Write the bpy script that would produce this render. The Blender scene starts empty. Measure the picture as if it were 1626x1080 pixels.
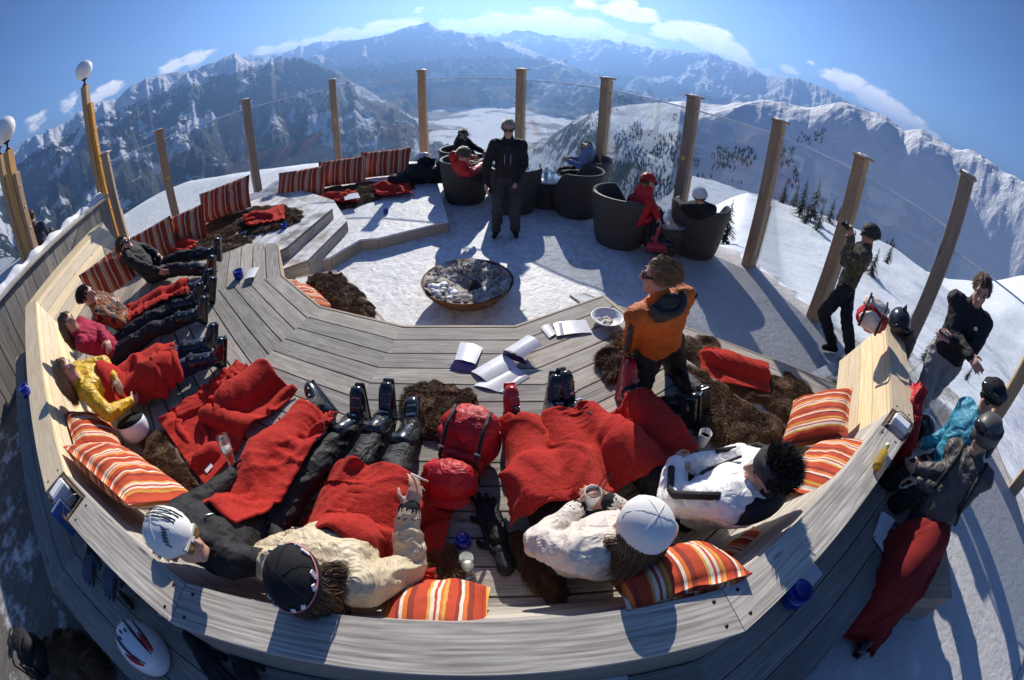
import bpy, bmesh, math, random
import numpy as np
from mathutils import Vector, Matrix
from mathutils.bvhtree import BVHTree

random.seed(11)
RNG = np.random.default_rng(11)
SC = bpy.context.scene
COL = SC.collection
R = math.radians

# ------------------------------------------------------------------ the lens: a diagonal fisheye, 2.7 m above the pit floor, looking 37 degrees down
F, PH, RO, H = 720.0, R(37), R(1.5), 2.7


def ray(px, py):
    x = px - 813
    y = -(py - 540)
    c, s = math.cos(RO), math.sin(RO)
    x, y = c * x - s * y, s * x + c * y
    r = math.hypot(x, y) or 1e-9
    t = 2 * math.asin(min(1, r / (2 * F)))
    d = (math.sin(t) * x / r, math.cos(t), math.sin(t) * y / r)
    cp, sp = math.cos(PH), math.sin(PH)
    return Vector((d[0], cp * d[1] + sp * d[2], -sp * d[1] + cp * d[2]))


def U(px, py, z=0.0):
    """the place at height z that the photograph shows at (px, py)"""
    d = ray(px, py)
    k = (z - H) / d.z
    return Vector((d.x * k, d.y * k, z))


def V(px, py, dist):
    d = ray(px, py)
    k = dist / math.hypot(d.x, d.y)
    return Vector((d.x * k, d.y * k, H + d.z * k))


# ------------------------------------------------------------------ noise
_perm = RNG.random((256, 256))


def vnoise(x, y, seed=0):
    x = np.asarray(x, float) + seed * 17.31
    y = np.asarray(y, float) + seed * 9.73
    xi = np.floor(x).astype(int)
    yi = np.floor(y).astype(int)
    fx = x - xi
    fy = y - yi
    fx = fx * fx * fx * (fx * (fx * 6 - 15) + 10)
    fy = fy * fy * fy * (fy * (fy * 6 - 15) + 10)
    g = lambda a, b: _perm[a & 255, b & 255]
    v = (g(xi, yi) * (1 - fx) + g(xi + 1, yi) * fx) * (1 - fy) + (g(xi, yi + 1) * (1 - fx) + g(xi + 1, yi + 1) * fx) * fy
    return v * 2 - 1


def fbm(x, y, octv=5, seed=0, gain=0.5):
    a, s, n = 1.0, 0.0, 0.0
    for k in range(octv):
        s = s + a * vnoise(x * 2 ** k, y * 2 ** k, seed + k * 3)
        n += a
        a *= gain
    return s / n


def ridged(x, y, octv=5, seed=0, gain=0.5):
    a, s, n = 1.0, 0.0, 0.0
    for k in range(octv):
        s = s + a * (1 - np.abs(vnoise(x * 2 ** k, y * 2 ** k, seed + k * 3)) * 2)
        n += a
        a *= gain
    return s / n


def noise3(P, scale, seed=0):
    P = np.asarray(P) * scale
    return (vnoise(P[:, 0] + P[:, 2] * .37, P[:, 1] + P[:, 2] * .71, seed) + vnoise(P[:, 1] - P[:, 0] * .31, P[:, 2] + P[:, 0] * .53, seed + 5) + vnoise(P[:, 2] + P[:, 1] * .43, P[:, 0] - P[:, 1] * .29, seed + 9)) / 1.8


# ------------------------------------------------------------------ node helpers
class NT:
    def __init__(self, name):
        self.m = bpy.data.materials.new(name)
        self.m.use_nodes = True
        self.t = self.m.node_tree
        self.n = self.t.nodes
        self.b = self.n["Principled BSDF"]
        self.out = self.n["Material Output"]

    def node(self, typ, **kw):
        n = self.n.new(typ)
        for k, v in kw.items():
            if k in n.inputs:
                n.inputs[k].default_value = v
            else:
                setattr(n, k, v)
        return n

    def link(self, a, b):
        self.t.links.new(a, b)

    def noise(self, vec, scale, detail=4, rough=.55, dist=0.0):
        n = self.node('ShaderNodeTexNoise')
        n.inputs['Scale'].default_value = scale
        n.inputs['Detail'].default_value = detail
        n.inputs['Roughness'].default_value = rough
        n.inputs['Distortion'].default_value = dist
        if vec is not None:
            self.link(vec, n.inputs['Vector'])
        return n.outputs['Fac']

    def ramp(self, fac, stops, interp='LINEAR'):
        n = self.node('ShaderNodeValToRGB')
        cr = n.color_ramp
        cr.interpolation = interp
        while len(cr.elements) < len(stops):
            cr.elements.new(.5)
        for e, (p, c) in zip(cr.elements, stops):
            e.position = p
            e.color = (c if len(c) == 4 else (*c, 1)) if not isinstance(c, (int, float)) else (c, c, c, 1)
        self.link(fac, n.inputs['Fac'])
        return n.outputs['Color']

    def math(self, op, a, b=None, clamp=False):
        n = self.node('ShaderNodeMath')
        n.operation = op
        n.use_clamp = clamp
        for i, v in enumerate((a, b)):
            if v is None:
                continue
            if isinstance(v, (int, float)):
                n.inputs[i].default_value = v
            else:
                self.link(v, n.inputs[i])
        return n.outputs[0]

    def mix(self, fac, a, b, mode='MIX'):
        n = self.node('ShaderNodeMix')
        n.data_type = 'RGBA'
        n.blend_type = mode
        for key, v in ((0, fac), (6, a), (7, b)):
            if isinstance(v, (int, float)):
                n.inputs[key].default_value = v
            elif isinstance(v, (tuple, list)):
                n.inputs[key].default_value = v if len(v) == 4 else (*v, 1)
            else:
                self.link(v, n.inputs[key])
        return n.outputs[2]

    def coord(self, kind='Object'):
        return self.node('ShaderNodeTexCoord').outputs[kind]

    def pos(self):
        return self.node('ShaderNodeNewGeometry').outputs['Position']

    def mapping(self, vec, scale=(1, 1, 1), rot=(0, 0, 0), loc=(0, 0, 0)):
        n = self.node('ShaderNodeMapping')
        n.inputs['Scale'].default_value = scale
        n.inputs['Rotation'].default_value = rot
        n.inputs['Location'].default_value = loc
        self.link(vec, n.inputs['Vector'])
        return n.outputs[0]

    def bump(self, h, strength=.3, dist=.01, prev=None):
        n = self.node('ShaderNodeBump')
        n.inputs['Strength'].default_value = strength
        n.inputs['Distance'].default_value = dist
        self.link(h, n.inputs['Height'])
        if prev is not None:
            self.link(prev, n.inputs['Normal'])
        return n.outputs[0]

    def base(self, c):
        if isinstance(c, (tuple, list)):
            self.b.inputs['Base Color'].default_value = c if len(c) == 4 else (*c, 1)
        else:
            self.link(c, self.b.inputs['Base Color'])

    def set(self, **kw):
        for k, v in kw.items():
            k = k.replace('_', ' ')
            if isinstance(v, (int, float, tuple)):
                self.b.inputs[k].default_value = v
            else:
                self.link(v, self.b.inputs[k])


def wood(name, c1, c2, c3, rough=.75, stain=None, grain=1.0, snow=0.0):
    m = NT(name)
    uv = m.coord('UV')
    g = m.noise(m.mapping(uv, (2.4 * grain, 75 * grain, 1)), 1, 7, .68, .5)
    wv = m.node('ShaderNodeTexWave')
    wv.bands_direction = 'Y'
    wv.inputs['Scale'].default_value = 17 * grain
    wv.inputs['Distortion'].default_value = 14.0
    wv.inputs['Detail'].default_value = 3.0
    wv.inputs['Detail Scale'].default_value = .9
    m.link(m.mapping(uv, (.13, 1.0, 1)), wv.inputs['Vector'])
    rings = wv.outputs['Fac']
    g2 = m.noise(m.mapping(uv, (.8, 5, 1)), 1.6, 5, .65, 1.2)
    mixg = m.math('ADD', m.math('MULTIPLY', g, .87), m.math('MULTIPLY', rings, .13))
    col = m.ramp(mixg, [(.30, c1), (.50, c2), (.68, c3)])
    col = m.mix(m.ramp(g2, [(.42, 0.), (.72, .65)]), col, c1)
    at = m.node('ShaderNodeAttribute', attribute_name='tint')
    tv = m.math('ADD', m.math('MULTIPLY', at.outputs['Fac'], .62), .72)
    hv = m.node('ShaderNodeHueSaturation')
    m.link(tv, hv.inputs['Value'])
    m.link(m.math('ADD', m.math('MULTIPLY', at.outputs['Fac'], .5), .75), hv.inputs['Saturation'])
    m.link(col, hv.inputs['Color'])
    col = hv.outputs[0]
    kn = m.node('ShaderNodeTexVoronoi')
    m.link(m.mapping(uv, (1.7, 6.5, 1)), kn.inputs['Vector'])
    kn.inputs['Scale'].default_value = 1.0
    kk = m.ramp(kn.outputs['Distance'], [(.04, 1.), (.10, 0.)])
    col = m.mix(m.math('MULTIPLY', kk, .75), col, tuple(c * .3 for c in c1))
    # end checks and dark weather streaks
    ck = m.noise(m.mapping(uv, (1.1, 120, 1)), 1, 3, .6)
    col = m.mix(m.ramp(ck, [(.66, 0.), (.72, .7)]), col, tuple(c * .3 for c in c1))
    if stain:
        st = m.noise(m.pos(), 2.6, 6, .7)
        col = m.mix(m.ramp(st, [(.50, 0.), (.70, stain[1])]), col, stain[0])
        st2 = m.noise(m.pos(), 1.3, 5, .65)
        col = m.mix(m.ramp(st2, [(.56, 0.), (.72, .45)]), col, tuple(c * .5 for c in c1))
    if snow:
        sn = m.noise(m.pos(), 2.2, 7, .7)
        nz = m.node('ShaderNodeSeparateXYZ')
        m.link(m.node('ShaderNodeNewGeometry').outputs['Normal'], nz.inputs[0])
        sm = m.math('MULTIPLY', m.math('MULTIPLY', m.math('SUBTRACT', sn, 1 - snow), 7, True), m.math('MULTIPLY', nz.outputs['Z'], 1.0, True))
        col = m.mix(m.math('MULTIPLY', sm, .92), col, (.76, .77, .80))
    m.base(col)
    m.set(Roughness=rough)
    m.link(m.bump(g, .3, .003), m.b.inputs['Normal'])
    return m.m


def cloth(name, col, rough=.8, var=.25, scale=60, bump=.15, sheen=.0, fold=0.0, spec=.3):
    m = NT(name)
    o = m.coord('Object')
    n1 = m.noise(o, scale, 3, .6)
    n2 = m.noise(o, 5, 4, .6)
    c = m.mix(m.ramp(n2, [(.3, 0.), (.7, 1.)]), tuple(x * (1 - var) for x in col), tuple(min(1, x * (1 + var)) for x in col))
    m.base(c)
    m.set(Roughness=rough)
    m.b.inputs['Specular IOR Level'].default_value = spec
    if sheen:
        m.b.inputs['Sheen Weight'].default_value = sheen
        m.b.inputs['Sheen Roughness'].default_value = .5
        m.b.inputs['Sheen Tint'].default_value = (*[min(1, x * 1.6 + .05) for x in col], 1)
    nb = m.bump(n1, bump, .004)
    if fold:
        wv = m.noise(m.mapping(o, (8, 8, 13)), 1, 3, .55, 1.0)
        cr = m.math('SUBTRACT', 1.0, m.math('ABSOLUTE', m.math('MULTIPLY', m.math('SUBTRACT', wv, .5), 5.0)), True)
        nb = m.bump(cr, fold * .8, .018, nb)
        nb = m.bump(wv, fold * .6, .03, nb)
    m.link(nb, m.b.inputs['Normal'])
    return m.m


def plain(name, col, rough=.5, metal=0., spec=.5, trans=0., var=.12, bump=0.0, coat=0.0, ior=1.45):
    m = NT(name)
    o = m.coord('Object')
    n = m.noise(o, 14, 4, .6)
    m.base(m.mix(m.ramp(n, [(.3, 0.), (.7, 1.)]), tuple(x * (1 - var) for x in col), tuple(min(1, x * (1 + var)) for x in col)))
    m.set(Roughness=rough, Metallic=metal)
    m.b.inputs['Specular IOR Level'].default_value = spec
    m.b.inputs['Transmission Weight'].default_value = trans
    m.b.inputs['Coat Weight'].default_value = coat
    m.b.inputs['IOR'].default_value = ior
    if bump:
        m.link(m.bump(m.noise(o, 40, 4, .6), bump, .005), m.b.inputs['Normal'])
    return m.m


# ------------------------------------------------------------------ mesh builder
def frame(d, up=Vector((0, 0, 1))):
    d = Vector(d).normalized()
    x = up.cross(d)
    if x.length < 1e-4:
        x = Vector((1, 0, 0)).cross(d)
    x.normalize()
    y = d.cross(x)
    return x, y, d


class MB:
    def __init__(self):
        self.v, self.f, self.mi, self.uv, self.tint, self.sm = [], [], [], [], [], []

    def add(self, vs, fs, mi=0, uv=None, tint=.5, smooth=False):
        b = len(self.v)
        self.v += [tuple(p) for p in vs]
        for i, f in enumerate(fs):
            self.f.append([b + k for k in f])
            self.mi.append(mi)
            self.tint.append(tint)
            self.sm.append(smooth)
            self.uv.append(uv[i] if uv else [(vs[k][0], vs[k][1]) for k in f])
        return self

    def box(self, c, size, rz=0, ax=None, mi=0, tint=None, bevel=0.0):
        """box with grain along its longest edge; ax = three axes"""
        if ax is None:
            ax = (Vector((math.cos(rz), math.sin(rz), 0)), Vector((-math.sin(rz), math.cos(rz), 0)), Vector((0, 0, 1)))
        c = Vector(c)
        h = [s / 2 for s in size]
        tint = random.random() if tint is None else tint
        L = max(range(3), key=lambda k: size[k])
        uo, vo = random.random() * 40, random.random() * 40
        bv = min(bevel, min(h) * .49)
        bm = bmesh.new()
        bmesh.ops.create_cube(bm, size=1.0)
        for v in bm.verts:
            v.co = Vector((v.co.x * size[0], v.co.y * size[1], v.co.z * size[2]))
        if bv > 0:
            bmesh.ops.bevel(bm, geom=list(bm.edges), offset=bv, segments=1, affect='EDGES', profile=.5)
        vs, fs, uv = [], [], []
        bm.verts.index_update()
        loc = [v.co.copy() for v in bm.verts]
        for p in loc:
            vs.append(c + ax[0] * p.x + ax[1] * p.y + ax[2] * p.z)
        for f in bm.faces:
            n = f.normal
            d = max(range(3), key=lambda k: abs(n[k]))
            o = [k for k in range(3) if k != d]
            if L in o:
                ua = L
                va = o[0] if o[1] == L else o[1]
            else:
                ua, va = o
            fs.append([v.index for v in f.verts])
            uv.append([(loc[v.index][ua] + uo, loc[v.index][va] + vo + d * .7) for v in f.verts])
        bm.free()
        return self.add(vs, fs, mi, uv, tint)

    def bar(self, a, b, w, t, up=Vector((0, 0, 1)), mi=0, tint=None, bevel=0.0):
        """rectangular bar from a to b: w wide, t along up"""
        a, b = Vector(a), Vector(b)
        x, y, d = frame(b - a, up)
        return self.box((a + b) / 2, ((b - a).length, w, t), ax=(d, x, y), mi=mi, tint=tint, bevel=bevel)

    def slab(self, poly, thick, mi=0, tint=None, along=None):
        """planar polygon (ordered, any plane) with a thickness below it"""
        poly = [Vector(p) for p in poly]
        n = Vector((0, 0, 0))
        for i in range(len(poly)):
            n += poly[i].cross(poly[(i + 1) % len(poly)])
        if n.length < 1e-9:
            return self
        n.normalize()
        if n.z < 0 or (abs(n.z) < .02 and False):
            poly.reverse()
            n = -n
        d = Vector(along).normalized() if along is not None else (poly[1] - poly[0]).normalized()
        e = n.cross(d)
        tint = random.random() if tint is None else tint
        uo, vo = random.random() * 40, random.random() * 40
        k = len(poly)
        vs = poly + [p - n * thick for p in poly]
        q = lambda p: (p.dot(d) + uo, p.dot(e) + vo)
        fs, uv = [list(range(k)), list(range(2 * k - 1, k - 1, -1))], []
        uv.append([q(p) for p in poly])
        uv.append([q(p) for p in reversed(poly)])
        for i in range(k):
            j = (i + 1) % k
            fs.append([i, i + k, j + k, j])
            uu = [q(poly[i]), q(poly[i]), q(poly[j]), q(poly[j])]
            uv.append([(uu[0][0], uu[0][1]), (uu[1][0], uu[1][1] + thick), (uu[2][0], uu[2][1] + thick), (uu[3][0], uu[3][1])])
        return self.add(vs, fs, mi, uv, tint)

    def planks(self, poly, along, w, thick, gap=.006, mi=0, start=None):
        """fills a flat polygon with parallel planks"""
        poly = [Vector(p) for p in poly]
        n = Vector((0, 0, 0))
        for i in range(len(poly)):
            n += poly[i].cross(poly[(i + 1) % len(poly)])
        n.normalize()
        d = Vector(along)
        d = (d - n * d.dot(n)).normalized()
        e = n.cross(d)
        s = [p.dot(e) for p in poly]
        lo, hi = min(s), max(s)
        x = lo if start is None else start
        while x < hi - .01:
            cl = clip(poly, e, x + gap / 2, 1)
            cl = clip(cl, e, x + w - gap / 2, -1)
            if len(cl) > 2:
                self.slab(cl, thick, mi, along=d)
            x += w
        return self

    def tube(self, path, rad, seg=8, mi=0, cap=True, smooth=True, up=Vector((0, 0, 1))):
        path = [Vector(p) for p in path]
        if isinstance(rad, (int, float)):
            rad = [rad] * len(path)
        vs, fs = [], []
        px = None
        for i, p in enumerate(path):
            d = (path[min(i + 1, len(path) - 1)] - path[max(i - 1, 0)])
            if d.length < 1e-9:
                d = Vector((0, 0, 1))
            d.normalize()
            if px is None:
                x, y, _ = frame(d, up)
            else:
                x = px - d * px.dot(d)
                x = x.normalized() if x.length > 1e-6 else frame(d, up)[0]
                y = d.cross(x)
            px = x
            for k in range(seg):
                a = 2 * math.pi * k / seg
                vs.append(p + (x * math.cos(a) + y * math.sin(a)) * rad[i])
        for i in range(len(path) - 1):
            for k in range(seg):
                a, b = i * seg + k, i * seg + (k + 1) % seg
                fs.append([a, b, b + seg, a + seg])
        if cap:
            fs.append(list(range(seg - 1, -1, -1)))
            fs.append([(len(path) - 1) * seg + k for k in range(seg)])
        return self.add(vs, fs, mi, None, .5, smooth)

    def lathe(self, prof, org=(0, 0, 0), seg=24, mi=0, smooth=True, M=None, closed=False):
        org = Vector(org)
        vs, fs = [], []
        for r, z in prof:
            for k in range(seg):
                a = 2 * math.pi * k / seg
                p = Vector((r * math.cos(a), r * math.sin(a), z))
                vs.append(org + (M @ p if M else p))
        m = len(prof)
        for i in range(m - 1 + (1 if closed else 0)):
            for k in range(seg):
                a, b = i * seg + k, i * seg + (k + 1) % seg
                c, d = ((i + 1) % m) * seg + (k + 1) % seg, ((i + 1) % m) * seg + k
                fs.append([a, b, c, d])
        if not closed:
            if prof[0][0] > 1e-6:
                fs.append(list(range(seg - 1, -1, -1)))
            if prof[-1][0] > 1e-6:
                fs.append([(m - 1) * seg + k for k in range(seg)])
        return self.add(vs, fs, mi, None, .5, smooth)

    def blob(self, c, rad, ax=None, seg=16, mi=0, nz=0.0, ns=6.0, seed=1, smooth=True):
        """ellipsoid with lumps"""
        c = Vector(c)
        if isinstance(rad, (int, float)):
            rad = (rad,) * 3
        ax = ax or (Vector((1, 0, 0)), Vector((0, 1, 0)), Vector((0, 0, 1)))
        vs = []
        h = seg // 2
        D = []
        for i in range(h + 1):
            t = math.pi * i / h
            for k in range(seg):
                a = 2 * math.pi * k / seg
                D.append((math.sin(t) * math.cos(a), math.sin(t) * math.sin(a), math.cos(t)))
        D = np.array(D)
        s = 1 + nz * noise3(D + 3.3, ns / 3.0, seed) if nz else np.ones(len(D))
        for d, q in zip(D, s):
            vs.append(c + (ax[0] * d[0] * rad[0] + ax[1] * d[1] * rad[1] + ax[2] * d[2] * rad[2]) * q)
        fs = []
        for i in range(h):
            for k in range(seg):
                a, b = i * seg + k, i * seg + (k + 1) % seg
                fs.append([a, a + seg, b + seg, b])
        return self.add(vs, fs, mi, None, .5, smooth)

    def build(self, name, mats, parent=None, **kw):
        me = bpy.data.meshes.new(name)
        me.from_pydata(self.v, [], self.f)
        mats = mats if isinstance(mats, (list, tuple)) else [mats]
        for m in mats:
            me.materials.append(m)
        n = len(self.f)
        me.polygons.foreach_set('material_index', self.mi)
        me.polygons.foreach_set('use_smooth', self.sm)
        uvl = me.uv_layers.new(name='UVMap')
        uvl.data.foreach_set('uv', [c for f in self.uv for p in f for c in p])
        at = me.attributes.new('tint', 'FLOAT', 'FACE')
        at.data.foreach_set('value', self.tint)
        me.update()
        return link(name, me, parent, **kw)


def clip(poly, e, x, sgn):
    out = []
    k = len(poly)
    for i in range(k):
        a, b = poly[i], poly[(i + 1) % k]
        da, db = (a.dot(e) - x) * sgn, (b.dot(e) - x) * sgn
        if da >= 0:
            out.append(a)
        if (da > 0 and db < 0) or (da < 0 and db > 0):
            out.append(a + (b - a) * (da / (da - db)))
    return out


def link(name, data, parent=None, label=None, cat=None, group=None, kind=None, loc=None):
    o = bpy.data.objects.new(name, data)
    COL.objects.link(o)
    if loc is not None:
        o.location = loc
    if parent is not None:
        o.parent = parent
        o.matrix_parent_inverse = Matrix.Translation(-Vector(parent.location)) if parent.get('_world') else Matrix()
        if parent.parent is not None:
            o.matrix_parent_inverse = Matrix()
    if label:
        o['label'] = label
    if cat:
        o['category'] = cat
    if group:
        o['group'] = group
    if kind:
        o['kind'] = kind
    return o


def thing(name, label, cat, loc, group=None):
    """Empty at the thing's base; its parts are modelled in world space"""
    o = bpy.data.objects.new(name, None)
    COL.objects.link(o)
    o.empty_display_size = .1
    o.location = loc
    o['label'] = label
    o['category'] = cat
    o['_world'] = 1
    if group:
        o['group'] = group
    return o


def mesh_np(name, P, quads, mat, parent=None, smooth=True, uv=None, mi=None, **kw):
    me = bpy.data.meshes.new(name)
    me.from_pydata([tuple(p) for p in P], [], [tuple(int(i) for i in q) for q in quads])
    for m in (mat if isinstance(mat, (list, tuple)) else [mat]):
        me.materials.append(m)
    me.polygons.foreach_set('use_smooth', [smooth] * len(me.polygons))
    if mi is not None:
        me.polygons.foreach_set('material_index', [int(i) for i in mi])
    if uv is not None:
        l = me.uv_layers.new(name='UVMap')
        idx = np.empty(len(me.loops), dtype=np.int32)
        me.loops.foreach_get('vertex_index', idx)
        l.data.foreach_set('uv', np.asarray(uv)[idx].ravel())
    me.update()
    return link(name, me, parent, **kw)


def gridquads(a, b, wrap=False):
    q = []
    for i in range(a - 1):
        for j in range(b - (0 if wrap else 1)):
            j2 = (j + 1) % b
            q.append((i * b + j, i * b + j2, (i + 1) * b + j2, (i + 1) * b + j))
    return q


def absorb(dst, src):
    """src becomes pattern inside dst's mesh (both modelled in the same space)"""
    bm = bmesh.new()
    bm.from_mesh(dst.data)
    base = len(dst.data.materials)
    n0 = len(bm.faces)
    bm.from_mesh(src.data)
    bm.faces.ensure_lookup_table()
    for f in bm.faces[n0:]:
        f.material_index += base
    for mt in src.data.materials:
        dst.data.materials.append(mt)
    bm.to_mesh(dst.data)
    bm.free()
    bpy.data.objects.remove(src)
    return dst
# ------------------------------------------------------------------ camera, sun, sky
cam = bpy.data.cameras.new('camera')
cam.type = 'PANO'
cam.sensor_width = 36
cam.clip_start = .02
cam.clip_end = 200000
cam.panorama_type = 'FISHEYE_EQUISOLID'
cam.fisheye_lens = F / 1626 * 36
cam.fisheye_fov = math.pi
co = bpy.data.objects.new('camera', cam)
COL.objects.link(co)
co.matrix_world = Matrix.Translation((0, 0, H)) @ Matrix.Rotation(R(90) - PH, 4, 'X') @ Matrix.Rotation(RO, 4, 'Z')
SC.camera = co
SUN_EL, SUN_AZ = R(26), R(0)
sun = bpy.data.lights.new('sun', 'SUN')
sun.energy = 5.0
sun.angle = R(.5)
sun.color = (1, .93, .82)
so = bpy.data.objects.new('sun', sun)
COL.objects.link(so)
sd = Vector((math.sin(SUN_AZ) * math.cos(SUN_EL), math.cos(SUN_AZ) * math.cos(SUN_EL), math.sin(SUN_EL)))
so.rotation_euler = (-sd).to_track_quat('-Z', 'Y').to_euler()
so.location = (0, 0, 30)

world = bpy.data.worlds.new('World')
SC.world = world
world.use_nodes = True
wt = world.node_tree
bg = wt.nodes['Background']
sky = wt.nodes.new('ShaderNodeTexSky')
sky.sky_type = 'NISHITA'
sky.sun_disc = False
sky.sun_elevation = SUN_EL
sky.sun_rotation = SUN_AZ
sky.altitude = 2000
sky.air_density = 1.0
sky.dust_density = 1.1
sky.ozone_density = 4.5
bg.inputs['Strength'].default_value = .083
# clouds: a bank of cumulus behind the skyline, by direction
W = NT.__new__(NT)
W.t = wt
W.n = wt.nodes
wd = W.node('ShaderNodeTexCoord').outputs['Generated']
nz = W.noise(W.mapping(wd, (1, 1, 2.4)), 20, 10, .66, .3)
nz2 = W.noise(W.mapping(wd, (1, 1, 2.2)), 3.2, 3, .5)
sep = W.node('ShaderNodeSeparateXYZ')
W.link(wd, sep.inputs[0])
mask = None


def cloud_patch(px, py, rad, amp):
    """a cumulus patch in the sky direction seen at (px, py)"""
    d = ray(px, py).normalized()
    dp = W.node('ShaderNodeVectorMath')
    dp.operation = 'DISTANCE'
    sc = W.mapping(wd, (1, 1, 2.0))
    W.link(sc, dp.inputs[0])
    dp.inputs[1].default_value = (d.x, d.y, d.z * 2.0)
    return W.math('MULTIPLY', W.math('SUBTRACT', 1.0, W.math('DIVIDE', dp.outputs['Value'], rad), True), amp)


for q in ((930, 6, .06, .9), (985, 14, .08, 1.1), (1015, 24, .08, 1.1), (1060, 50, .08, 1.0), (1090, 48, .09, 1.15), (1125, 58, .10, 1.2), (1155, 76, .08, 1.1), (1180, 98, .07, 1.), (1215, 116, .06, .9), (1255, 112, .05, .8), (880, 36, .13, .95), (840, 40, .12, .95), (800, 40, .12, .95), (760, 44, .12, .85), (925, 45, .13, .95), (970, 58, .08, .9), (1020, 70, .08, .9), (1320, 122, .06, .9), (1350, 134, .09, 1.05), (1385, 155, .10, 1.15), (1415, 176, .10, 1.15), (1450, 198, .09, 1.), (1480, 214, .05, .9), (1290, 100, .04, .6), (720, 42, .10, .8), (650, 40, .10, .8), (600, 48, .11, .9), (545, 58, .11, .9), (500, 68, .10, .85), (460, 76, .09, .8), (420, 84, .08, .8), (310, 92, .08, .85), (275, 106, .08, .8), (330, 84, .06, .6), (175, 142, .06, 1.05), (150, 158, .06, .8), (110, 165, .12, .6), (60, 190, .12, .6), (660, 18, .05, .6), (700, 14, .04, .5), (1000, 6, .05, .9), (910, 12, .05, .6)):
    c_ = cloud_patch(*q)
    mask = c_ if mask is None else W.math('MAXIMUM', mask, c_)
den = W.math('SUBTRACT', W.math('ADD', W.math('MULTIPLY', mask, .95), nz), .91)
den = W.math('MULTIPLY', den, 5.0, True)
shade = W.math('ADD', W.math('MULTIPLY', W.noise(W.mapping(wd, (1, 1, 2.4), loc=(.012, -.01, .035)), 20, 8, .64, .3), 1.0), .35)
ccol = W.mix(shade, (4.5, 4.9, 6.0), (16, 15.6, 15))
skyc = W.mix(W.math('MULTIPLY', den, .93), W.mix(1.0, sky.outputs[0], (.78, .88, 1.06), 'MULTIPLY'), ccol)
wt.links.new(skyc, bg.inputs['Color'])

SC.view_settings.view_transform = 'Standard'
SC.view_settings.look = 'None'
SC.view_settings.exposure = 0.36
SC.view_settings.gamma = 1.0

# ------------------------------------------------------------------ mountains
def mountain_mat(name, tree_z, tree_soft, meadow, rock, patch=260., forest_thr=.5, fine=1.0, bump=1.0):
    m = NT(name)
    p = m.pos()
    sx = m.node('ShaderNodeSeparateXYZ')
    m.link(p, sx.inputs[0])
    nrm = m.node('ShaderNodeSeparateXYZ')
    m.link(m.node('ShaderNodeNewGeometry').outputs['Normal'], nrm.inputs[0])
    n_big = m.noise(p, 1 / patch, 10, .68, .4)
    n_fine = m.noise(p, fine / 38., 5, .7)
    n_mid = m.noise(m.mapping(p, (1, 1, .45)), 1 / (patch * .32), 9, .72, .6)
    hgt = m.math('ADD', sx.outputs['Z'], m.math('MULTIPLY', m.math('SUBTRACT', n_mid, .5), tree_soft * 2.2))
    below = m.math('DIVIDE', m.math('SUBTRACT', tree_z, hgt), tree_soft, True)
    mea = m.ramp(n_big, [(forest_thr - .012, 1.), (forest_thr + .012, 0.)])
    dots = m.ramp(n_fine, [(.42, 0.), (.5, 1.)])
    dens = m.math('ADD', m.math('MULTIPLY', below, 1.3), m.math('SUBTRACT', n_fine, .9))
    fm = m.math('MULTIPLY', m.math('MULTIPLY', dens, 6, True), m.math('SUBTRACT', 1.0, m.math('MULTIPLY', mea, meadow)))
    rk = m.math('ADD', m.math('MULTIPLY', nrm.outputs['Z'], -1.0), m.math('MULTIPLY', n_fine, .5))
    rk = m.ramp(rk, [(max(0, 1 - rock - .75 + .2), 0.), (min(1, 1 - rock - .75 + .32), 1.)]) if False else m.math('MULTIPLY', m.math('SUBTRACT', m.math('ADD', m.math('MULTIPLY', m.math('SUBTRACT', 1.0, nrm.outputs['Z']), 1.2), m.math('MULTIPLY', m.math('SUBTRACT', n_mid, .5), .9)), 1.0 - rock), 7.0, True)
    snow = (.80, .82, .86)
    rk = m.math('MULTIPLY', rk, m.math('SUBTRACT', 1.0, m.math('MULTIPLY', mea, m.math('MULTIPLY', below, .95))))
    col = m.mix(m.math('MULTIPLY', rk, m.math('ADD', m.math('MULTIPLY', dots, .6), .25)), snow, (.10, .10, .11))
    col = m.mix(fm, col, m.mix(n_fine, (.010, .018, .014), (.035, .045, .032)))
    m.base(col)
    m.set(Roughness=.75)
    m.b.inputs['Specular IOR Level'].default_value = .1
    m.link(m.bump(m.noise(p, fine / 40., 10, .75), bump, 14.0 / fine, m.bump(m.noise(m.mapping(p, (1, 1, .5)), fine / 160., 8, .7), bump, 40.0 / fine)), m.b.inputs['Normal'])
    return m.m


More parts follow.
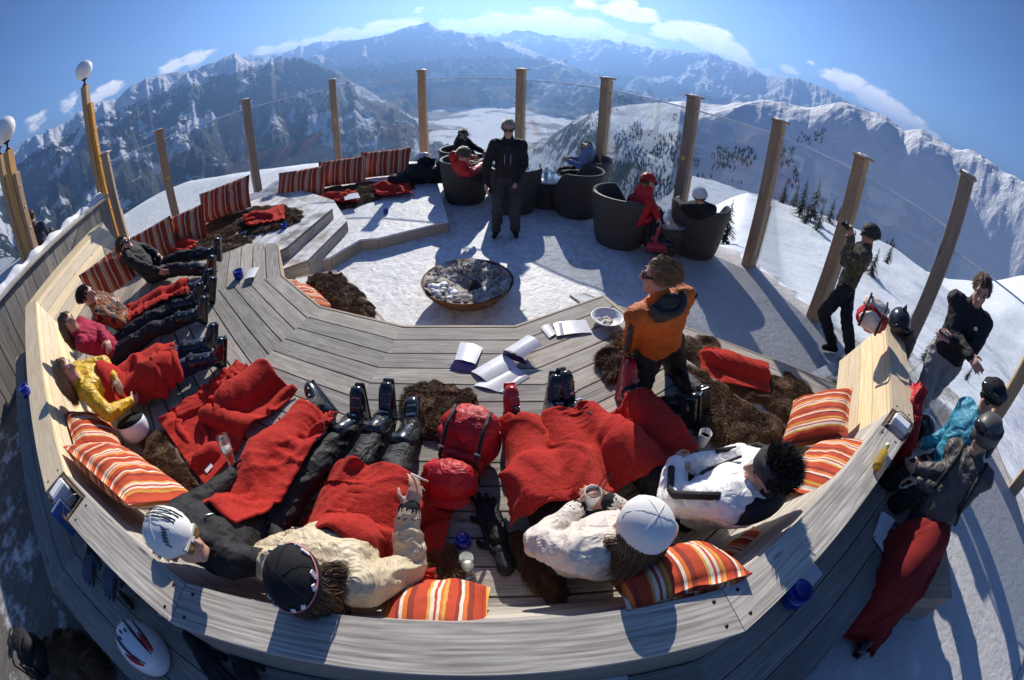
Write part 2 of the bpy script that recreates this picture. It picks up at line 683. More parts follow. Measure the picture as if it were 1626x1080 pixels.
def massif(name, pts, na, nt, mat, seed, amp, L, jag=0.0, pw=1.25, back=.35, ext=None, spur=0.0, convex=0.0):
    """a mountain whose crest stands at its own distance and falls towards the valley;
    pts = (px, py, crest distance, foot distance, foot height)"""
    A = []
    for (px, py, D, Df, zf) in pts:
        d = ray(px, py)
        A.append((math.atan2(d.x, d.y), d.z / math.hypot(d.x, d.y), D, Df, zf))
    A.sort()
    if ext:
        A = [ext[0]] * bool(ext[0]) + A + [ext[1]] * bool(ext[1])
    A = np.array(A)
    az = np.linspace(A[0, 0], A[-1, 0], na)
    te, D, Df, zf = (np.interp(az, A[:, 0], A[:, k]) for k in range(1, 5))
    te = te + jag * (ridged(az * 40, az * 0 + seed, 5, seed) * .5 - .2)
    t = np.concatenate([np.linspace(-back, 0, 12)[:-1], np.linspace(0, 1, nt) ** 1.0])
    T, AZ = np.meshgrid(t, az, indexing='ij')
    Dg, Fg, Zf = D[None], Df[None], zf[None]
    Zc = H + te[None] * Dg
    rr = Dg + (Fg - Dg) * T
    X, Y = np.sin(AZ) * rr, np.cos(AZ) * rr
    tt = np.clip(T, 0, 1)
    Z = Zf + (Zc - Zf) * (1 - tt) ** pw
    if convex:
        Z = Zf + (Zc - Zf) * (1 - tt ** convex)
    Z = np.where(T < 0, Zc + (Zc - Zf) * T * .9, Z)
    w = np.clip(np.abs(T) / .18, 0, 1) * np.clip((1.12 - tt) / .3, .15, 1)
    rg = .6 * ridged(X / L, Y / L, 8, seed, .5) + .4 * (.5 + fbm(X / L * 1.7, Y / L * 1.7, 7, seed + 2, .5))
    Z = Z + w * amp * (rg - .35)
    if spur:
        sp = .6 * fbm(AZ * spur * 1.5 + .3 * fbm(X / L, Y / L, 3, seed + 6), T * 2.0, 4, seed + 11) + .3 + .25 * ridged(AZ * spur + .25 * fbm(X / L, Y / L, 3, seed + 4), T * .8, 3, seed + 8)
        Z = Z + w * amp * .9 * (sp - .3)
    P = np.stack([X, Y, Z], -1).reshape(-1, 3)
    return mesh_np(name, P, gridquads(len(t), na), mat, kind='structure')


VZ = -1050.0
m_far = mountain_mat('far_mountain_rock_and_snow', -420, 260, .55, .42, 900, .5, .16)
m_left = mountain_mat('forested_mountain_flank', 330, 240, .97, .36, 520, .445, .30)
m_mid = mountain_mat('central_mountain_flank', -20, 320, .9, .42, 700, .45, .22)
m_right = mountain_mat('snowy_alp_with_trees', -330, 80, .8, -.15, 190, .50, .9, bump=.45)

massif('far_mountains', [(330, 118, 17000, 12240, VZ), (400, 86, 17000, 12240, VZ), (430, 87, 17000, 12240, VZ), (487, 70, 17000, 12240, VZ), (540, 64, 17000, 12240, VZ), (640, 62, 17000, 12240, VZ), (755, 52, 18000, 12960, VZ), (790, 55, 18000, 12960, VZ), (825, 46, 18000, 12960, VZ), (852, 51, 18000, 12960, VZ), (892, 60, 18000, 12960, VZ), (925, 60, 18000, 12960, VZ),
        (972, 64, 17000, 12240, VZ), (999, 65, 17000, 12240, VZ), (1032, 76, 16500, 11880, VZ), (1084, 82, 16000, 11520, VZ), (1127, 84, 15000, 10800, VZ), (1167, 97, 15000, 10800, VZ), (1194, 108, 14500, 10440, VZ), (1217, 120, 14000, 10080, VZ), (1244, 119, 13500, 9720, VZ), (1262, 122, 13000, 9360, VZ), (1280, 130, 13000, 9360, VZ), (1317, 144, 12500, 9000, VZ), (1360, 166, 12000, 8640, VZ), (1420, 200, 12000, 8640, VZ)],
       800, 130, m_far, 3, 520, 2000, .012, 1.05, spur=18)
massif('central_mountain', [(430, 110, 11000, 7699, VZ), (487, 92, 11500, 8049, VZ), (542, 68, 12000, 8400, VZ), (575, 62, 12000, 8400, VZ), (602, 57, 12000, 8400, VZ), (642, 44, 12000, 8400, VZ), (665, 39, 12000, 8400, VZ), (679, 35, 12000, 8400, VZ), (690, 41, 12000, 8400, VZ), (702, 47, 12000, 8400, VZ), (749, 55, 11800, 8260, VZ), (789, 68, 11500, 8049, VZ), (842, 83, 11000, 7699, VZ), (885, 96, 10500, 7349, VZ), (940, 120, 10000, 7000, VZ), (1010, 150, 9500, 6650, VZ), (1090, 190, 9000, 6300, VZ)],
       640, 150, m_mid, 5, 520, 1700, .006, 1.1, spur=13)
massif('left_mountain_flank', [(-90, 340, 6500, 3900, -420), (-30, 280, 7000, 4200, -520), (33, 235, 7500, 4500, -620), (60, 218, 7500, 4500, -680), (100, 196, 7600, 4560, -740), (147, 171, 7800, 4680, -800), (167, 158, 7800, 4680, -840), (187, 154, 7800, 4680, -860), (213, 134, 7900, 4740, -900), (233, 124, 7900, 4740, -930), (263, 117, 8000, 4800, -950), (300, 113, 8000, 4800, -970), (333, 101, 8000, 4800, -990), (360, 90, 8000, 4800, -1000), (373, 85, 8000, 4800, -1000), (393, 97, 8000, 4800, -1010), (423, 97, 7900, 4740, -1020), (443, 88, 7800, 4680, -1030), (480, 92, 7600, 4560, -1040), (530, 112, 7300, 4380, VZ), (570, 135, 7000, 4200, VZ), (620, 165, 6800, 4080, VZ), (680, 200, 6500, 3900, VZ), (720, 230, 6300, 3780, VZ)],
       900, 230, m_left, 8, 340, 1200, .008, 1.0, spur=16)
massif('right_alp', [(800, 262, 3865, 2396, VZ), (832, 236, 3625, 2247, VZ), (882, 212, 3250, 2015, -950), (909, 192, 3047, 1889, -850), (952, 174, 2725, 1689, -720), (1002, 167, 2350, 1457, -560), (1042, 163, 2050, 1271, -430), (1082, 161, 1750, 1085, -320), (1110, 163, 1733, 1386, -323), (1151, 167, 1708, 1366, -318), (1180, 163, 1691, 1352, -315), (1211, 160, 1672, 1337, -311), (1241, 162, 1654, 1323, -308), (1271, 169, 1636, 1308, -304), (1287, 172, 1627, 1301, -303), (1317, 167, 1609, 1287, -299), (1347, 167, 1591, 1272, -296), (1367, 173, 1579, 1263, -294), (1401, 182, 1558, 1246, -290), (1437, 207, 1537, 1229, -286), (1464, 208, 1520, 1216, -283), (1484, 218, 1508, 1206, -280), (1517, 237, 1489, 1191, -277), (1544, 248, 1472, 1177, -273), (1574, 267, 1454, 1163, -270), (1604, 283, 1436, 1148, -267), (1626, 297, 1423, 1138, -264), (1690, 350, 1385, 1108, -257), (1750, 420, 1349, 1079, -250)],
       700, 220, m_right, 12, 42, 420, .003, .85, spur=7, convex=2.8)
# valley floor: one sheet out to the far ranges
m = NT('valley_snow_fields')
p = m.pos()
n1 = m.noise(p, 1 / 900., 6, .6, .5)
n2 = m.noise(p, 1 / 120., 5, .7)
m.base(m.mix(m.ramp(n1, [(.50, 0.), (.56, 1.)]), m.mix(m.ramp(n2, [(.55, 0.), (.7, .6)]), (.80, .81, .83), (.2, .2, .19)), (.05, .06, .05)))
m.set(Roughness=.85)
MB().add([(-24000, -6000, VZ - 6), (24000, -6000, VZ - 6), (24000, 26000, VZ - 6), (-24000, 26000, VZ - 6)], [[0, 1, 2, 3]]).build('valley_floor', m.m, kind='structure')

# ------------------------------------------------------------------ snow: pit floor, slope round the terrace, knolls on the right
def snow_mat(name, dirty=.0):
    m = NT(name)
    p = m.pos()
    n = m.noise(p, 3.0, 6, .65)
    f = m.noise(p, 26, 5, .7)
    col = m.mix(m.ramp(n, [(.35, 0.), (.65, 1.)]), (.70, .72, .76), (.84, .85, .87))
    if dirty:
        d = m.noise(m.mapping(p, (1.0, .35, 1)), 1.7, 7, .72)
        sx = m.node('ShaderNodeSeparateXYZ')
        m.link(p, sx.inputs[0])
        rt = m.math('MULTIPLY', m.math('SUBTRACT', sx.outputs['X'], .6), .5, True)
        msk = m.math('MULTIPLY', m.math('SUBTRACT', m.math('ADD', d, m.math('MULTIPLY', rt, .34)), .55), 5, True)
        near = m.math('MULTIPLY', m.math('SUBTRACT', 9.6, m.node('ShaderNodeVectorMath', operation='LENGTH').outputs['Value']), 1, True) if False else None
        specks = m.ramp(f, [(.60, 0.), (.68, .55)])
        col = m.mix(specks, col, (.30, .27, .24))
        col = m.mix(m.math('MULTIPLY', msk, .6), col, m.mix(f, (.16, .14, .12), (.42, .40, .38)))
    if dirty:
        vo = m.node('ShaderNodeTexVoronoi')
        vo.feature = 'SMOOTH_F1'
        vo.inputs['Scale'].default_value = 5.5
        wp = m.node('ShaderNodeVectorMath')
        wp.operation = 'ADD'
        m.link(p, wp.inputs[0])
        dn = m.node('ShaderNodeTexNoise')
        dn.inputs['Scale'].default_value = 3.0
        m.link(p, dn.inputs['Vector'])
        m.link(dn.outputs['Color'], wp.inputs[1])
        m.link(wp.outputs[0], vo.inputs['Vector'])
        tread = m.ramp(vo.outputs['Distance'], [(.10, 0.), (.42, 1.)])
        n9 = m.noise(p, 9, 6, .7)
        col = m.mix(m.ramp(n9, [(.46, 0.), (.62, .75)]), col, (.52, .52, .53))
        col = m.mix(m.ramp(tread, [(0., .45), (.35, 0.)]), col, (.46, .46, .47))
    m.base(col)
    m.set(Roughness=.55)
    m.b.inputs['Specular IOR Level'].default_value = .25
    b = m.bump(n, .5, .03)
    if dirty:
        b = m.bump(tread, .22, .02, b)
        b = m.bump(n9, .6, .02, b)
    b = m.bump(f, .55, .012, b)
    if not dirty:
        b = m.bump(m.noise(p, .12, 6, .6), .6, 1.2, b)
    m.link(b, m.b.inputs['Normal'])
    return m.m


M_SNOW = snow_mat('slope_snow')
M_DECKSNOW = snow_mat('trodden_snow', 1)

az_c = [-180, -120, -90, -70, -56, -46, -42, -38, -31, -26, -21, -16, -10.5, -6.5, -1.6, 4, 8, 14, 21, 32, 43, 57, 70, 90, 120, 180]
rc_c = [9, 9.5, 9.5, 11.0, 14.0, 15.6, 15.4, 14.2, 12.5, 11.9, 11.4, 10.7, 9.9, 9.4, 9.0, 8.8, 8.6, 8.3, 7.7, 7.1, 6.3, 6.2, 6.6, 6.6, 8, 9]
rlist = np.concatenate([[0.01], np.linspace(.5, 14, 60), np.geomspace(14.4, 620, 80)])
azs = np.radians(np.linspace(-180, 180, 361))
rc = np.interp(np.degrees(azs), az_c, rc_c)
rgt = np.interp(np.degrees(azs), [-180, -110, 4, 30, 75, 125, 180], [0.3, 0, 0, 1, 1, .6, .3])
ridge_px = [(1180, 428), (1264, 423), (1290, 422), (1340, 425), (1384, 432), (1450, 443), (1497, 457), (1574, 450), (1626, 437), (1700, 440)]
ra = [(math.degrees(math.atan2(*(lambda d: (d.x, d.y))(ray(*p)))), (lambda d: d.z / math.hypot(d.x, d.y))(ray(*p))) for p in ridge_px]
te_r = np.interp(np.degrees(azs), [a for a, b in ra], [b for a, b in ra])
Rg, AZg = np.meshgrid(rlist, azs, indexing='ij')
RC = rc[None]
over = np.clip(Rg - RC, 0, None)
zl = -.05 * over - .055 * over ** 2
zl = np.where(over > 5, -(.25 + 1.375) - (over - 5) * .6, zl)
DR = 190.0
zr_end = H + te_r[None] * DR
u = np.clip(over / (DR - RC), 0, 1.0)
dep = np.interp(Rg.ravel() / 1.0, [6, 12, 25, 60, 120, 190], [24, 23, 20.5, 15.5, 10.5, 0]).reshape(Rg.shape)
zline = H - Rg * np.tan(np.radians(dep))
bl = np.clip((Rg - 90) / 100, 0, 1)
zr = zline * (1 - bl) + zr_end * bl
zr = np.where(Rg > DR, zr_end - (Rg - DR) * .5, zr)
zr = np.where(over <= 0, 0, np.minimum(zr, -.05 - .30 * over * np.clip(1 - over / 4, 0, 1)))
G = rgt[None] * np.ones_like(Rg)
Zg = zl * (1 - G) + zr * G
X, Y = np.sin(AZg) * Rg, np.cos(AZg) * Rg
und = fbm(X / 26, Y / 26, 5, 21) * 2.6 * np.clip((over - 4) / 40, 0, 1) * G + fbm(X / 5, Y / 5, 4, 23) * .16 * np.clip(over / 3, 0, 1)
und = und * np.clip((DR + 20 - Rg) / 60, .0, 1)
Zg = Zg + und + fbm(X / .55, Y / .55, 4, 25) * .018 * (over <= 3) - .012
mi = []
q = gridquads(len(rlist), len(azs))
for a in q:
    i, j = divmod(a[0], len(azs))
    mi.append(1 if rlist[i] < rc[j] - .3 else 0)
mesh_np('snow_ground', np.stack([X, Y, Zg], -1).reshape(-1, 3), q, [M_SNOW, M_DECKSNOW], mi=mi, kind='structure')
# ------------------------------------------------------------------ materials of the terrace
W_GREY = wood('weathered_plank', (.165, .146, .124), (.38, .347, .300), (.56, .52, .46), .8, ((.62, .60, .57), .30))
W_SNOWY = wood('snow_dusted_plank', (.15, .128, .105), (.34, .305, .26), (.50, .46, .41), .8, None, 1.0, .60)
W_CAP = wood('weathered_cap_board', (.19, .172, .150), (.42, .388, .345), (.62, .58, .52), .78, None, .7)
W_PINE = wood('fresh_pine_board', (.50, .38, .22), (.66, .54, .36), (.76, .65, .47), .65)
W_LARCH = wood('larch_post', (.26, .165, .095), (.43, .29, .175), (.56, .41, .26), .7)
W_LAMP = wood('orange_larch', (.36, .19, .075), (.50, .28, .11), (.60, .36, .16), .65)
W_DARK = wood('dark_old_plank', (.17, .15, .13), (.30, .265, .23), (.42, .38, .33), .85)  # darker old boards for panels, shelves and fence
W_EDGE = wood('pale_edge_board', (.34, .26, .17), (.47, .37, .26), (.57, .47, .35), .7)
M_SCREW = plain('dark_screw', (.04, .04, .045), .5, .8)
M_STEEL = plain('brushed_steel', (.55, .55, .56), .35, 1.)
M_RUST = plain('rusty_iron', (.16, .07, .035), .75, .5, bump=.5, var=.4)
M_BLACKIRON = plain('black_iron', (.03, .03, .035), .5, .6)
g = NT('clear_glass_sheet')
lw = g.node('ShaderNodeLayerWeight')
lw.inputs['Blend'].default_value = .36
tr = g.node('ShaderNodeBsdfTransparent')
tr.inputs['Color'].default_value = (.955, .975, .98, 1)
gl = g.node('ShaderNodeBsdfGlossy')
gl.inputs['Roughness'].default_value = .02
gl.inputs['Color'].default_value = (.9, .95, 1, 1)
mx = g.node('ShaderNodeMixShader')
g.link(g.math('MULTIPLY', lw.outputs['Fresnel'], .55), mx.inputs[0])
g.link(tr.outputs[0], mx.inputs[1])
g.link(gl.outputs[0], mx.inputs[2])
g.link(mx.outputs[0], g.out.inputs['Surface'])
M_PANE = g.m
M_PANE_EDGE = plain('green_glass_edge', (.80, .88, .88), .12, 0, .8)

SEAT, CAP, SHELF, LOW = .55, 1.15, .66, .30
I = [U(440, 386, SEAT), U(446, 438, SEAT), U(507, 488, SEAT), U(640, 520, SEAT), U(818, 520, SEAT), U(962, 470, SEAT)]
T = [U(164, 353, 1.2), U(57, 476, 1.2), U(106, 704, CAP), U(295, 925, CAP), U(1147, 935, CAP), U(1417, 648, CAP), U(1406, 509, CAP)]
T[2] = Vector((-2.62, .66, CAP))
Z3 = Vector((0, 0, 1))
MID = Vector((-1.0, 3.4, 0))


def outward(a, b):
    d = (b - a).normalized()
    n = Vector((d.y, -d.x, 0)).normalized()
    c = (a + b) / 2
    if n.dot(Vector((c.x - MID.x, c.y - MID.y, 0))) < 0:
        n = -n
    return n


ON = [outward(T[k], T[k + 1]) for k in range(6)]


def miter(k, off):
    """the backrest's polyline moved outwards (off > 0) or inwards, at corner k"""
    if k == 0:
        return T[0] + ON[0] * off
    if k == 6:
        return T[6] + ON[5] * off
    n = ON[k - 1] + ON[k]
    n = n / n.length
    return T[k] + n * (off / n.dot(ON[k]))


def at_z(p, z):
    return Vector((p.x, p.y, z))


LEAN = .26
Bs = [at_z(miter(k, -LEAN), SEAT) for k in range(7)]
names = ['far left bench section with sheepskins below the lit pine backrest, beside the striped cushions',
         'left bench section with a tall sunlit pine backrest behind the three reclining guests',
         'near left bench section whose grey cap board ends at the paper basket',
         'near middle bench section with the long grey cap board in front',
         'near right bench section with the yellow bottle on its sunlit grey cap board',
         'short right bench section with the pale new pine backrest and helmet on top']


def seg_bench(k, seatpoly, along, light, cap0=0.0, cap1=1.0, seat_mat=W_GREY):
    a, b = T[k], T[k + 1]
    base = (Bs[k] + Bs[k + 1]) / 2
    t = thing('bench_section', names[k], 'bench', (base.x, base.y, 0), 'bench sections round the fire bowl')
    if seatpoly:
        MB().planks(seatpoly, along, .172, .035, .013).build('seat', seat_mat, t)
    m = MB()
    back = [at_z(Bs[k], SEAT + .004), at_z(Bs[k + 1], SEAT + .004), at_z(b, b.z - .034), at_z(a, a.z - .034)]
    nb = (back[1] - back[0]).cross(back[3] - back[0]).normalized()
    m.planks([p for p in back], b - a, .148, .03, .004)
    m.build('backrest', light, t)
    ca, cb = miter(k, .0), miter(k + 1, .0)
    oa, ob = miter(k, .205), miter(k + 1, .205)
    ca, cb, oa, ob = ca.lerp(cb, cap0), ca.lerp(cb, cap1), oa.lerp(ob, cap0), oa.lerp(ob, cap1)
    e = (cb - ca).normalized() * .002
    cp = MB().slab([ca + e, cb - e, ob - e, oa + e], .032, along=cb - ca).build('cap_board', light if k in (0, 1, 5) else W_CAP, t)
    sc = MB()
    for p, q in ((ca, oa), (cb, ob)):
        for f in (.22, .78):
            c = p.lerp(q, f) + (cb - ca).normalized() * (.06 if p is ca else -.06)
            sc.lathe([(.0001, .004), (.007, .003), (.009, .0)], c, 10)
    absorb(cp, sc.build('screw_heads', M_SCREW, cp))
    # outer face below the cap and the outward shelf seat
    m = MB()
    f0, f1 = miter(k, .17), miter(k + 1, .17)
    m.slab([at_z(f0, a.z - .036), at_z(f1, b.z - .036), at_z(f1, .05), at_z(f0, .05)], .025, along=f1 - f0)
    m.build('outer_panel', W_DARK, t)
    return t


def shelf(k, width, z, n=3):
    s0, s1 = at_z(miter(k, .20), z), at_z(miter(k + 1, .20), z)
    e0, e1 = at_z(miter(k, .20 + width), z), at_z(miter(k + 1, .20 + width), z)
    return [s0, s1, e1, e0]


far = Vector
secA = seg_bench(3, [I[3], I[4], Bs[4], Bs[3]], I[4] - I[3], W_CAP)
secB = seg_bench(2, [I[2], I[3], Bs[3], Bs[2]], I[3] - I[2], W_CAP, .28, 1.0)
secC = seg_bench(1, [I[1], I[2], Bs[2], Bs[1]], I[2] - I[1], W_PINE)
secD = seg_bench(0, [I[0], I[1], Bs[1], Bs[0]], I[1] - I[0], W_PINE)
EA, EB = U(1087, 569, SEAT), U(1276, 708, SEAT)
secE = seg_bench(4, [I[4], I[5], EA, EB, Bs[5], Bs[4]], I[5] - I[4], W_CAP, 0.0, .86)
t5 = U(1333, 612, SEAT)
secF = seg_bench(5, None, None, W_PINE)
# seat fronts
for sec, a, b in ((secA, I[3], I[4]), (secB, I[2], I[3]), (secC, I[1], I[2]), (secD, I[0], I[1]), (secE, I[4], I[5]), (secE, EA, EB), (secE, I[5], EA)):
    d = (b - a).normalized()
    n = Vector((d.y, -d.x, 0))
    if n.dot(Vector((-.45, 4.2, 0)) - (a + b) / 2 * 1) < 0:
        n = -n
    m = MB()
    e = d * .004
    m.slab([at_z(a, SEAT + .004) + n * .022 + e, at_z(b, SEAT + .004) + n * .022 - e, at_z(b, .02) + n * .022 - e, at_z(a, .02) + n * .022 + e], .02, along=d)
    m.build('front_panel', W_EDGE, sec)
# outward shelf seats behind the backrests
SHW = {1: .55, 2: .52, 3: .46, 4: .50, 5: .2}
for k, sec in ((1, secC), (2, secB), (3, secA), (4, secE)):
    pl = shelf(k, SHW[k], SHELF)
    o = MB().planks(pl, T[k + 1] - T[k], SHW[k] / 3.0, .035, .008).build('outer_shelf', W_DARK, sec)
    m = MB()
    a, b = pl[3], pl[2]
    m.slab([at_z(a, SHELF - .04) , at_z(b, SHELF - .04), at_z(b, SHELF - .14), at_z(a, SHELF - .14)], .03, along=b - a)
    for f in (.12, .5, .88):
        q = a.lerp(b, f) - ON[k] * .08
        m.box((q.x, q.y, SHELF / 2 - .03), (.09, .09, SHELF - .08))
    m.build('shelf_support', W_DARK, sec)

# ------------------------------------------------------------------ low seats facing the fire
t = thing('low_bench', 'low plank seat with sheepskins and a folded red blanket below the right bench', 'bench', tuple(U(1200, 600, 0)), 'low seats facing the fire')
lowR = [U(905, 468, LOW), U(927, 465, LOW), U(992, 489, LOW), U(1090, 520, LOW), U(1330, 611, LOW), at_z(U(1345, 690, SEAT), LOW), at_z(EB, LOW), at_z(EA, LOW), at_z(I[5], LOW)]
MB().planks([lowR[0], lowR[1], lowR[2], lowR[7], lowR[8]], lowR[2] - lowR[1], .16, .035).build('seat', W_SNOWY, t)
MB().planks([lowR[2], lowR[3], lowR[4], lowR[5], lowR[6], lowR[7]], lowR[4] - lowR[3], .16, .035).build('seat', W_GREY, t)
for a, b in ((lowR[1], lowR[2]), (lowR[2], lowR[3]), (lowR[3], lowR[4]), (lowR[4], lowR[5])):
    MB().slab([at_z(a, LOW + .003), at_z(b, LOW + .003), at_z(b, 0), at_z(a, 0)], .02, along=b - a).build('front_panel', W_EDGE, t)
t = thing('low_bench', 'low plank seat with a curly sheepskin and a pale striped cushion below the left bench', 'bench', tuple(U(540, 480, 0)), 'low seats facing the fire')
lowL = [U(470, 441, LOW), U(533, 429, LOW), U(551, 452, LOW), U(604, 500, LOW), at_z(I[3], LOW) + Vector((0, .05, 0)), at_z(I[2], LOW), at_z(I[1], LOW)]
MB().planks(lowL, lowL[3] - lowL[2], .16, .035).build('seat', W_SNOWY, t)
for a, b in ((lowL[0], lowL[1]), (lowL[1], lowL[2]), (lowL[2], lowL[3]), (lowL[3], lowL[4])):
    MB().slab([at_z(a, LOW + .003), at_z(b, LOW + .003), at_z(b, 0), at_z(a, 0)], .02, along=b - a).build('front_panel', W_EDGE, t)

# ------------------------------------------------------------------ stepped lounging deck on the left, under trodden snow
def step_deck(poly, z, label, topmat, name='step_platform', front=W_GREY, planks_dir=None, h=None):
    c = sum((p for p in poly), Vector()) / len(poly)
    t = thing(name, label, 'platform', (c.x, c.y, 0), 'stepped platforms on the left of the pit')
    top = [at_z(p, z) for p in poly]
    if planks_dir is not None:
        MB().planks(top, planks_dir, .16, .03).build('deck', topmat, t)
    else:
        MB().slab(top, .03).build('deck', topmat, t)
    m = MB()
    cc = at_z(c, 0)
    for i in range(len(poly)):
        a, b = poly[i], poly[(i + 1) % len(poly)]
        q = Vector((cc.x, cc.y, 0))
        ia, ib = a + (q - at_z(a, 0)).normalized() * .02, b + (q - at_z(b, 0)).normalized() * .02
        if (b - a).length > .1:
            m.slab([at_z(ia, z - .032), at_z(ib, z - .032), at_z(ib, -.1), at_z(ia, -.1)], .02, along=b - a)
    m.build('riser', front, t)
    return t


S1 = [U(600, 402, 0) , U(600, 378, .17), U(712, 351, .17), U(689, 270, .17), U(560, 262, .17), U(440, 285, .17), U(340, 360, .17), U(455, 428, .17), U(524, 408, .17), U(572, 380, .17)]
S1 = S1[1:]
step_deck(S1, .17, 'wide low snow covered platform carrying the row of three cushions and the black heap', M_DECKSNOW, front=W_EDGE)
S2 = [U(489, 413, .34), U(551, 351, .34), U(530, 318, .34), U(440, 290, .34), U(330, 365, .34), U(440, 430, .34)]
step_deck(S2, .34, 'middle step of snow dusted grey planks above the snow covered platform', W_SNOWY, planks_dir=S2[1] - S2[0])
S3 = [U(456, 392, .51), U(528, 331, .51), U(471, 317, .51), U(405, 305, .51), U(300, 350, .51), U(225, 375, .51), U(205, 400, .51), U(330, 425, .51), U(438, 400, .51)]
step_deck(S3, .51, 'highest grey plank step with brown sheepskins and one leaning cushion', W_SNOWY, planks_dir=S3[1] - S3[0])

# stairs by the right end of the bench
t = thing('stairs', 'short flight of grey plank steps by the right end of the bench', 'stairs', tuple(U(1400, 610, 0)))
for i, z in enumerate((.12, .24, .36)):
    o = Vector((.24 * i + 0.0, -.18 * i, 0))
    a, b = Vector((3.05, 2.95, z)) + o, Vector((4.5, 3.55, z)) + o
    d = Vector((.36, -.9, 0)).normalized()
    m = MB().planks([a, b, b + d * 1.1, a + d * 1.1], b - a, .16, .04)
    m.slab([at_z(a, z - .042), at_z(b, z - .042), at_z(b, z - .13), at_z(a, z - .13)], .02)
    m.build('step', W_SNOWY, t)

# outer walkway behind the benches
DZ = .22
outer = [at_z(miter(0, .1), DZ), at_z(miter(1, .1), DZ), at_z(miter(2, .1), DZ), at_z(miter(3, .1), DZ), at_z(miter(4, .1), DZ), at_z(miter(5, .1), DZ), at_z(miter(6, .1), DZ)]
rim = [Vector((-9.0, 5.6, DZ)), Vector((-8.0, 1.5, DZ)), Vector((-4.6, -1.8, DZ)), Vector((-1.5, -2.6, DZ)), Vector((2.0, -2.4, DZ)), Vector((5.2, -.7, DZ)), Vector((5.9, 1.6, DZ)), Vector((4.7, 3.0, DZ))]
vs = outer + rim
no = len(outer)
fs = []
i = j = 0
while i < no - 1 or j < len(rim) - 1:
    if j >= len(rim) - 1 or (i < no - 1 and (outer[i + 1] - rim[j]).length < (outer[i] - rim[j + 1]).length):
        fs.append([i, no + j, i + 1]); i += 1
    else:
        fs.append([i, no + j, no + j + 1]); j += 1
fs = [f if (Vector(vs[f[1]]) - Vector(vs[f[0]])).cross(Vector(vs[f[2]]) - Vector(vs[f[0]])).z > 0 else f[::-1] for f in fs]
mw = MB()
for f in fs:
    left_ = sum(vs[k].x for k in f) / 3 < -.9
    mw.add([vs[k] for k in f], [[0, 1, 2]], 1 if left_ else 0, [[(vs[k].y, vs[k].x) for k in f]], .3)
mw.build('walkway', [M_DECKSNOW, wood('walkway_plank_with_shade', (.09, .08, .07), (.17, .15, .13), (.26, .235, .205), .85, None, 1.0, .46)], kind='structure')  # left planks coloured darker in place of the shade on that corner
m = MB()
for a, b in zip(rim, rim[1:]):
    m.slab([a + Vector((0, 0, -.004)), b + Vector((0, 0, -.004)), at_z(b, -.9), at_z(a, -.9)], .04, along=b - a)
m.build('walkway_edge', W_DARK, kind='structure')

# ------------------------------------------------------------------ wind screen: timber posts and glass
post_px = [((166, 244), 10.1, .0, 2.28), ((252, 208), 9.7, .0, 2.28), ((390, 158), 10.75, 0, 2.28), ((527.5, 128), 11.4, 0, 2.28), ((669.6, 112), 10.6, 0, 2.28), ((827.5, 112), 9.8, 0, 2.28), ((963, 126), 8.6, 0, 2.28), ((1101, 156), 7.2, 0, 2.28), ((1237, 195), 6.66, 0, 2.28), ((1368, 252), 5.85, 0, 2.28), ((1537, 278), 5.1, -.1, 2.70), ((1640, 560), 5.6, -.2, 2.2), ((1668, 700), 5.7, -.2, 2.2), ((1676, 830), 5.9, -.2, 2.2)]
plab = ['short timber post behind the left fence end, beside the tall lamp post', 'timber post left of the leaning cushion, in snow behind the bench', 'timber post standing at the top of the plank steps', 'timber post with yellow sticker behind the middle cushion', 'timber post behind the black heap at the cushion row end', 'timber post with sticker right behind the standing man in black', 'timber post behind the guest in blue', 'timber post beside the guest in red, stained grey', 'timber post right of the armchair with the white hat', 'timber post beside the photographing man in camouflage', 'tall timber post between the black bag and the man in black fleece', 'timber post at the picture edge behind the black hat', 'timber post beyond the picture edge, upper', 'timber post beyond the picture edge, lower']
PP = []
for k, ((px, py), D, zb, ht) in enumerate(post_px):
    p = V(px, py, D)
    PP.append(Vector((p.x, p.y, 0)))
M_STICK = plain('yellow_sticker', (.75, .55, .05), .5)
for k, (_, D, zb, ht) in enumerate(post_px):
    p = PP[k]
    q = (PP[min(k + 1, len(PP) - 1)] - PP[max(k - 1, 0)])
    ang = math.atan2(q.y, q.x)
    ux, uy = Vector((math.cos(ang), math.sin(ang), 0)), Vector((-math.sin(ang), math.cos(ang), 0))
    if uy.dot(p - Vector((-1, 3, 0))) < 0:
        uy = -uy
    t = thing('screen_post', plab[k], 'post', (p.x, p.y, zb - .25), 'timber posts of the glass wind screen')
    lo = zb - 1.0
    MB().box((p.x, p.y, (lo + ht) / 2), (.17, .13, ht - lo), ang, bevel=.006).build('timber', W_LARCH, t)
    c = p + uy * .10
    MB().box((c.x, c.y, (lo + ht) / 2 - .01), (.12, .065, ht - lo - .02), ang, bevel=.005).build('outer_board', W_EDGE, t)
    c = p + uy * .165
    MB().box((c.x, c.y, (lo + 1.0) / 2), (.12, .06, 1.0 - lo), ang, bevel=.02).build('bracket', W_EDGE, t)
    c = p + uy * .04
    MB().box((c.x, c.y, ht + .022), (.215, .25, .04), ang, bevel=.012).build('post_cap', W_LARCH, t)
    MB().blob((c.x, c.y, ht + .045), (.085, .095, .018), nz=.3, seed=k).build('snow_cap', M_SNOW, t)
    if k in (1, 3, 5, 7):
        c = p - uy * .067
        MB().box((c.x, c.y, ht * .56), (.07, .004, .06), ang).build('sticker', M_STICK, t)
pane_lab = 'clear glass wind screen pane between two timber posts, '
